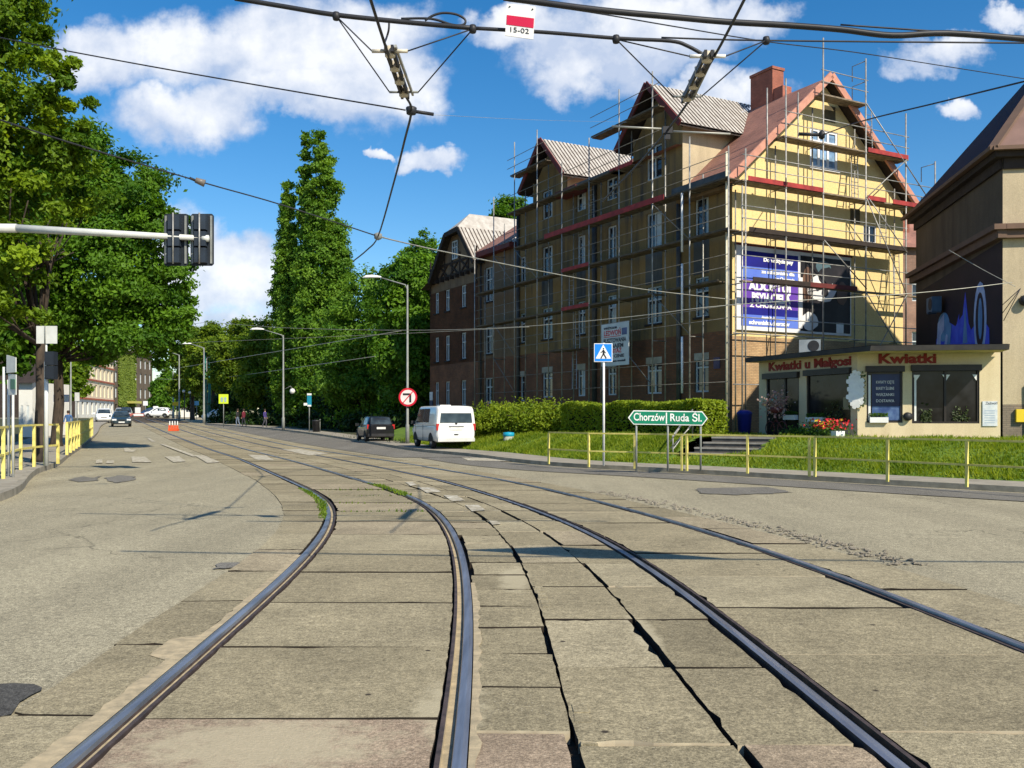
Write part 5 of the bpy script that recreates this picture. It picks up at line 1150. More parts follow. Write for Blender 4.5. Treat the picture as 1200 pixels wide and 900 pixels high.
# pedestrian crossing sign
cb = G(707.5, 546, .12); cs = thing('crossing_sign', 'blue pedestrian crossing sign on a tall pale pole', 'road sign', cb); Yc = cb.y
cp = lambda px, py, dy=0: W(px, py, Yc) + Vector((0, dy, 0))
mb = MB(); mb.tube([cb, (cb.x, cb.y, cp(0, 402).z)], .035, 8); mb.build('pole', WHITE, cs)
mb = MB(); mb.prism([cp(696, 402.5, -.05), cp(717.5, 402.5, -.05), cp(717.5, 424.2, -.05), cp(696, 424.2, -.05)], (0, .015, 0)); mb.build('border', WHITE, cs)
mb = MB(); mb.prism([cp(696.8, 403.3, -.057), cp(716.7, 403.3, -.057), cp(716.7, 423.4, -.057), cp(696.8, 423.4, -.057)], (0, .006, 0)); mb.build('panel', mat('bright_blue', (0.01, 0.22, 0.80), (0.012, 0.2, 0.72), 2, .4), cs)
mb = MB(); mb.prism([cp(706.7, 403.8, -.064), cp(715.8, 420.4, -.064), cp(697.8, 420.4, -.064)], (0, .006, 0)); mb.build('triangle', WHITE, cs)
mb = MB()
def stroke(a, b, w):
    a = cp(*a, -.07); b = cp(*b, -.07); mb.beam(a, b, .004, w, up=(b - a).cross(Vector((0, 1, 0))))
stroke((707, 410), (707, 415), .05); stroke((707, 414.5), (704, 420), .036); stroke((707, 414.5), (710.2, 420), .036); stroke((706.8, 411), (703.8, 413.5), .026); stroke((707.2, 411), (709.5, 414), .026)
mb.prism([cp(707 + math.cos(k) * .85, 408.6 + math.sin(k) * .85, -.072) for k in np.linspace(0, 6.28, 9)[:-1]], (0, .004, 0))
mb.build('walking_figure', BLACK, cs)
# ================================================================== LAMPS
def lamp(label, base, h, arm=1.3, ang=R(180), head_s=1.0, r=.075, group='street lamps along the road', col=None, extra_globe=False):
    t = thing('street_lamp', label, 'street lamp', base, 0, group); m = col or GREYP
    b = Vector(base); top = b + Vector((0, 0, h)); d = Vector((math.cos(ang), math.sin(ang), 0))
    mb = MB(); mb.tube([b, b + Vector((0, 0, 1.0)), b + Vector((0, 0, 1.05)), top], [r * 1.5, r * 1.4, r, r * .6], 8); mb.build('pole', m, t)
    mb = MB(); e = top + d * arm + Vector((0, 0, arm * .28)); mb.tube([top - Vector((0, 0, .3)), top + d * .12, e], [r * .5, r * .5, r * .4], 6); mb.build('arm', m, t)
    mb = MB(); k = head_s; q = [(-.05, .05), (.1, .11), (.35, .15), (.62, .12), (.75, .03)]
    sd_ = Vector((-d.y, d.x, 0))
    for (a0, w0), (a1, w1) in zip(q[:-1], q[1:]):
        lo0, lo1 = e + d * a0 * k, e + d * a1 * k
        up0, up1 = Vector((0, 0, w0 * .75 * k)), Vector((0, 0, w1 * .75 * k))
        for s in (1, -1): mb.face([lo0 + sd_ * w0 * k * s, lo1 + sd_ * w1 * k * s, lo1 + up1 + sd_ * w1 * .5 * k * s, lo0 + up0 + sd_ * w0 * .5 * k * s])
        mb.face([lo0 + sd_ * w0 * k, lo1 + sd_ * w1 * k, lo1 - sd_ * w1 * k, lo0 - sd_ * w0 * k]); mb.face([lo0 + up0 + sd_ * w0 * .5 * k, lo1 + up1 + sd_ * w1 * .5 * k, lo1 + up1 - sd_ * w1 * .5 * k, lo0 + up0 - sd_ * w0 * .5 * k])
    mb.build('lamp_head', WHITE, t)
    if extra_globe:
        mb = MB(); g = b + Vector((.15, 0, h * .43)); mb.tube([g, g + Vector((.45, 0, .25)), g + Vector((.62, 0, .05))], .025, 5); mb.build('globe_arm', m, t)
        mb = MB(); c = g + Vector((.62, 0, -.18)); mb.lathe(c, [(0, -.24), (.16, -.18), (.24, 0), (.16, .18), (0, .24)], 12); mb.build('globe', WHITE, t)
    return t
LP = GX(477.5, 50, .12)
l1 = lamp('tall grey street lamp carrying the no left turn sign beside the white van', LP, 8.6, 1.5, R(175), 1.3)
nt_ = thing('no_turn_sign', 'round red rimmed no left turn sign on the lamp post', 'road sign', LP + Vector((.0, -.15, 2.2)))
c = W(478, 465.5, 49.84); 
def disc(c, r, th, n=28): return [c + Vector((math.cos(2 * math.pi * k / n) * r, 0, math.sin(2 * math.pi * k / n) * r)) for k in range(n)], (0, th, 0)
mb = MB(); mb.prism(*disc(c, .50, .02)); mb.build('rim', SRED, nt_)
mb = MB(); mb.prism(*disc(c + Vector((0, -.008, 0)), .40, .007)); mb.build('face', mat('sign_pinkish_white', (0.78, 0.70, 0.68), (0.7, 0.62, 0.6), 3, .5), nt_)
mb = MB(); q = c + Vector((0, -.013, 0))
mb.beam(q + Vector((-.27, 0, .16)), q + Vector((.10, 0, .16)), .005, .11, up=(0, 0, 1)); mb.beam(q + Vector((.13, 0, .2)), q + Vector((.13, 0, -.28)), .005, .11, up=(1, 0, 0)); mb.build('arrow', BLACK, nt_)
mb = MB(); mb.beam(q + Vector((.26, -.006, .30)), q + Vector((-.26, -.006, -.30)), .005, .05, up=(1, 0, -1)); mb.build('slash', SRED, nt_)
lamp('grey street lamp with a white globe, before the park trees', GX(332, 78, .12), 8.0, 1.7, R(178), 1.5, .09, extra_globe=True)
lamp('distant grey street lamp left of the green tram poles', GX(239, 105, .1), 8.6, 1.6, R(170), 1.8, .11)
lamp('distant double height lamp with arm to the left, behind the orange barrier', GX(210, 128, .1), 9.0, 1.6, R(175), 1.7, .12)
lamp('distant lamp with its arm to the right, beside the green tram poles', GX(242, 120, .1), 8.2, 1.6, R(5), 1.7, .12)
lamp('small distant lamp next to the yellow shop sign', GX(203, 138, .1), 7.2, 1.0, R(175), 1.5, .13)
GRNP = mat('green_pole', (0.02, 0.16, 0.13), (0.015, 0.12, 0.1), 3, .5)
for px, Y, h, lb in ((240.5, 112, 8.3, 'dark green tram pole, thicker one near the far kerb'), (245.5, 118, 7.4, 'slender dark green tram pole by the pale houses')):
    b = GX(px, Y, .1); t = thing('tram_pole', lb, 'pole', b, 0, 'green tram poles'); mb = MB(); mb.tube([b, b + Vector((0, 0, 3)), b + Vector((0, 0, h))], [.22, .2, .1], 8); mb.build('shaft', GRNP, t)
    mb = MB(); mb.lathe(b + Vector((0, 0, h)), [(.12, 0), (.14, .05), (.05, .15), (0, .17)], 8); mb.build('cap', GRNP, t)
for px, py, Y, r, lb in ((215.5, 458.5, 125, .2, 'white globe lamp in the dark trees left of the road'), (222.5, 460, 125, .2, 'white globe lamp hanging on a dark post'), (207, 465, 135, .17, 'small white globe lamp above the yellow shop sign')):
    c = W(px, py, Y); b = GX(px + .6, Y, .1); t = thing('globe_lamp', lb, 'street lamp', b, 0, 'globe lamps in the park'); mb = MB(); mb.tube([b, (b.x, b.y, c.z + .3)], .07, 6); mb.build('pole', BLACK, t)
    mb = MB(); mb.lathe(c + Vector((0, -.1, 0)), [(0, -r), (r * .7, -r * .7), (r, 0), (r * .7, r * .7), (0, r)], 10); mb.build('globe', WHITE, t)
# school crossing sign, bus stop, shop signs far away
def board_sign(name, label, cat, px, py0, py1, w_px, base_py, m, post=GREYP, Y=None, face=None, dz=.12, th=.03):
    Yb = Y or G(px, base_py, dz).y; b = GX(px, Yb, dz); t = thing(name, label, cat, b)
    mb = MB(); mb.tube([b, (b.x, b.y, W(px, py0, Yb).z)], .04, 7); mb.build('post', post, t)
    mb = MB(); a = W(px - w_px / 2, py0, Yb - .05); c = W(px + w_px / 2, py1, Yb - .05); mb.prism([(a.x, a.y, a.z), (c.x, a.y, a.z), (c.x, a.y, c.z), (a.x, a.y, c.z)], (0, -th, 0)); mb.build('panel', m, t)
    return t, Yb
FLUO = mat('fluorescent_yellow', (0.62, 0.78, 0.04), (0.55, 0.7, 0.03), 3, .5)
t, Yb = board_sign('school_crossing_sign', 'fluorescent yellow square children crossing sign on a grey post', 'road sign', 262, 462, 473, 11.2, 501, FLUO, Y=86)
mb = MB(); c = W(262, 467.6, Yb - .09)
for dx in (-.16, .16): mb.prism([c + Vector((dx - .1, 0, -.28)), c + Vector((dx + .1, 0, -.28)), c + Vector((dx + .13, 0, .1)), c + Vector((dx, 0, .2)), c + Vector((dx - .13, 0, .1))], (0, -.004, 0))
mb.build('figures', mat('sign_grey_figures', (0.35, 0.45, 0.4), (0.3, 0.4, 0.35), 3, .6), t)
t, Yb = board_sign('bus_stop_sign', 'tall teal bus stop sign with white caps before the park', 'bus stop sign', 362.5, 461, 476, 5.2, 504, mat('teal_sign', (0.01, 0.23, 0.34), (0.01, 0.19, 0.3), 3, .5), Y=72)
for py0, py1, px, w in ((461, 463.2, 362.5, 5.2), (474.4, 476.4, 362.5, 4.2), (472.2, 475.2, 358, 4.2)):
    mb = MB(); a = W(px - w / 2, py0, Yb - .1); c = W(px + w / 2, py1, Yb - .1); mb.prism([a, (c.x, a.y, a.z), c, (a.x, a.y, c.z)], (0, -.01, 0)); mb.build('white_strip', WHITE, t)
b = GX(370.5, 72, .12); t = thing('litter_bin', 'dark litter bin beside the teal bus stop sign', 'bin', b); mb = MB(); mb.lathe(b, [(0, 0), (.26, 0), (.3, .8), (.33, .82), (.33, .9), (0, .95)], 10); mb.build('body', BLACK, t); mb = MB(); mb.tube([b + Vector((.3, 0, 0)), b + Vector((.3, 0, 1))], .03, 5); mb.build('post', GREYP, t)
board_sign('shop_sign', 'small yellow shop sign on a post far down the street', 'sign', 207, 471.2, 475.4, 9.5, 491, mat('shop_yellow', (0.75, 0.5, 0.02), (0.7, 0.45, 0.02), 3, .5), Y=132, dz=.1)
board_sign('blue_sign', 'small light blue square sign left of the green tram poles', 'road sign', 230.5, 470, 475, 5, 491, mat('pale_blue_sign', (0.16, 0.42, 0.62), (0.12, 0.36, 0.55), 3, .5), Y=130, dz=.1)
board_sign('advert_board', 'white upright advertising board among the distant parked cars', 'board', 182.5, 476, 485.5, 6, 489, WHITE, Y=150, dz=.05)
board_sign('advert_board', 'white advertising board before the ivy covered house', 'board', 161.5, 477.5, 486, 6.5, 489, WHITE, Y=152, dz=.05)
board_sign('hanging_board', 'small white square board in front of the dark ivy house', 'board', 170.5, 470, 475.3, 5.4, 489, WHITE, Y=155, dz=.05)
# blue stump of a bin on the grass by the van
b = G(596, 527, .12) + Vector((0, 0, .22)); t = thing('bollard', 'stub with blue painted top in the grass right of the white van', 'bollard', b)
mb = MB(); mb.lathe(b, [(0, 0), (.24, 0), (.23, .38), (0, .38)], 12); mb.build('base', mat('pale_concrete', (0.36, 0.38, 0.30), (0.25, 0.27, 0.22), 4, .9), t)
mb = MB(); mb.lathe(b + Vector((0, 0, .381)), [(.235, 0), (.26, .04), (.25, .17), (0, .2)], 12); mb.build('top', mat('turquoise_paint', (0.01, 0.30, 0.46), (0.01, 0.25, 0.4), 3, .5), t)
# orange barrier between the tracks
b = G(203.5, 505.3, 0); t = thing('traffic_barrier', 'orange and white plastic barrier standing between the tram tracks', 'barrier', b)
ORG = mat('orange_plastic', (0.75, 0.11, 0.03), (0.65, 0.09, 0.03), 3, .5)
mb = MB(); mb.box(b + Vector((0, 0, .12)), (.8, .4, .2)); mb.build('foot', ORG, t)
for k in range(4):
    mb = MB(); mb.tube([b + Vector((-.33 + .22 * k, 0, .2)), b + Vector((-.33 + .22 * k, 0, .85))], .035, 6); mb.build('white_post', WHITE, t)
    mb = MB(); mb.box(b + Vector((-.33 + .22 * k, -.06, .36)), (.17, .03, .3)); mb.build('orange_slat', ORG, t)
b = GX(160.5, 148, .0); t = thing('traffic_barrier', 'red and white road barrier far off beside the distant cars', 'barrier', b); mb = MB(); mb.box(b + Vector((0, 0, .5)), (2.2, .3, .5)); mb.build('board', mat('faded_red', (0.5, 0.16, 0.12), (0.4, 0.12, 0.1), 3, .6), t); mb = MB(); mb.box(b + Vector((.3, -.18, .5)), (1.6, .03, .3)); mb.build('stripe', WHITE, t)

# ================================================================== TRAFFIC SIGNALS ON THE LEFT
ga = thing('signal_gantry', 'long pale cantilever arm with two traffic signal heads seen from behind', 'traffic signal', (-15.6, 24.0, .15))
mb = MB(); mb.tube([(-15.6, 24, .15), (-15.6, 24, 3), (-15.6, 24, 6.6)], [.14, .12, .10], 10); mb.build('pole', GREYP, ga)
PALEM = mat('pale_grey_mast', (0.62, 0.63, 0.60), (0.52, 0.53, 0.5), 3, .5)
mb = MB(); mb.tube([W(-105, 266.5, 24), W(20, 267.5, 24)], .115, 10); mb.tube([W(18, 267.5, 24), W(241, 279.5, 24)], [.105, .07], 10); mb.build('arm', PALEM, ga)
mb = MB(); mb.lathe(W(241, 279.5, 24), [(0, -.1), (.09, -.08), (.09, .08), (0, .1)], 8, 'x'); mb.build('end_cap', PALEM, ga)
BKP = mat('signal_back', (0.018, 0.024, 0.034), (0.012, 0.016, 0.022), 2, .6)
for x0, x1 in ((192, 220.5), (223.2, 250.5)):
    hd = MB(); a, c = W(x0, 250.5, 24.12), W(x1, 311.5, 24.12)
    r_ = .05; hd.prism([(a.x + r_, a.y, a.z), (c.x - r_, a.y, a.z), (c.x, a.y, a.z - r_), (c.x, a.y, c.z + r_), (c.x - r_, a.y, c.z), (a.x + r_, a.y, c.z), (a.x, a.y, c.z + r_), (a.x, a.y, a.z - r_)], (0, .02, 0)); h = hd.build('signal_head', BKP, ga)
    mb = MB()
    for k in range(3):
        zc = a.z - .25 - .43 * k; mb.box(((a.x + c.x) / 2, a.y - .1, zc), (.30, .18, .38))
    mb.build('lamp_housing', mat('signal_housing', (0.03, 0.042, 0.06), (0.02, 0.026, 0.036), 2, .5), h)
    mb = MB(); mb.tube([((a.x + c.x) / 2, a.y - .22, a.z - .02), ((a.x + c.x) / 2, a.y - .22, c.z + .02)], .022, 6); mb.build('hanger_tube', GALV, h)
    for xx in (a.x + .06, c.x - .06):
        mb = MB(); mb.box((xx, a.y - .02, (a.z + c.z) / 2), (.05, .03, 1.25)); mb.build('stiffener', GREYP, h)
    mb = MB()
    for k in range(3): mb.lathe(((a.x + c.x) / 2, a.y + .03, a.z - .25 - .43 * k), [(0, 0), (.11, 0), (.14, .18), (.12, .18)], 12, 'y')
    mb.build('visor', BLACK, h)
b = GX(54.3, 27.6, .15); ps = thing('signal_post', 'white post with dark pedestrian signal and white square board, behind the left railing', 'traffic signal', b); Yp = b.y
mb = MB(); mb.tube([b, (b.x, b.y, W(0, 423, Yp).z)], .06, 10); mb.tube([(b.x, b.y, W(0, 425, Yp).z), (b.x, b.y, W(0, 400, Yp).z)], .03, 8); mb.build('pole', PALEM, ps)
a, c = W(42.5, 382, Yp - .06), W(66.8, 402.6, Yp - .06); mb = MB(); mb.prism([a, (c.x, a.y, a.z), c, (a.x, a.y, c.z)], (0, .02, 0)); mb.build('board_back', PALEM, ps)
mb = MB(); mb.tube([(b.x, a.y - .02, a.z), (b.x, a.y - .02, c.z)], .018, 6); mb.build('board_rail', GREYP, ps)
a, c = W(56.5, 412, Yp + .1), W(67.5, 445, Yp + .1); mb = MB()
for k in range(2): mb.box(((a.x + c.x) / 2, Yp, lerp(a.z, c.z, .25 + .5 * k)), (.27, .26, .40))
mb.build('signal_head', BKP, ps)
mb = MB(); mb.tube([(b.x, b.y, a.z - .2), (c.x - .1, b.y, a.z - .2)], .02, 5); mb.tube([(b.x, b.y, c.z + .15), (c.x - .1, b.y, c.z + .15)], .02, 5); mb.build('bracket', GREYP, ps)
b = GX(8, 22.5, .15); bs = thing('sign_boards', 'two grey backed sign boards on slender posts at the left edge', 'road sign', b)
for px in (4.5, 10, 15.2):
    q = GX(px, 22.5 if px != 10 else 22.8, .15); mb = MB(); mb.tube([q, (q.x, q.y, W(0, 430 if px < 8 else 445, q.y).z)], .032, 7); mb.build('post', PALEM, bs)
def quadplate(px0, py0, px1, py1, Y0, Y1, m, nm, par, skew=3):
    a, b_, c, d = W(px0, py0, Y0), W(px1, py0 + skew, Y1), W(px1, py1 - skew * .3, Y1), W(px0, py1, Y0); n = (b_ - a).cross(d - a).normalized() * .02
    mb = MB(); mb.prism([a, b_, c, d], n); mb.build(nm, m, par)
quadplate(7.5, 416, 18.3, 437, 22.3, 22.0, PALEM, 'board', bs); quadplate(9.5, 438, 18.5, 463, 22.3, 22.0, PALEM, 'board', bs, 1)
quadplate(12, 444, 17.5, 456, 22.2, 21.95, mat('faded_green', (0.12, 0.26, 0.16), (0.1, 0.2, 0.14), 4, .6), 'faded_print', bs, .6)

# ================================================================== VEHICLES
TYRE = mat('tyre', (0.018, 0.018, 0.018), (0.03, 0.03, 0.03), 6, .85); RIM = mat('wheel_rim', (0.40, 0.40, 0.42), (0.28, 0.28, 0.3), 5, .35, .8)
CGL = mat_glass('car_glass', (0.015, 0.022, 0.026), .05); LRED = mat('tail_lamp', (0.50, 0.03, 0.03), (0.4, 0.025, 0.025), 5, .2); LWHT = mat('head_lamp', (0.75, 0.76, 0.78), (0.6, 0.62, 0.66), 5, .15)
PLATE = mat('number_plate', (0.72, 0.72, 0.70), (0.62, 0.62, 0.6), 5, .5)
def paint(nm, c, rough=.28):
    m = mat(nm, c, tuple(x * .93 for x in c), 2, rough); bs = m.node_tree.nodes['Principled BSDF']; bs.inputs['Coat Weight'].default_value = .5; bs.inputs['Coat Roughness'].default_value = .06; return m
def interp(T, y, k):
    ys = [r[0] for r in T]; return float(np.interp(y, ys, [r[k] for r in T]))
def make_car(name, label, cat, loc, rz, body, low, up, wheels, wr, glass, lights, plates, group=None, trim=None, scale=1.0, handles=()):
    """low: rows (y, half width, z bottom, z belt); up: rows (y, half width at belt, half width at roof, z belt, z roof)"""
    t = thing(name, label, cat, loc, rz, group); t.scale = (scale,) * 3
    mb = MB(); ys = np.linspace(low[0][0], low[-1][0], 23)
    def ringlow(y):
        w, z0, z1 = interp(low, y, 1), interp(low, y, 2), interp(low, y, 3); h = z1 - z0
        return [(w * .82, z0), (w * .97, z0 + h * .10), (w, z0 + h * .38), (w * 1.005, z0 + h * .62), (w * .985, z0 + h * .86), (w * .95, z1 - .02), (w * .86, z1 + .005)]
    def skin(mb, rows, ys):
        for y0, y1, r0, r1 in zip(ys[:-1], ys[1:], rows[:-1], rows[1:]):
            f0 = [(x, y0, z) for x, z in r0] + [(-x, y0, z) for x, z in reversed(r0)]; f1 = [(x, y1, z) for x, z in r1] + [(-x, y1, z) for x, z in reversed(r1)]
            for i in range(len(f0)):
                j = (i + 1) % len(f0); mb.face([f0[i], f0[j], f1[j], f1[i]], smooth=True)
        for y, r, rev in ((ys[0], rows[0], False), (ys[-1], rows[-1], True)):
            f = [(x, y, z) for x, z in r] + [(-x, y, z) for x, z in reversed(r)]; mb.face(list(reversed(f)) if rev else f)
    skin(mb, [ringlow(y) for y in ys], ys)
    yu = np.linspace(up[0][0], up[-1][0], 19)
    def ringup(y):
        wb, wt, zb, zt = (interp(up, y, k) for k in (1, 2, 3, 4)); h = max(zt - zb, .02); rr_ = min(.07, h * .4)
        return [(wb, zb - .06), (wb, zb), (lerp(wb, wt, .5) + .008, zb + h * .5), (wt + .01, zt - rr_), (wt - .03, zt - rr_ * .3), (wt * .8, zt), (wt * .4, zt + .015)]
    skin(mb, [ringup(y) for y in yu], yu)
    bd = mb.build('body', body, t, world=False)
    def side_pt(y, f, s, off=.012):
        wb, wt, zb, zt = (interp(up, y, k) for k in (1, 2, 3, 4)); h = max(zt - zb, .02); g = (zt - .07 - zb) * f / h if h > .15 else f
        return (s * (lerp(wb, wt + .01, f) + off), y, lerp(zb, zt - .07, f))
    for g in glass:
        if g[0] == 'side':
            for s in (1, -1):
                mb = MB(); pts = [side_pt(y, f, s) for y, f in g[1]]; mb.prism(pts, (s * .004, 0, 0)); mb.build('side_window', CGL, t, world=False)
        else:
            mb = MB(); mb.prism(g[1], g[2]); mb.build(g[0], CGL, t, world=False)
    for x, y in wheels:
        for s in (1, -1):
            mb = MB(); c = (s * x, y, wr); w = .2
            mb.lathe((c[0] - w / 2, c[1], c[2]), [(wr * .6, 0), (wr * .93, .0), (wr, .04), (wr, w - .04), (wr * .93, w), (wr * .6, w)], 20, 'x'); wh = mb.build('wheel', TYRE, t, world=False)
            mb = MB(); xo_ = s * (w / 2 - .015); mb.lathe((c[0] + xo_ - .01, c[1], c[2]), [(0, .0), (wr * .62, 0), (wr * .62, .02), (0, .03 * s + .01)], 14, 'x'); mb.build('rim', RIM, wh, world=False)
            mb = MB(); n = 14; ry = wr * 1.22; 
            xx = s * (interp(low, y, 1) + .004)
            pts = [(xx, y + math.cos(math.pi * k / n) * ry, max(.2, wr + math.sin(math.pi * k / n) * ry)) for k in range(n + 1)]
            mb.prism(pts, (s * .006, 0, 0)); mb.build('wheel_arch', TYRE, t, world=False)
    for nm, c, d, m in lights:
        for s in (1, -1): mb = MB(); mb.box((s * c[0], c[1], c[2]), d, -s * .25 if nm == 'headlight' else 0); mb.build(nm, m, t, world=False)
    for c, d, m, nm in plates: mb = MB(); mb.box(c, d); mb.build(nm, m, t, world=False)
    for s in (1, -1):
        y = trim or up[-1][0] - .55; mb = MB(); mb.box((s * (interp(low, y, 1) + .11), y, interp(low, y, 3) + .06), (.2, .1, .16)); mb.build('mirror', BLACK if cat == 'van' else body, t, world=False)
    return t
WV = paint('white_van_paint', (0.80, 0.80, 0.78))
vy = 42.3; vl = Vector(((534.5 - 600) / F * 42.0, 42.0, .0))
van = make_car('van', 'white delivery van parked at the verge with its rear to the camera', 'van', vl + Vector((-.81, 2.3, 0.13)), R(19.5), WV,
    [(-2.45, .84, .42, 1.12), (-2.40, .92, .36, 1.12), (-2.2, .95, .30, 1.13), (1.5, .95, .30, 1.13), (2.1, .93, .30, 1.10), (2.38, .85, .32, .95), (2.45, .72, .4, .8)],
    [(-2.43, .90, .80, 1.10, 1.84), (-2.36, .935, .83, 1.10, 1.93), (-2.1, .94, .84, 1.11, 1.96), (.9, .94, .84, 1.11, 1.97), (1.3, .94, .82, 1.11, 1.90), (1.75, .92, .76, 1.10, 1.5), (2.15, .88, .7, 1.09, 1.13)],
    [(.83, -1.45), (.83, 1.55)], .33,
    [('side', [(-1.05, .12), (-.05, .12), (-.05, .93), (-1.05, .93)]), ('side', [(.02, .12), (1.45, .12), (1.3, .62), (1.0, .93), (.02, .93)]),
     ('rear_window', [(-.76, -2.452, 1.20), (.76, -2.452, 1.20), (.70, -2.412, 1.82), (-.70, -2.412, 1.82)], (0, -.006, 0)), ('windscreen', [(-.75, 2.13, 1.16), (.75, 2.13, 1.16), (.68, 1.36, 1.86), (-.68, 1.36, 1.86)], (0, .02, .02))],
    [('tail_light', (.86, -2.40, 1.0), (.13, .09, .3), LRED), ('headlight', (.7, 2.36, .8), (.36, .12, .2), LWHT)],
    [((0, -2.462, .93), (.56, .02, .13), PLATE, 'number_plate'), ((0, -2.462, 1.02), (.7, .02, .035), BLACK, 'plate_lamp'), ((0, -2.46, .42), (1.74, .08, .16), mat('van_bumper', (0.62, 0.62, 0.6), (0.5, 0.5, 0.48), 3, .5), 'rear_bumper'), ((0, -2.46, 1.16), (.09, .02, .08), BLACK, 'badge'), ((0, -2.465, .66), (.2, .02, .05), BLACK, 'door_handle'),
     ((-.955, .0, .72), (.012, .016, .74), BLACK, 'door_seam'), ((-.955, 1.48, .72), (.012, .016, .74), BLACK, 'door_seam'), ((-.957, .4, 1.0), (.012, 2.4, .016), BLACK, 'slide_rail'), ((-.35, -1.6, 1.985), (.5, .6, .05), WV, 'roof_hatch'), ((0, -1.9, .36), (1.4, .3, .1), BLACK, 'underbody')], trim=1.5)
HATCH_LOW = [(-1.85, .74, .42, .93), (-1.78, .80, .30, .95), (-1.5, .835, .22, .96), (.9, .835, .22, .92), (1.5, .80, .22, .82), (1.78, .70, .26, .72), (1.85, .58, .34, .62)]
HATCH_UP = [(-1.80, .74, .58, .92, .98), (-1.72, .77, .60, .92, 1.28), (-1.5, .79, .62, .93, 1.45), (-.8, .80, .64, .93, 1.50), (.0, .80, .63, .92, 1.48), (.4, .79, .60, .91, 1.36), (1.1, .74, .6, .88, .92)]
def hatch(label, loc, rz, body, name='parked_car', cat='car', group=None, scale=1.0):
    return make_car(name, label, cat, loc, rz, body, HATCH_LOW, HATCH_UP, [(.73, -1.2), (.73, 1.15)], .30,
        [('side', [(-1.45, .15), (-.55, .15), (-.55, .92), (-1.25, .92)]), ('side', [(-.48, .15), (.75, .12), (.3, .85), (.0, .92), (-.48, .92)]),
         ('rear_window', [(-.62, -1.80, 1.02), (.62, -1.80, 1.02), (.54, -1.58, 1.40), (-.54, -1.58, 1.40)], (0, -.02, .01)), ('windscreen', [(-.62, 1.06, .96), (.62, 1.06, .96), (.54, .36, 1.36), (-.54, .36, 1.36)], (0, .03, .03))],
        [('tail_light', (.74, -1.75, .88), (.14, .12, .26), LRED), ('headlight', (.58, 1.74, .62), (.3, .16, .16), LWHT)],
        [((0, -1.86, .80), (.52, .03, .12), PLATE, 'number_plate'), ((0, -1.84, .40), (1.5, .1, .16), BLACK, 'rear_bumper'), ((0, 1.83, .42), (.52, .05, .11), PLATE, 'number_plate'), ((0, 1.82, .56), (.6, .06, .12), BLACK, 'grille')], group=group, scale=scale)
BKC = paint('black_car_paint', (0.012, 0.012, 0.014)); 
hb = Vector(((446 - 600) / F * 53.5, 53.5, gz(53.5) + .0)); hatch('black hatchback standing beyond the white van, rear lights towards the camera', hb + Vector((-.6, 1.75, 0.08)), R(20), BKC)
SED_LOW = [(-2.2, .68, .45, .9), (-2.05, .82, .28, .94), (-1.5, .87, .22, .95), (1.0, .87, .22, .92), (1.8, .84, .22, .80), (2.15, .74, .26, .70), (2.22, .6, .34, .6)]
SED_UP = [(-1.75, .78, .55, .93, .96), (-1.15, .80, .58, .94, 1.36), (-.5, .82, .60, .94, 1.43), (.2, .82, .60, .93, 1.41), (.5, .81, .58, .92, 1.3), (1.2, .78, .6, .90, .93)]
def sedan(label, loc, rz, body, scale=1.0, group=None):
    return make_car('car', label, 'car', loc, rz, body, SED_LOW, SED_UP, [(.76, -1.35), (.76, 1.35)], .31,
        [('side', [(-1.2, .15), (-.35, .12), (-.35, .9), (-.95, .9)]), ('side', [(-.28, .12), (.85, .12), (.35, .85), (.1, .9), (-.28, .9)]), ('windscreen', [(-.68, 1.14, .98), (.68, 1.14, .98), (.56, .46, 1.33), (-.56, .46, 1.33)], (0, .03, .03)), ('rear_window', [(-.62, -1.70, 1.0), (.62, -1.70, 1.0), (.54, -1.2, 1.33), (-.54, -1.2, 1.33)], (0, -.03, .03))],
        [('headlight', (.60, 2.12, .64), (.36, .16, .15), LWHT), ('tail_light', (.66, -2.13, .8), (.28, .12, .16), LRED)],
        [((0, 2.2, .42), (.52, .06, .11), PLATE, 'number_plate'), ((0, 2.17, .60), (.62, .1, .12), BLACK, 'grille'), ((0, 2.18, .30), (1.2, .08, .1), BLACK, 'lower_intake')], scale=scale, group=group)
PETR = paint('dark_teal_paint', (0.02, 0.04, 0.055))
q = GX(132, 92); sedan('dark teal sedan driving towards the camera on the left lane', q + Vector((0, 2, .02)), R(180 + 24), PETR, 1.08)
q = GX(122, 112); hatch('white hatchback right behind the oncoming dark sedan', q + Vector((0, 0, .02)), R(180 + 24), WV, 'car', scale=1.15)
PKC = paint('silver_paint', (0.45, 0.46, 0.47))
for px, Y, rz, m, lb in ((185, 150, 95, WV, 'white car parked broadside at the far end of the street'), (175.5, 156, 110, paint('navy_paint', (0.02, 0.05, 0.12)), 'dark blue car parked left of the far white car'), (147.5, 150, 200, BKC, 'black car parked before the ivy covered house'),
                          (141, 158, 200, PKC, 'silver car parked far away before the brown house front'), (256.5, 118, 80, WV, 'white car parked under the trees by the tram poles')):
    q = GX(px, Y); hatch(lb, q + Vector((0, 0, .05)), R(rz), m, 'parked_car', group='cars parked far down the street', scale=1.1)

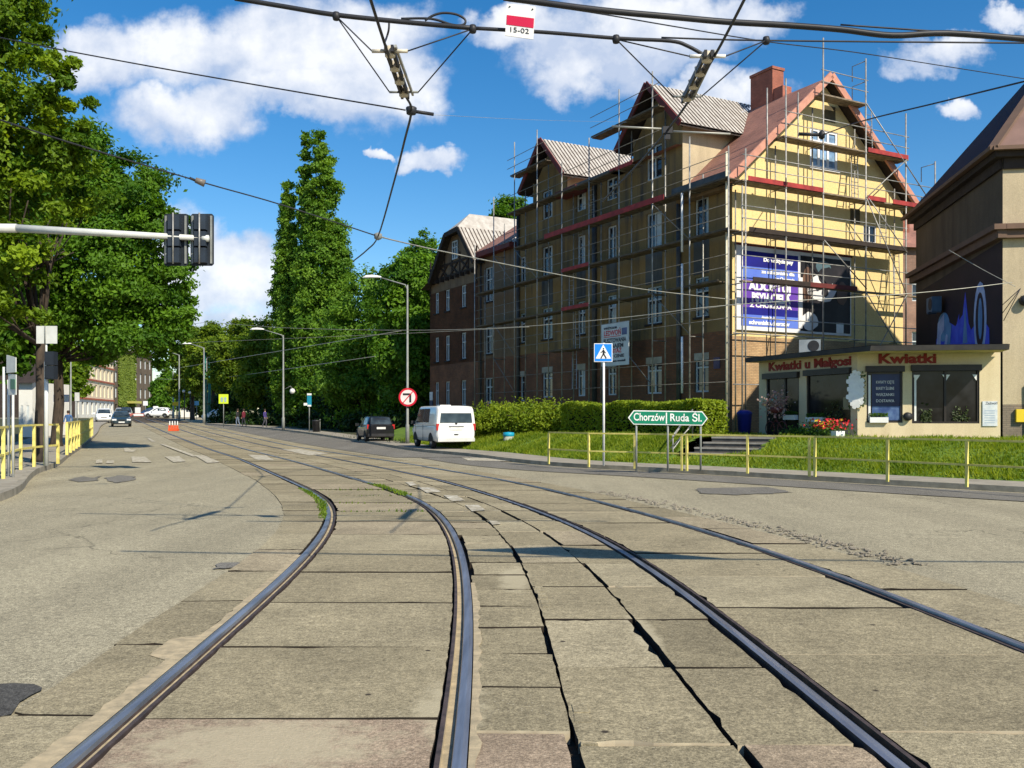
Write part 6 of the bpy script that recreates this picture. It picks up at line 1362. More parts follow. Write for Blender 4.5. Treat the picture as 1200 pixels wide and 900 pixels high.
# ================================================================== PEOPLE
SKIN = mat('skin', (0.45, 0.27, 0.19), (0.4, 0.24, 0.17), 5, .6); HAIR = mat('hair', (0.05, 0.03, 0.02), (0.03, 0.02, 0.015), 5, .7)
def person(label, loc, rz, top, legs, h=1.7, stride=.18):
    t = thing('person', label, 'person', loc, rz); k = h / 1.7
    V = {'pel': (0, 0, .92, .13), 'waist': (0, 0, 1.08, .115), 'chest': (0, 0, 1.30, .14), 'neck': (0, 0, 1.45, .05), 'head': (0, .015, 1.58, .085), 'crown': (0, 0, 1.68, .06),
         'hl': (-.09, 0, .86, .09), 'kl': (-.1, stride * .5, .48, .06), 'al': (-.1, stride * .5 - .06, .09, .04), 'tl': (-.1, stride * .5 + .12, .04, .035), 'hr': (.09, 0, .86, .09), 'kr': (.1, -stride * .2, .48, .06), 'ar': (.1, -stride - .04, .12, .04), 'tr': (.1, -stride + .1, .05, .035),
         'sl': (-.19, 0, 1.38, .06), 'el': (-.25, -.05, 1.12, .045), 'wl': (-.24, .06, .88, .032), 'fl': (-.24, .09, .77, .028), 'sr': (.19, 0, 1.38, .06), 'er': (.25, .02, 1.12, .045), 'wr': (.24, .14, .90, .032), 'fr': (.24, .17, .79, .028)}
    E = [('pel', 'waist'), ('waist', 'chest'), ('chest', 'neck'), ('neck', 'head'), ('head', 'crown'), ('pel', 'hl'), ('hl', 'kl'), ('kl', 'al'), ('al', 'tl'), ('pel', 'hr'), ('hr', 'kr'), ('kr', 'ar'), ('ar', 'tr'), ('chest', 'sl'), ('sl', 'el'), ('el', 'wl'), ('wl', 'fl'), ('chest', 'sr'), ('sr', 'er'), ('er', 'wr'), ('wr', 'fr')]
    names = list(V); me = bpy.data.meshes.new('body_skeleton'); me.from_pydata([tuple(c * k for c in V[n][:3]) for n in names], [(names.index(a), names.index(b)) for a, b in E], [])
    o = bpy.data.objects.new('skeleton', me); COL.objects.link(o); o.modifiers.new('s', 'SKIN'); o.modifiers.new('u', 'SUBSURF').levels = 1
    for i, n in enumerate(names):
        sv = me.skin_vertices[0].data[i]; sv.radius = (V[n][3] * k,) * 2; sv.use_root = n == 'pel'
    bm_ = bpy.data.meshes.new_from_object(o.evaluated_get(bpy.context.evaluated_depsgraph_get())); bpy.data.objects.remove(o)
    bm_.materials.clear()
    for m in (SKIN, top, legs): bm_.materials.append(m)
    for p in bm_.polygons:
        z = p.center.z / k; p.material_index = 2 if z < .93 and abs(p.center.x) < .2 * k else (1 if z < 1.44 and not (abs(p.center.x) > .2 * k and z < .92) else 0); p.use_smooth = True
    link(bm_, 'body', t, world=False)
    mb = MB(); mb.lathe((0, -.012, 1.60 * k), [(.0, .125), (.06, .115), (.098, .06), (.102, -.02), (.09, -.06)], 12); mb.build('hair', HAIR, t, world=False)
    return t
person('person in dark red coat walking under the park trees', GX(285.5, 86, .12), R(70), mat('red_coat', (0.16, 0.02, 0.035), (0.12, 0.015, 0.03), 3, .8), mat('dark_trousers', (0.03, 0.03, 0.04), (0.02, 0.02, 0.03), 3, .8))
person('person in dark top and pale jeans beside the one in red', GX(278.5, 88, .12), R(70), BLACK, mat('pale_jeans', (0.16, 0.2, 0.27), (0.12, 0.15, 0.22), 3, .8))
person('person in violet jacket walking in the shade left of the globe lamp', GX(310.5, 86, .12), R(250), mat('violet_jacket', (0.07, 0.05, 0.2), (0.05, 0.04, 0.15), 3, .8), mat('grey_trousers', (0.1, 0.1, 0.12), (0.07, 0.07, 0.09), 3, .8))
person('person in blue clothes on the left pavement below the blue sign', GX(80, 62, .15), R(180), mat('blue_shirt', (0.05, 0.12, 0.28), (0.04, 0.1, 0.22), 3, .8), mat('navy_trousers', (0.03, 0.04, 0.08), (0.02, 0.03, 0.06), 3, .8))

# ================================================================== FAR BUILDINGS ON THE LEFT
cr = thing('cream_house', 'cream and red three storey house front at the end of the left pavement', 'building', GX(112, 172))
A_, B_ = GX(88, 160), GX(133, 196); d = (B_ - A_); Lc = Vector((d.x, d.y, 0)).length; cfr = frame((A_.x, A_.y, A_.z), d)
CRM = mat_plaster('cream_plaster', (0.74, 0.64, 0.46), (0.68, 0.58, 0.42), (0.5, 0.42, 0.3), .3); WHP = mat_plaster('white_plaster', (0.74, 0.73, 0.68), (0.66, 0.65, 0.6), (0.5, 0.48, 0.44), .3)
H = []; nW = 9
for i in range(nW):
    u = Lc * (i + .3) / nW
    for z0, z1 in ((.6, 2.9), (4.0, 6.3), (7.4, 9.6), (10.4, 11.6)): H.append((u, u + Lc * .42 / nW, z0, z1))
mb = MB(); wall(mb, cfr, [0, Lc], [-.5, 3.3], lambda u, z: z < 3.3, H, .3); mb.build('ground_storey', WHP, cr, fix=False)
mb = MB(); wall(mb, cfr, [0, Lc], [3.3, 12.4], lambda u, z: z > 3.3, H, .3); mb.build('wall', CRM, cr, fix=False)
for h in H: mb = MB(); mb.fbox(cfr, h[0], h[1], -.3, -.25, h[2], h[3]); mb.build('window', GLASS, cr)
RB = mat('red_band', (0.42, 0.12, 0.07), (0.36, 0.1, 0.06), 3, .8)
for z, m, w in ((3.35, RB, .25), (6.95, RB, .22), (9.95, RB, .2), (12.3, CRM, .6)): mb = MB(); mb.fbox(cfr, -.2, Lc + .02, .01, w, z, z + .28); mb.build('cornice', m, cr)
mb = MB(); mb.face([cfr(-.3, .5, 12.6), cfr(Lc, .5, 12.6), cfr(Lc, -6, 15), cfr(-.3, -6, 15)]); mb.face([cfr(0, 0, -.5), cfr(0, -12, -.5), cfr(0, -12, 12.6), cfr(0, 0, 12.6)]); mb.build('roof', SOFF, cr, fix=False)
dk = thing('ivy_house', 'dark brown corner house with ivy on its front and pale domed attic', 'building', GX(155, 205))
A_, B_ = GX(133, 196.5), GX(178.5, 214); d = B_ - A_; Ld = Vector((d.x, d.y, 0)).length; dfr = frame((A_.x, A_.y, A_.z), d)
H = []
for i in range(8):
    u = Ld * (i + .32) / 8
    for z0, z1 in ((.5, 2.8), (4.2, 6.4), (7.6, 9.8), (10.9, 12.9)): H.append((u, u + Ld * .42 / 8, z0, z1))
DBR = mat_plaster('dark_brown_front', (0.13, 0.105, 0.08), (0.1, 0.08, 0.06), (0.06, 0.05, 0.04), .5)
mb = MB(); wall(mb, dfr, [0, Ld], [-.5, 14.2], lambda u, z: True, H, .3); mb.build('wall', DBR, dk, fix=False)
for h in H: mb = MB(); mb.fbox(dfr, h[0], h[1], -.3, -.25, h[2], h[3]); mb.build('window', WINF if h[2] > 3 else GLASS, dk)
mb = MB(); mb.fbox(dfr, -.1, Ld + .1, 0, .7, 14.2, 14.6); mb.build('cornice', DBR, dk); mb = MB(); mb.face([dfr(0, .5, 14.6), dfr(Ld, .5, 14.6), dfr(Ld, -8, 16.5), dfr(0, -8, 16.5)]); mb.face([dfr(Ld, 0, -.5), dfr(Ld, -12, -.5), dfr(Ld, -12, 14.4), dfr(Ld, 0, 14.4)]); mb.build('roof', SOFF, dk, fix=False)
mb = MB(); pts = [dfr(.22 * Ld + .46 * Ld * k / 12, .3, 14.6 + 2.9 * math.sin(math.pi * k / 12) ** .7) for k in range(13)]; mb.prism(pts, dfr(0, -3, 0) - dfr(0, 0, 0)); mb.build('attic_pediment', WHP, dk)
n = 3800; Pi = np.array([dfr(.10 * Ld + .42 * Ld * random.random() * (1 if random.random() < .8 else .9), .15 + random.random() * .25, random.uniform(2.4, 13.6)) for _ in range(n)])
leaf_mesh('ivy', Pi, rng.normal(size=(n, 3)) * .5 + [.6, -.8, .3], .62, rng.uniform(.4, 1, n), mat_leaf('ivy_leaf', (0.07, 0.12, 0.02), (0.20, 0.27, 0.04)), dk)
mb = MB(); mb.fbox(dfr, .28 * Ld, .46 * Ld, .3, 2.2, 3.0, 3.5); mb.build('awning', mat('dull_yellow', (0.42, 0.40, 0.10), (0.36, 0.34, 0.1), 3, .7), dk)
for px0, px1, py0, Y, lb in ((22, 38, 448, 60, 'white garden house behind the left trees'), (212, 250, 478, 190, 'low pale house seen under the trees beyond the tram poles')):
    a = GX(px0, Y); b = GX(px1, Y); z1 = W(0, py0, Y).z; hfr = frame((a.x, a.y, a.z), (1, 0)); w = b.x - a.x
    t = thing('pale_house', lb, 'building', (a + b) / 2); hh = [(w * .15, w * .3, 1, 2.2), (w * .55, w * .75, 1, 2.2)]
    mb = MB(); wall(mb, hfr, [0, w], [-.3, z1 - a.z], lambda u, z: True, hh, .15); mb.face([hfr(w, 0, -.3), hfr(w, -5, -.3), hfr(w, -5, z1 - a.z), hfr(w, 0, z1 - a.z)]); mb.build('wall', WHP, t, fix=False)
    for h in hh: window(t, hfr, h, depth=.1)
    mb = MB(); mb.face([hfr(-.3, .4, z1 - a.z - .05), hfr(w + .3, .4, z1 - a.z - .05), hfr(w + .3, -3, z1 - a.z + 1.6), hfr(-.3, -3, z1 - a.z + 1.6)]); mb.build('roof', SOFF, t, fix=False)
t, Yb = board_sign('shop_board', 'blue and white shop board on posts beyond the left railing', 'sign', 72, 462.5, 471, 18, 490, BLUE, Y=52, dz=.15)
mb = MB(); a = W(70, 463.3, Yb - .1); c = W(80.5, 470.2, Yb - .1); mb.prism([a, (c.x, a.y, a.z), c, (a.x, a.y, c.z)], (0, -.01, 0)); mb.build('white_field', WHITE, t)
board_sign('white_sign', 'small white sign under the blue shop board', 'sign', 67.5, 473.5, 482.5, 5, 492, WHITE, Y=50, dz=.15)
board_sign('road_sign', 'white sign back beside the left pavement, before the cream house', 'road sign', 90.5, 460, 470, 5.5, 505, PALEM, Y=66, dz=.15)
lamp('white globe topped lamp on the left pavement before the cream house', GX(83, 70, .15), 6.2, .6, R(0), 1.2)

# ================================================================== TREES
LF_N = mat_leaf('chestnut_leaf', (0.04, 0.11, 0.006), (0.25, 0.36, 0.016), .42)
LF_D = mat_leaf('maple_leaf', (0.035, 0.11, 0.008), (0.16, 0.31, 0.018), .4)
LF_P = mat_leaf('poplar_leaf', (0.055, 0.15, 0.012), (0.21, 0.36, 0.035), .4)
LF_G = mat_leaf('lime_tree_leaf', (0.055, 0.12, 0.008), (0.24, 0.33, 0.022), .4)
LF_K = mat_leaf('shaded_park_leaf', (0.008, 0.028, 0.006), (0.040, 0.085, 0.012), .25)  # darkened leaf green carries the shade under the park trees
def B(px, py, Y, r, rz=None, ry=None):
    c = W(px, py, Y); k = Y / F; return (c.x, c.y, c.z, r * k, (ry or r) * k, (rz or r) * k)
tree('street_tree', 'big near tree with bright lime green leaves at the left edge, trunk behind the railing', GX(46, 30, .15), .2,
     [B(2, 30, 29, 60), B(-40, 60, 30, 90), B(48, 95, 28, 36, 34), B(84, 118, 28.5, 26, 40), B(76, 150, 28.5, 30, 34), B(76, 78, 28.8, 22, 30), B(60, 180, 29, 40), B(0, 140, 28.5, 66), B(-50, 200, 29, 90), B(60, 215, 30, 60), B(10, 300, 28.5, 55), B(-60, 330, 28, 80), B(15, 380, 28, 38, 30), B(-60, -70, 30, 105), B(-120, 100, 31, 110), B(5, -20, 30, 52)],
     430, 230, .20, LF_N, BARK, 'street trees on the left', .145, lean=W(48, 400, 30))
tree('street_tree', 'dark green maple behind the signal arm, overhanging the left lane', GX(66, 45, .15), .26,
     [B(150, 225, 45, 45), B(105, 260, 45, 60), B(185, 270, 44, 36), B(140, 320, 44, 62), B(195, 330, 44, 38, 34), B(205, 375, 44, 28, 34), B(160, 385, 44, 52, 40), B(100, 375, 45, 50, 46), B(190, 405, 44, 26, 24), B(60, 350, 46, 50), B(85, 190, 46, 46), B(110, 420, 45, 26, 18)],
     560, 200, .23, LF_D, BARK, 'street trees on the left', .15, lean=W(68, 420, 45))
tree('street_tree', 'shaded tree with a dark hanging crown further left behind the sign boards', GX(-60, 42, .15), .3, [B(-60, 250, 42, 110), B(10, 330, 43, 70), B(20, 400, 44, 50, 34), B(-30, 410, 43, 60), B(40, 370, 44, 45)], 420, 60, .4, LF_D, BARK, 'street trees on the left', .2)
tree('small_tree', 'small bright tree behind the white signal post, left of the cream house', GX(76, 84, .15), .16, [B(78, 425, 84, 22, 30), B(88, 450, 84, 14, 24), B(66, 440, 84, 16, 30)], 120, 50, .45, LF_N, BARK, None, .2)
def poplar(label, px, Y, top, half, seed):
    bl = []; q = random.Random(seed); y = top + 8; 
    while y < 480:
        f = min(1, (y - top) / 190.0); w = half * (.22 + .78 * math.sin(min(1, f) * 1.45)); bl.append(B(px + q.uniform(-.25, .25) * w, y, Y, w * .62, 26)); bl.append(B(px + q.choice((-1, 1)) * w * .5, y + 9, Y + q.uniform(-1, 1), w * .5, 28)); bl.append(B(px + q.uniform(-.6, .6) * w, y + 4, Y - .8, w * .42, 30)); y += 15
    return tree('poplar', label, GX(px, Y, .12), .35, bl, 880, 90, .34, LF_P, BARK, 'poplars beside the road', .19, twigs=False, shell=(.3, 1))
poplar('tall columnar poplar rising high above the park trees', 378, 90, 163, 37, 1)
poplar('shorter narrow poplar directly left of the tall one', 338, 93, 222, 23, 2)
for px in (362,):
    tree('poplar', 'second thin poplar stem merged with the left flank of the tall poplar', GX(355, 91, .12), .3, [B(358, 175 + 16 * k, 91, 5 + k * .9, 18) for k in range(13)], 200, 45, .45, LF_P, BARK, 'poplars beside the road', .24, twigs=False)
PT = [('broad park tree just right of the poplars with lit upper branches', 430, 78, [(430, 350, 34), (400, 385, 30), (455, 385, 32), (425, 420, 42), (395, 440, 34), (450, 445, 36), (420, 470, 40)], LF_P, .45),
      ('dark park tree behind the lamp with the turn sign', 485, 70, [(480, 330, 34), (505, 345, 26), (460, 365, 30), (495, 390, 34), (470, 420, 38), (500, 440, 32), (480, 465, 34)], LF_D, .48),
      ('tall park tree with blue green crown behind the far house', 498, 88, [(495, 298, 22), (478, 318, 22), (510, 318, 22), (490, 345, 34), (500, 390, 34), (485, 440, 34)], LF_D, .5),
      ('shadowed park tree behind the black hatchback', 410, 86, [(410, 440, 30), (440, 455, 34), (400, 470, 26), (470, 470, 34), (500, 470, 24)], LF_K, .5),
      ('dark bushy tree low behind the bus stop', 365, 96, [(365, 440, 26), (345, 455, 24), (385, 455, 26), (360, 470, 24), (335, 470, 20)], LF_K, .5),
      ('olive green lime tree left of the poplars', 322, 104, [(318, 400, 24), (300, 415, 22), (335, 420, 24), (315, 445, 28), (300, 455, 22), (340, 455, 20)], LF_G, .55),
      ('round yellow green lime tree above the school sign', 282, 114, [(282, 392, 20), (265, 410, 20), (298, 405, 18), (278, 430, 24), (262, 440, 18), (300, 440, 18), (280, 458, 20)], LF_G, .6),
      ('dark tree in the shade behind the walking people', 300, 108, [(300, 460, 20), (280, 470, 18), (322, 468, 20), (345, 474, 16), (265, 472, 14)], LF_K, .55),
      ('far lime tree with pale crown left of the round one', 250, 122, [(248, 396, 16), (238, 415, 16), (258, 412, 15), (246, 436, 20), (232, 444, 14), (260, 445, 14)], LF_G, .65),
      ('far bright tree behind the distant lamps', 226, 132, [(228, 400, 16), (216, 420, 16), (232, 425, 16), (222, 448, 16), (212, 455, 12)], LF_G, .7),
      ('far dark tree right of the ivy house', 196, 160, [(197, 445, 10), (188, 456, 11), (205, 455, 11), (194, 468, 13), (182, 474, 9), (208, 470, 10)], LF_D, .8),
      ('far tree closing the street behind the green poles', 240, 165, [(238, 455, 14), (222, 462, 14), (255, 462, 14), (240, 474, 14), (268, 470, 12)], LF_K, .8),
      ('tree rising behind the roofs of the half timbered house', 600, 86, [(598, 250, 18), (585, 258, 14), (612, 262, 16), (600, 300, 30), (590, 360, 30)], LF_D, .5)]
for lb, px, Y, bl, m, sz in PT:
    tree('park_tree', lb, GX(px, Y, .12), .25, [B(a, b, Y + random.uniform(-2, 2), r) for a, b, r in bl], 300, 100, sz * .72, m, BARK, 'trees of the roadside park', .18)
for i, (x, y, r, h, lb) in enumerate(((30, 70, 5, 12, 'tree behind the tenement yard, far right'), (24, 84, 6, 14, 'tall tree behind the brick house'), (6, 78, 5, 13, 'tree in the yard behind the tenement roof'), (-4, 92, 6, 12, 'tree deep in the park behind the far house'), (-18, 98, 6, 11, 'tree deep in the park behind the dark trees'))):
    tree('yard_tree', lb, (x, y, .9), .25, [(x, y, h * .65, r, r, h * .35), (x + 1.5, y - 1, h * .45, r * .7, r * .7, h * .25), (x - 2, y, h * .5, r * .7, r * .7, h * .25)], 150, 40, .7, LF_D, BARK, 'trees behind the buildings', .25)
# park undergrowth, seen as one dark mass
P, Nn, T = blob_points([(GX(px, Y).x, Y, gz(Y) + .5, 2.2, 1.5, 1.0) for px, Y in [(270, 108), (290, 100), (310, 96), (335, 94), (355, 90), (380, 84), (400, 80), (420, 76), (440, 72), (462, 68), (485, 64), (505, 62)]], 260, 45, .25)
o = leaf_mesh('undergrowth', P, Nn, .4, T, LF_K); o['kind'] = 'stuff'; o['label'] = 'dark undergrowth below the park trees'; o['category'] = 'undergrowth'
# hedge and bushes before the tenement
def hedge(name, label, a, b, w, h, n, m, cat, z0=.85, top=.06):
    a = Vector((*a, z0)); b = Vector((*b, z0)); t = thing(name, label, cat, (a + b) / 2); d = (b - a); L_ = d.length; d.normalize(); s = Vector((-d.y, d.x, 0))
    k = rng.random((n, 3)); face = rng.random(n); u = k[:, 0] * L_; v = (k[:, 1] - .5) * w; z = k[:, 2] * h
    z = np.where(face < .42, h - np.abs(rng.normal(0, top, n)), z); v = np.where((face >= .42) & (face < .88), np.sign(v) * w / 2 - np.sign(v) * np.abs(rng.normal(0, .07, n)), v); u = np.where(face >= .88, np.where(u < L_ / 2, 0, L_) + rng.normal(0, .06, n), u)
    z = z * (1 + .04 * np.sin(u * 1.7 + v) + .03 * np.sin(u * 4.1))
    P = np.array([a.x, a.y, z0]) + u[:, None] * np.array(d) + v[:, None] * np.array(s) + z[:, None] * np.array([0, 0, 1]); Nn = rng.normal(size=(n, 3)) * .7 + np.array([0, -.3, .5])
    tone = np.clip(.35 + .5 * (rng.random(n)) , 0, 1)
    leaf_mesh('leaves', P, Nn, .13 * rng.uniform(.7, 1.3, n), tone, m, t)
    mb = MB()
    for i in range(int(L_ / .6)): q = a + d * (i * .6 + .3); mb.tube([q, q + Vector((random.uniform(-.1, .1), 0, h * .8))], [.03, .012], 5)
    mb.build('stems', BARK, t); mb = MB(); mb.box((a + b) / 2 + Vector((0, 0, h * .42)), (L_ * .97, w * .6, h * .78), math.atan2(d.y, d.x)); mb.build('inner_box', mat('hedge_inside', (0.012, 0.016, 0.006), (0.02, 0.02, 0.01), 6, 1), t)  # near-black box fills the inside of the hedge
LF_H = mat_leaf('hedge_leaf', (0.12, 0.20, 0.012), (0.34, 0.42, 0.03), .45)
hedge('hedge', 'clipped bright green hedge under the tenement windows, behind the direction sign', (GX(836, 33.0).x, 33.0), (GX(672, 40.5).x, 40.5), 1.3, 1.32, 17000, LF_H, 'hedge', top=.11)
for i, (px, Y, r, lb) in enumerate(((650, 42, 1.0, 'loose bush at the left end of the clipped hedge'), (625, 43, 1.1, 'rounded bush in the grass below the drainpipe'), (596, 44, 1.0, 'bush behind the blue topped stub'), (572, 45, .9, 'small bush right of the white van'))):
    q = GX(px, Y); tree('bush', lb, (q.x, Y, .85), .05, [(q.x, Y, 1.5, r * 1.2, r, .75), (q.x + .6, Y - .3, 1.35, r * .8, r * .7, .6), (q.x - .7, Y, 1.3, r * .8, r * .7, .55)], 110, 40, .15, LF_H, BARK, 'bushes in front of the tenement', .25, cat='bush')
# grass blades on the bank
def blades(name, label, pts, h, m):
    n = len(pts); P = np.array(pts); ang = rng.uniform(0, 2 * math.pi, n); hh = h * rng.uniform(.4, 1.6, n) * (1 + .5 * np.sin(P[:, 0] * 2.3) * np.sin(P[:, 1] * 1.7 + 1)); w = .018 + .012 * rng.random(n); le = rng.normal(0, .45, (n, 2)) * hh[:, None]
    V = np.empty((n, 3, 3)); dx = np.stack([np.cos(ang) * w, np.sin(ang) * w], 1)
    V[:, 0, :2] = P[:, :2] - dx; V[:, 1, :2] = P[:, :2] + dx; V[:, 2, :2] = P[:, :2] + le; V[:, 0, 2] = P[:, 2] - .02; V[:, 1, 2] = P[:, 2] - .02; V[:, 2, 2] = P[:, 2] + hh
    me = bpy.data.meshes.new(name); me.from_pydata(V.reshape(-1, 3), [], np.arange(n * 3).reshape(n, 3)); at = me.attributes.new('tone', 'FLOAT', 'FACE'); at.data.foreach_set('value', np.clip(rng.uniform(0, .75, n) + .25 * np.sin(P[:, 0] * 1.9 + 1.3 * np.sin(P[:, 1] * 1.1)) * np.sin(P[:, 1] * 2.3), 0, 1).astype(np.float32)); me.materials.append(m)
    return link(me, name, None, kind='stuff', label=label, category='grass')
LF_GR = mat_leaf('grass_blade', (0.12, 0.20, 0.008), (0.38, 0.44, 0.04), .5)
def bank_z(d):
    return float(np.interp(d, [p[0] for p in prof], [p[1] for p in prof]))
pts = []; seg = [(kb[i], kb[i + 1]) for i in range(len(kb) - 1)]; wts = [(b - a).length for a, b in seg]
while len(pts) < 90000:
    a, b = random.choices(seg, wts)[0]
    if a.y > 52 or a.y < 15.5: continue
    d = 1.78 + abs(random.gauss(0, 1)) * 2.6 if random.random() < .7 else random.uniform(1.78, 9); f = random.random(); tt = (b - a).normalized(); q = a.lerp(b, f) + Vector((tt.y, -tt.x, 0)) * d
    # leave out shop, steps, houses
    lx = (q - Pc); inn = lx.dot(Vector((.988, -.155, 0))); out_ = lx.dot(Vector((-.155, -.988, 0)))
    if inn > -.1 and out_ < .02: continue
    if in_steps(q.x, q.y, .08): continue
    lw = q - (Pc - dl * LW); uu_ = lw.dot(dl); oo_ = lw.dot(Vector((dl.y, -dl.x, 0)))
    if -.6 < uu_ < LW + .1 and oo_ < .75: continue
    df = (q - Vector((9.08, 38, 0))); 
    if df.dot(Vector((-.8793, -.4763, 0))) < .1 and df.dot(Vector((.4763, -.8793, 0))) < 1: continue
    pts.append((q.x, q.y, bank_z(d)))
blades('grass', 'sunlit grass on the bank behind the right pavement', pts, .085, LF_GR)
pts = [(L1(y) - random.uniform(.03, .16), y, 0) for y in rng.uniform(14.8, 21, 700)] + [(R1(y) + random.uniform(-.12, .06), y, 0) for y in rng.uniform(19.0, 22.5, 500)]
for yj in (15.8, 17.3, 18.9, 20.4):
    pts += [(random.uniform(L1(yj) + .2, R1(yj) - .2), yj + random.gauss(0, .02), -.01) for _ in range(45)]
blades('weeds', 'green and yellow weeds growing along the bend of the left rails', pts, .04, LF_G)
pts = [(random.uniform(-6, 0) + (y - 50) * -.48, y, .13) for y in rng.uniform(50, 90, 6000)]
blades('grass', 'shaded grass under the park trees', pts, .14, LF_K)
# floor strip of the yard in front of the shop
mb = MB(); mb.face([fr_sr(-.3, .0, .935), fr_sr(SRW, 0, .935), fr_sr(SRW, .55, .935), fr_sr(-.3, .55, .935)]); mb.face([fr_sl(-.6, 0, .935), fr_sl(LW + .05, 0, .935), fr_sl(LW + .05, 1.0, .935), fr_sl(-.6, 1.0, .935)]); mb.build('shop_path', PAVE, kind='structure', fix=False)

# ================================================================== OVERHEAD WIRES
def wire(label, pts, r, m=WIRE, name='overhead_wire', n=6, group='tram overhead wires'):
    pts = densify([Vector(p) for p in pts], 5) if len(pts) > 2 else pts
    mb = MB(); mb.tube(pts, r, n); o = mb.build(name, m); o['label'] = label; o['category'] = 'wire'; o['group'] = group; return o
YA = 10.0
J1 = W(482, 130, 11.6); J2 = W(443, 277, 19.9)
wire('contact wire curving down above the left track to the far insulator', [W(428, -22, 8.2), W(436, 5, 8.7), W(452, 55, 9.55), W(462, 85, 10.3), W(475, 112, 11.0), J1, W(474, 165, 12.9), W(462, 212, 15.3), J2, W(430, 293, 21.6), W(414, 306, 23.5)], .016)
wire('contact wire above the right track, running to the node before the dormer', [W(884, -25, 8.0), W(872, 0, 8.54), W(845, 52, 9.5), W(822, 92, 10.4), W(806, 120, 11.3), W(782, 153, 12.6), W(750, 190, 14.2), W(706, 236, 17)], .016)
wire('long thin span wire from the left sky to the first pull off joint', [W(-20, 40, 14), W(70, 58, 13.6), W(200, 82, 13), W(350, 108, 12.3), W(475, 129, 11.62)], .010)
wire('faint span wire from the pull off joint towards the tenement gables', [W(508, 134.5, 11.8), W(640, 141, 18), W(735, 143, 30)], .0025, WIREL)
wire('span wire sloping from the left edge down to the lower joint', [W(-10, 137, 14), W(85, 168, 15.2), W(235, 213, 17), W(330, 240, 18.4), J2], .013)
wire('black feeder cable across the top, left part', [W(275, -2, YA), W(335, 8, YA), W(390, 17, YA), W(470, 25.5, YA), W(555, 33, YA)], .026)
wire('black feeder cable across the top centre passing the red and white plate', [W(555, 33, YA), W(640, 38, YA), W(725, 45, YA), W(785, 48, YA), W(806, 54, YA), W(829, 67, YA)], .020)
wire('looped jumper cable hanging on the feeder above the left insulator', [W(498, 24, YA), W(508, 18, YA), W(520, 15.2, YA), W(535, 17, YA), W(545, 23, YA), W(543, 29, YA), W(530, 29, YA), W(505, 22, YA), W(470, 22, YA)], .013)
wire('short dropper from the feeder to the left contact wire', [W(456, 24, YA), W(455.5, 35, YA), W(453, 44, YA), W(450.5, 50, 9.6)], .012)
wire('thick black cable sagging across the upper right sky', [W(590, -3, 9.2), W(700, 11.5, 9.2), W(790, 20, 9.3), W(850, 25.5, 9.4), W(920, 29.5, 9.4), W(985, 34.5, 9.4), W(1045, 41.5, 9.4), W(1110, 39, 9.4), W(1210, 46.5, 9.4)], .031, WIRE, 'overhead_cable')
wire('thin line above the thick cable at the upper right', [W(985, 29, 9.6), W(1110, 37.5, 9.6), W(1210, 43, 9.6)], .009)
wire('thin sloping wire from the top centre to the right roof', [W(596, 1, 10.4), W(690, 14, 11.5), W(790, 31, 13), W(900, 49, 14.8), W(1000, 61, 16.5), W(1110, 78, 18.5), W(1205, 93, 20)], .009)
wire('level thin wire right of the right insulator', [W(775, 44, 10.6), W(900, 47.5, 10.6), W(1210, 50.5, 10.6)], .010)
wire('dark stay wire from the dark roof to the gable node', [W(1202, 95, 21), W(1100, 120, 25), W(1010, 142, 30), W(964, 158, 36.8)], .022)
wire('pale span wire from the lower joint to the tenement corner', [J2, W(516, 294, 24), W(640, 319, 30), W(740, 337, 34), W(811, 346, 36), W(858, 351, 37)], .016, WIREL)
wire('lowest pale span wire from the left lamps across the facade to the right house hook', [GX(214, 60, 7.2), W(240, 378, 52), W(330, 384, 44), W(470, 387, 36.5), W(600, 383.5, 32), W(740, 371, 29.5), W(855, 357.5, 28.4), W(1072, 343.5, 28.2), W(1186, 331, 28.4)], .012, WIREL)
wire('second faint low wire under the pale span wire', [W(214, 402, 60), W(330, 397, 50), W(500, 389.5, 44), W(620, 383, 40)], .010, WIREL)
wire('guy wire on the side of the right house, upper', [W(1112, 293, 30), W(1150, 315, 29.2), W(1190, 336, 28.4)], .010, WIREL)
for i, (px, py) in enumerate(((1174, 358), (1174, 368), (1176, 376))): wire(('upper', 'middle', 'lower')[i] + ' short stay from the anchor to the corner of the right house', [W(1196, 338, 28.2), W(px, py, 28.6)], .012)
for i, (Ya, Yb2) in enumerate(((52, 95), (60, 120))):
    wire(('upper', 'lower')[i] + ' faint far wire over the distant carriageway', [GX(470 - 30 * i, Ya, 6.4 - i), GX(250, Yb2, 6.6 - i), GX(182, 130, 6.8 - i)], .02, WIREL)
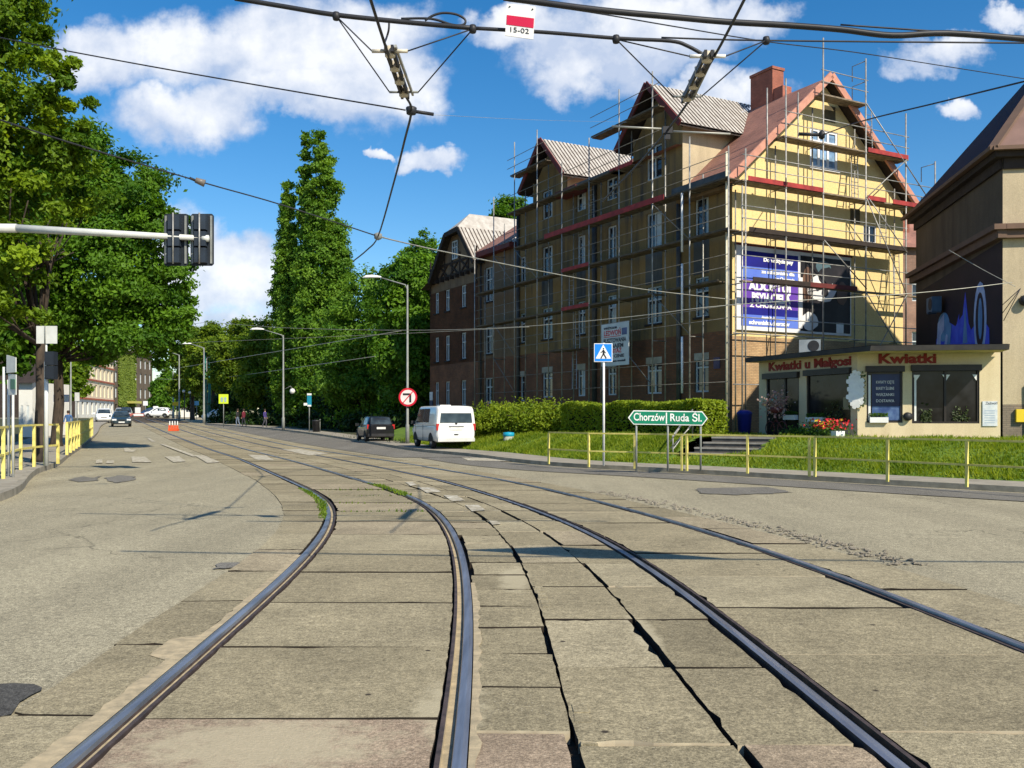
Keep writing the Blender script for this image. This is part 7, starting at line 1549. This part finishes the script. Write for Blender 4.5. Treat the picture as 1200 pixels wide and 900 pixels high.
def insulator(label, pa, pb, arm_y, yw, cab_l, cab_r, bodyc):
    t = thing('section_insulator', label, 'insulator', pa, 0, 'tram section insulators'); pa = Vector(pa); pb = Vector(pb); d = (pb - pa).normalized(); s = Vector((1, 0, 0))
    for o in (-.035, .035):
        mb = MB(); mb.beam(pa + s * o, pb + s * o, .03, .07); mb.build('runner', BLACK, t)
    for f in (.08, .35, .62, .9):
        mb = MB(); q = pa.lerp(pb, f); mb.lathe(q, [(0, -.06), (.055, -.05), (.06, .05), (0, .06)], 8); mb.build('spacer', mat('ceramic_cream', (0.62, 0.55, 0.42), (0.5, 0.44, 0.34), 6, .4), t)
    mb = MB(); mb.beam(pa + s * .07 + Vector((0, 0, .02)), pb + s * .09 + Vector((0, 0, .02)), .025, .03); mb.build('arc_horn', WIREL, t)
    a = pa.lerp(pb, .06)
    for k in (-1, 1):
        mb = MB(); mb.tube([a + s * k * .04, a + s * k * .19], .022, 8); mb.build('insulator_rod', bodyc, t)
        mb = MB(); b = pa.lerp(pb, .9); mb.tube([b + s * k * .03, b + s * k * .17], .014, 6); mb.build('spreader', GREYP, t)
    for cab, k in ((cab_l, -1), (cab_r, 1)):
        for q0 in (a + s * k * .19, pa.lerp(pb, .9) + s * k * .17):
            mb = MB(); mb.tube([q0, cab], .008, 5); mb.build('bridle_wire', WIRE, t)
        mb = MB(); mb.lathe(cab, [(0, -.05), (.035, -.04), (.045, 0), (.035, .04), (0, .05)], 8); mb.build('clamp', BLACK, t)
insulator('black section insulator with cream spreader above the left track', W(455.5, 56, 9.7), W(475, 113, 11.0), 60, 0, W(394, 19, YA), W(554, 34, YA), mat('cream_rod', (0.66, 0.6, 0.48), (0.55, 0.5, 0.4), 5, .4))
insulator('black section insulator with white spreader in front of the dormer roof', W(831, 62, 9.7), W(803, 118, 11.3), 60, 0, W(722, 46, YA), W(898, 47.5, 10.5), WHITE)
t = thing('wire_joint', 'dark forked joint with a short rod at the end of the left contact wire', 'wire joint', J1); mb = MB(); mb.lathe(J1, [(0, -.06), (.06, -.04), (.07, .04), (0, .07)], 8); mb.build('clamp', BLACK, t); mb = MB(); mb.tube([J1, W(508, 134, 11.7)], .022, 6); mb.build('rod', BLACK, t)
t = thing('wire_joint', 'small grey joint where three wires meet against blue sky', 'wire joint', J2); mb = MB(); mb.lathe(J2, [(0, -.09), (.08, -.05), (.09, .05), (0, .09)], 8); mb.build('clamp', GREYP, t); mb = MB(); mb.tube([J2, W(450, 278.5, 20)], .02, 6); mb.build('rod', GREYP, t)
q = W(236, 213.5, 17); t = thing('strain_insulator', 'brown strain insulator on the sloping wire at upper left', 'insulator', q); mb = MB(); mb.tube([W(222, 208.5, 16.9), W(229, 211.5, 16.95)], .025, 6); mb.build('fitting', BLACK, t); mb = MB(); mb.tube([W(229, 211, 16.95), W(240, 215, 17)], [.05, .07], 8); mb.build('body', mat('insulator_grey', (0.22, 0.19, 0.16), (0.16, 0.14, 0.12), 5, .4), t)
q = W(782, 153, 12.6); t = thing('wire_node', 'black wire node with two pale rods before the right dormer', 'wire joint', q); mb = MB(); mb.box(q, (.13, .1, .09)); mb.box(q + Vector((0, 0, -.085)), (.07, .07, .08)); mb.build('clamp', BLACK, t)
for a, b in (((717, 148), (775, 151)), ((789, 154), (856, 157))): mb = MB(); mb.tube([W(*a, 12.7), W(*b, 12.6)], .014, 6); mb.build('rod', WIREL, t)
q = W(963, 158, 36.7); t = thing('wire_node', 'black wire node hanging before the upper gable window', 'wire joint', q); mb = MB(); mb.lathe(q, [(0, -.2), (.12, -.12), (.14, .05), (.07, .16), (0, .2)], 8); mb.build('clamp', BLACK, t); mb = MB(); mb.tube([q, W(936, 157, 36.7)], .07, 6); mb.build('rod', BLACK, t)
# red and white plate
pl = thing('marker_plate', 'white plate with red band reading 15-02 hanging from the feeder cables', 'plate', W(610, 25, 9.9)); yp = 9.86
c4 = [W(594, 4.2, yp), W(627.5, 8, yp), W(625, 46, yp), W(592, 41.5, yp)]
mb = MB(); mb.prism(c4, (0, .01, 0)); mb.build('panel', WHITE, pl)
lr = lambda f: [c4[0].lerp(c4[3], f), c4[1].lerp(c4[2], f)]
a, b = lr(.36), lr(.66); mb = MB(); mb.prism([a[0] + Vector((.006, -.004, 0)), a[1] + Vector((-.006, -.004, 0)), b[1] + Vector((-.006, -.004, 0)), b[0] + Vector((.006, -.004, 0))], (0, .003, 0)); mb.build('red_band', mat('crimson', (0.55, 0.0, 0.05), (0.5, 0.0, 0.045), 3, .5), pl)
text(pl, 'lettering', '15-02', .075, lr(.88)[0] + Vector((.035, -.005, 0)), c4[1] - c4[0], (0, 0, 1), BLACK, .001, .2)
for f in (.1, .9): mb = MB(); q = c4[0].lerp(c4[1], f) + Vector((0, -.006, -.03)); mb.lathe(q, [(0, -.008), (.012, 0), (0, .008)], 6); mb.build('rivet', BLACK, pl)
# white square hanging board far left
q = W(214.7, 390.3, 58); t = thing('hanging_sign', 'small white square plate hanging on the span wire at the dark tree edge', 'plate', q); mb = MB(); mb.box(q, (.52, .03, .50), .1); mb.build('panel', WHITE, t); mb = MB(); mb.tube([q + Vector((0, 0, .25)), q + Vector((0, 0, .6))], .015, 5); mb.build('hanger', GREYP, t)
# unseen span, plus an added plate shaped to throw the broad track shadow
wire('thick span cable overhead whose shadow crosses the right track', [(-.4, 5.6, 6.25), (3, 5.35, 6.1), (10, 4.9, 6.1), (20, 4.6, 6.3)], .03, WIRE, 'overhead_cable')
t = thing('shadow_plate', 'unseen black plate overhead, shaped to throw the broad shadow on the right track', 'insulator', (5.4, 5.4, 6.1))
mb = MB(); mb.prism([(3.7, 5.75, 6.1), (4.6, 5.35, 6.1), (5.2, 5.1, 6.1), (6.9, 5.0, 6.1), (6.0, 5.55, 6.1), (4.9, 6.0, 6.1)], (0, 0, .05)); mb.build('body', BLACK, t)
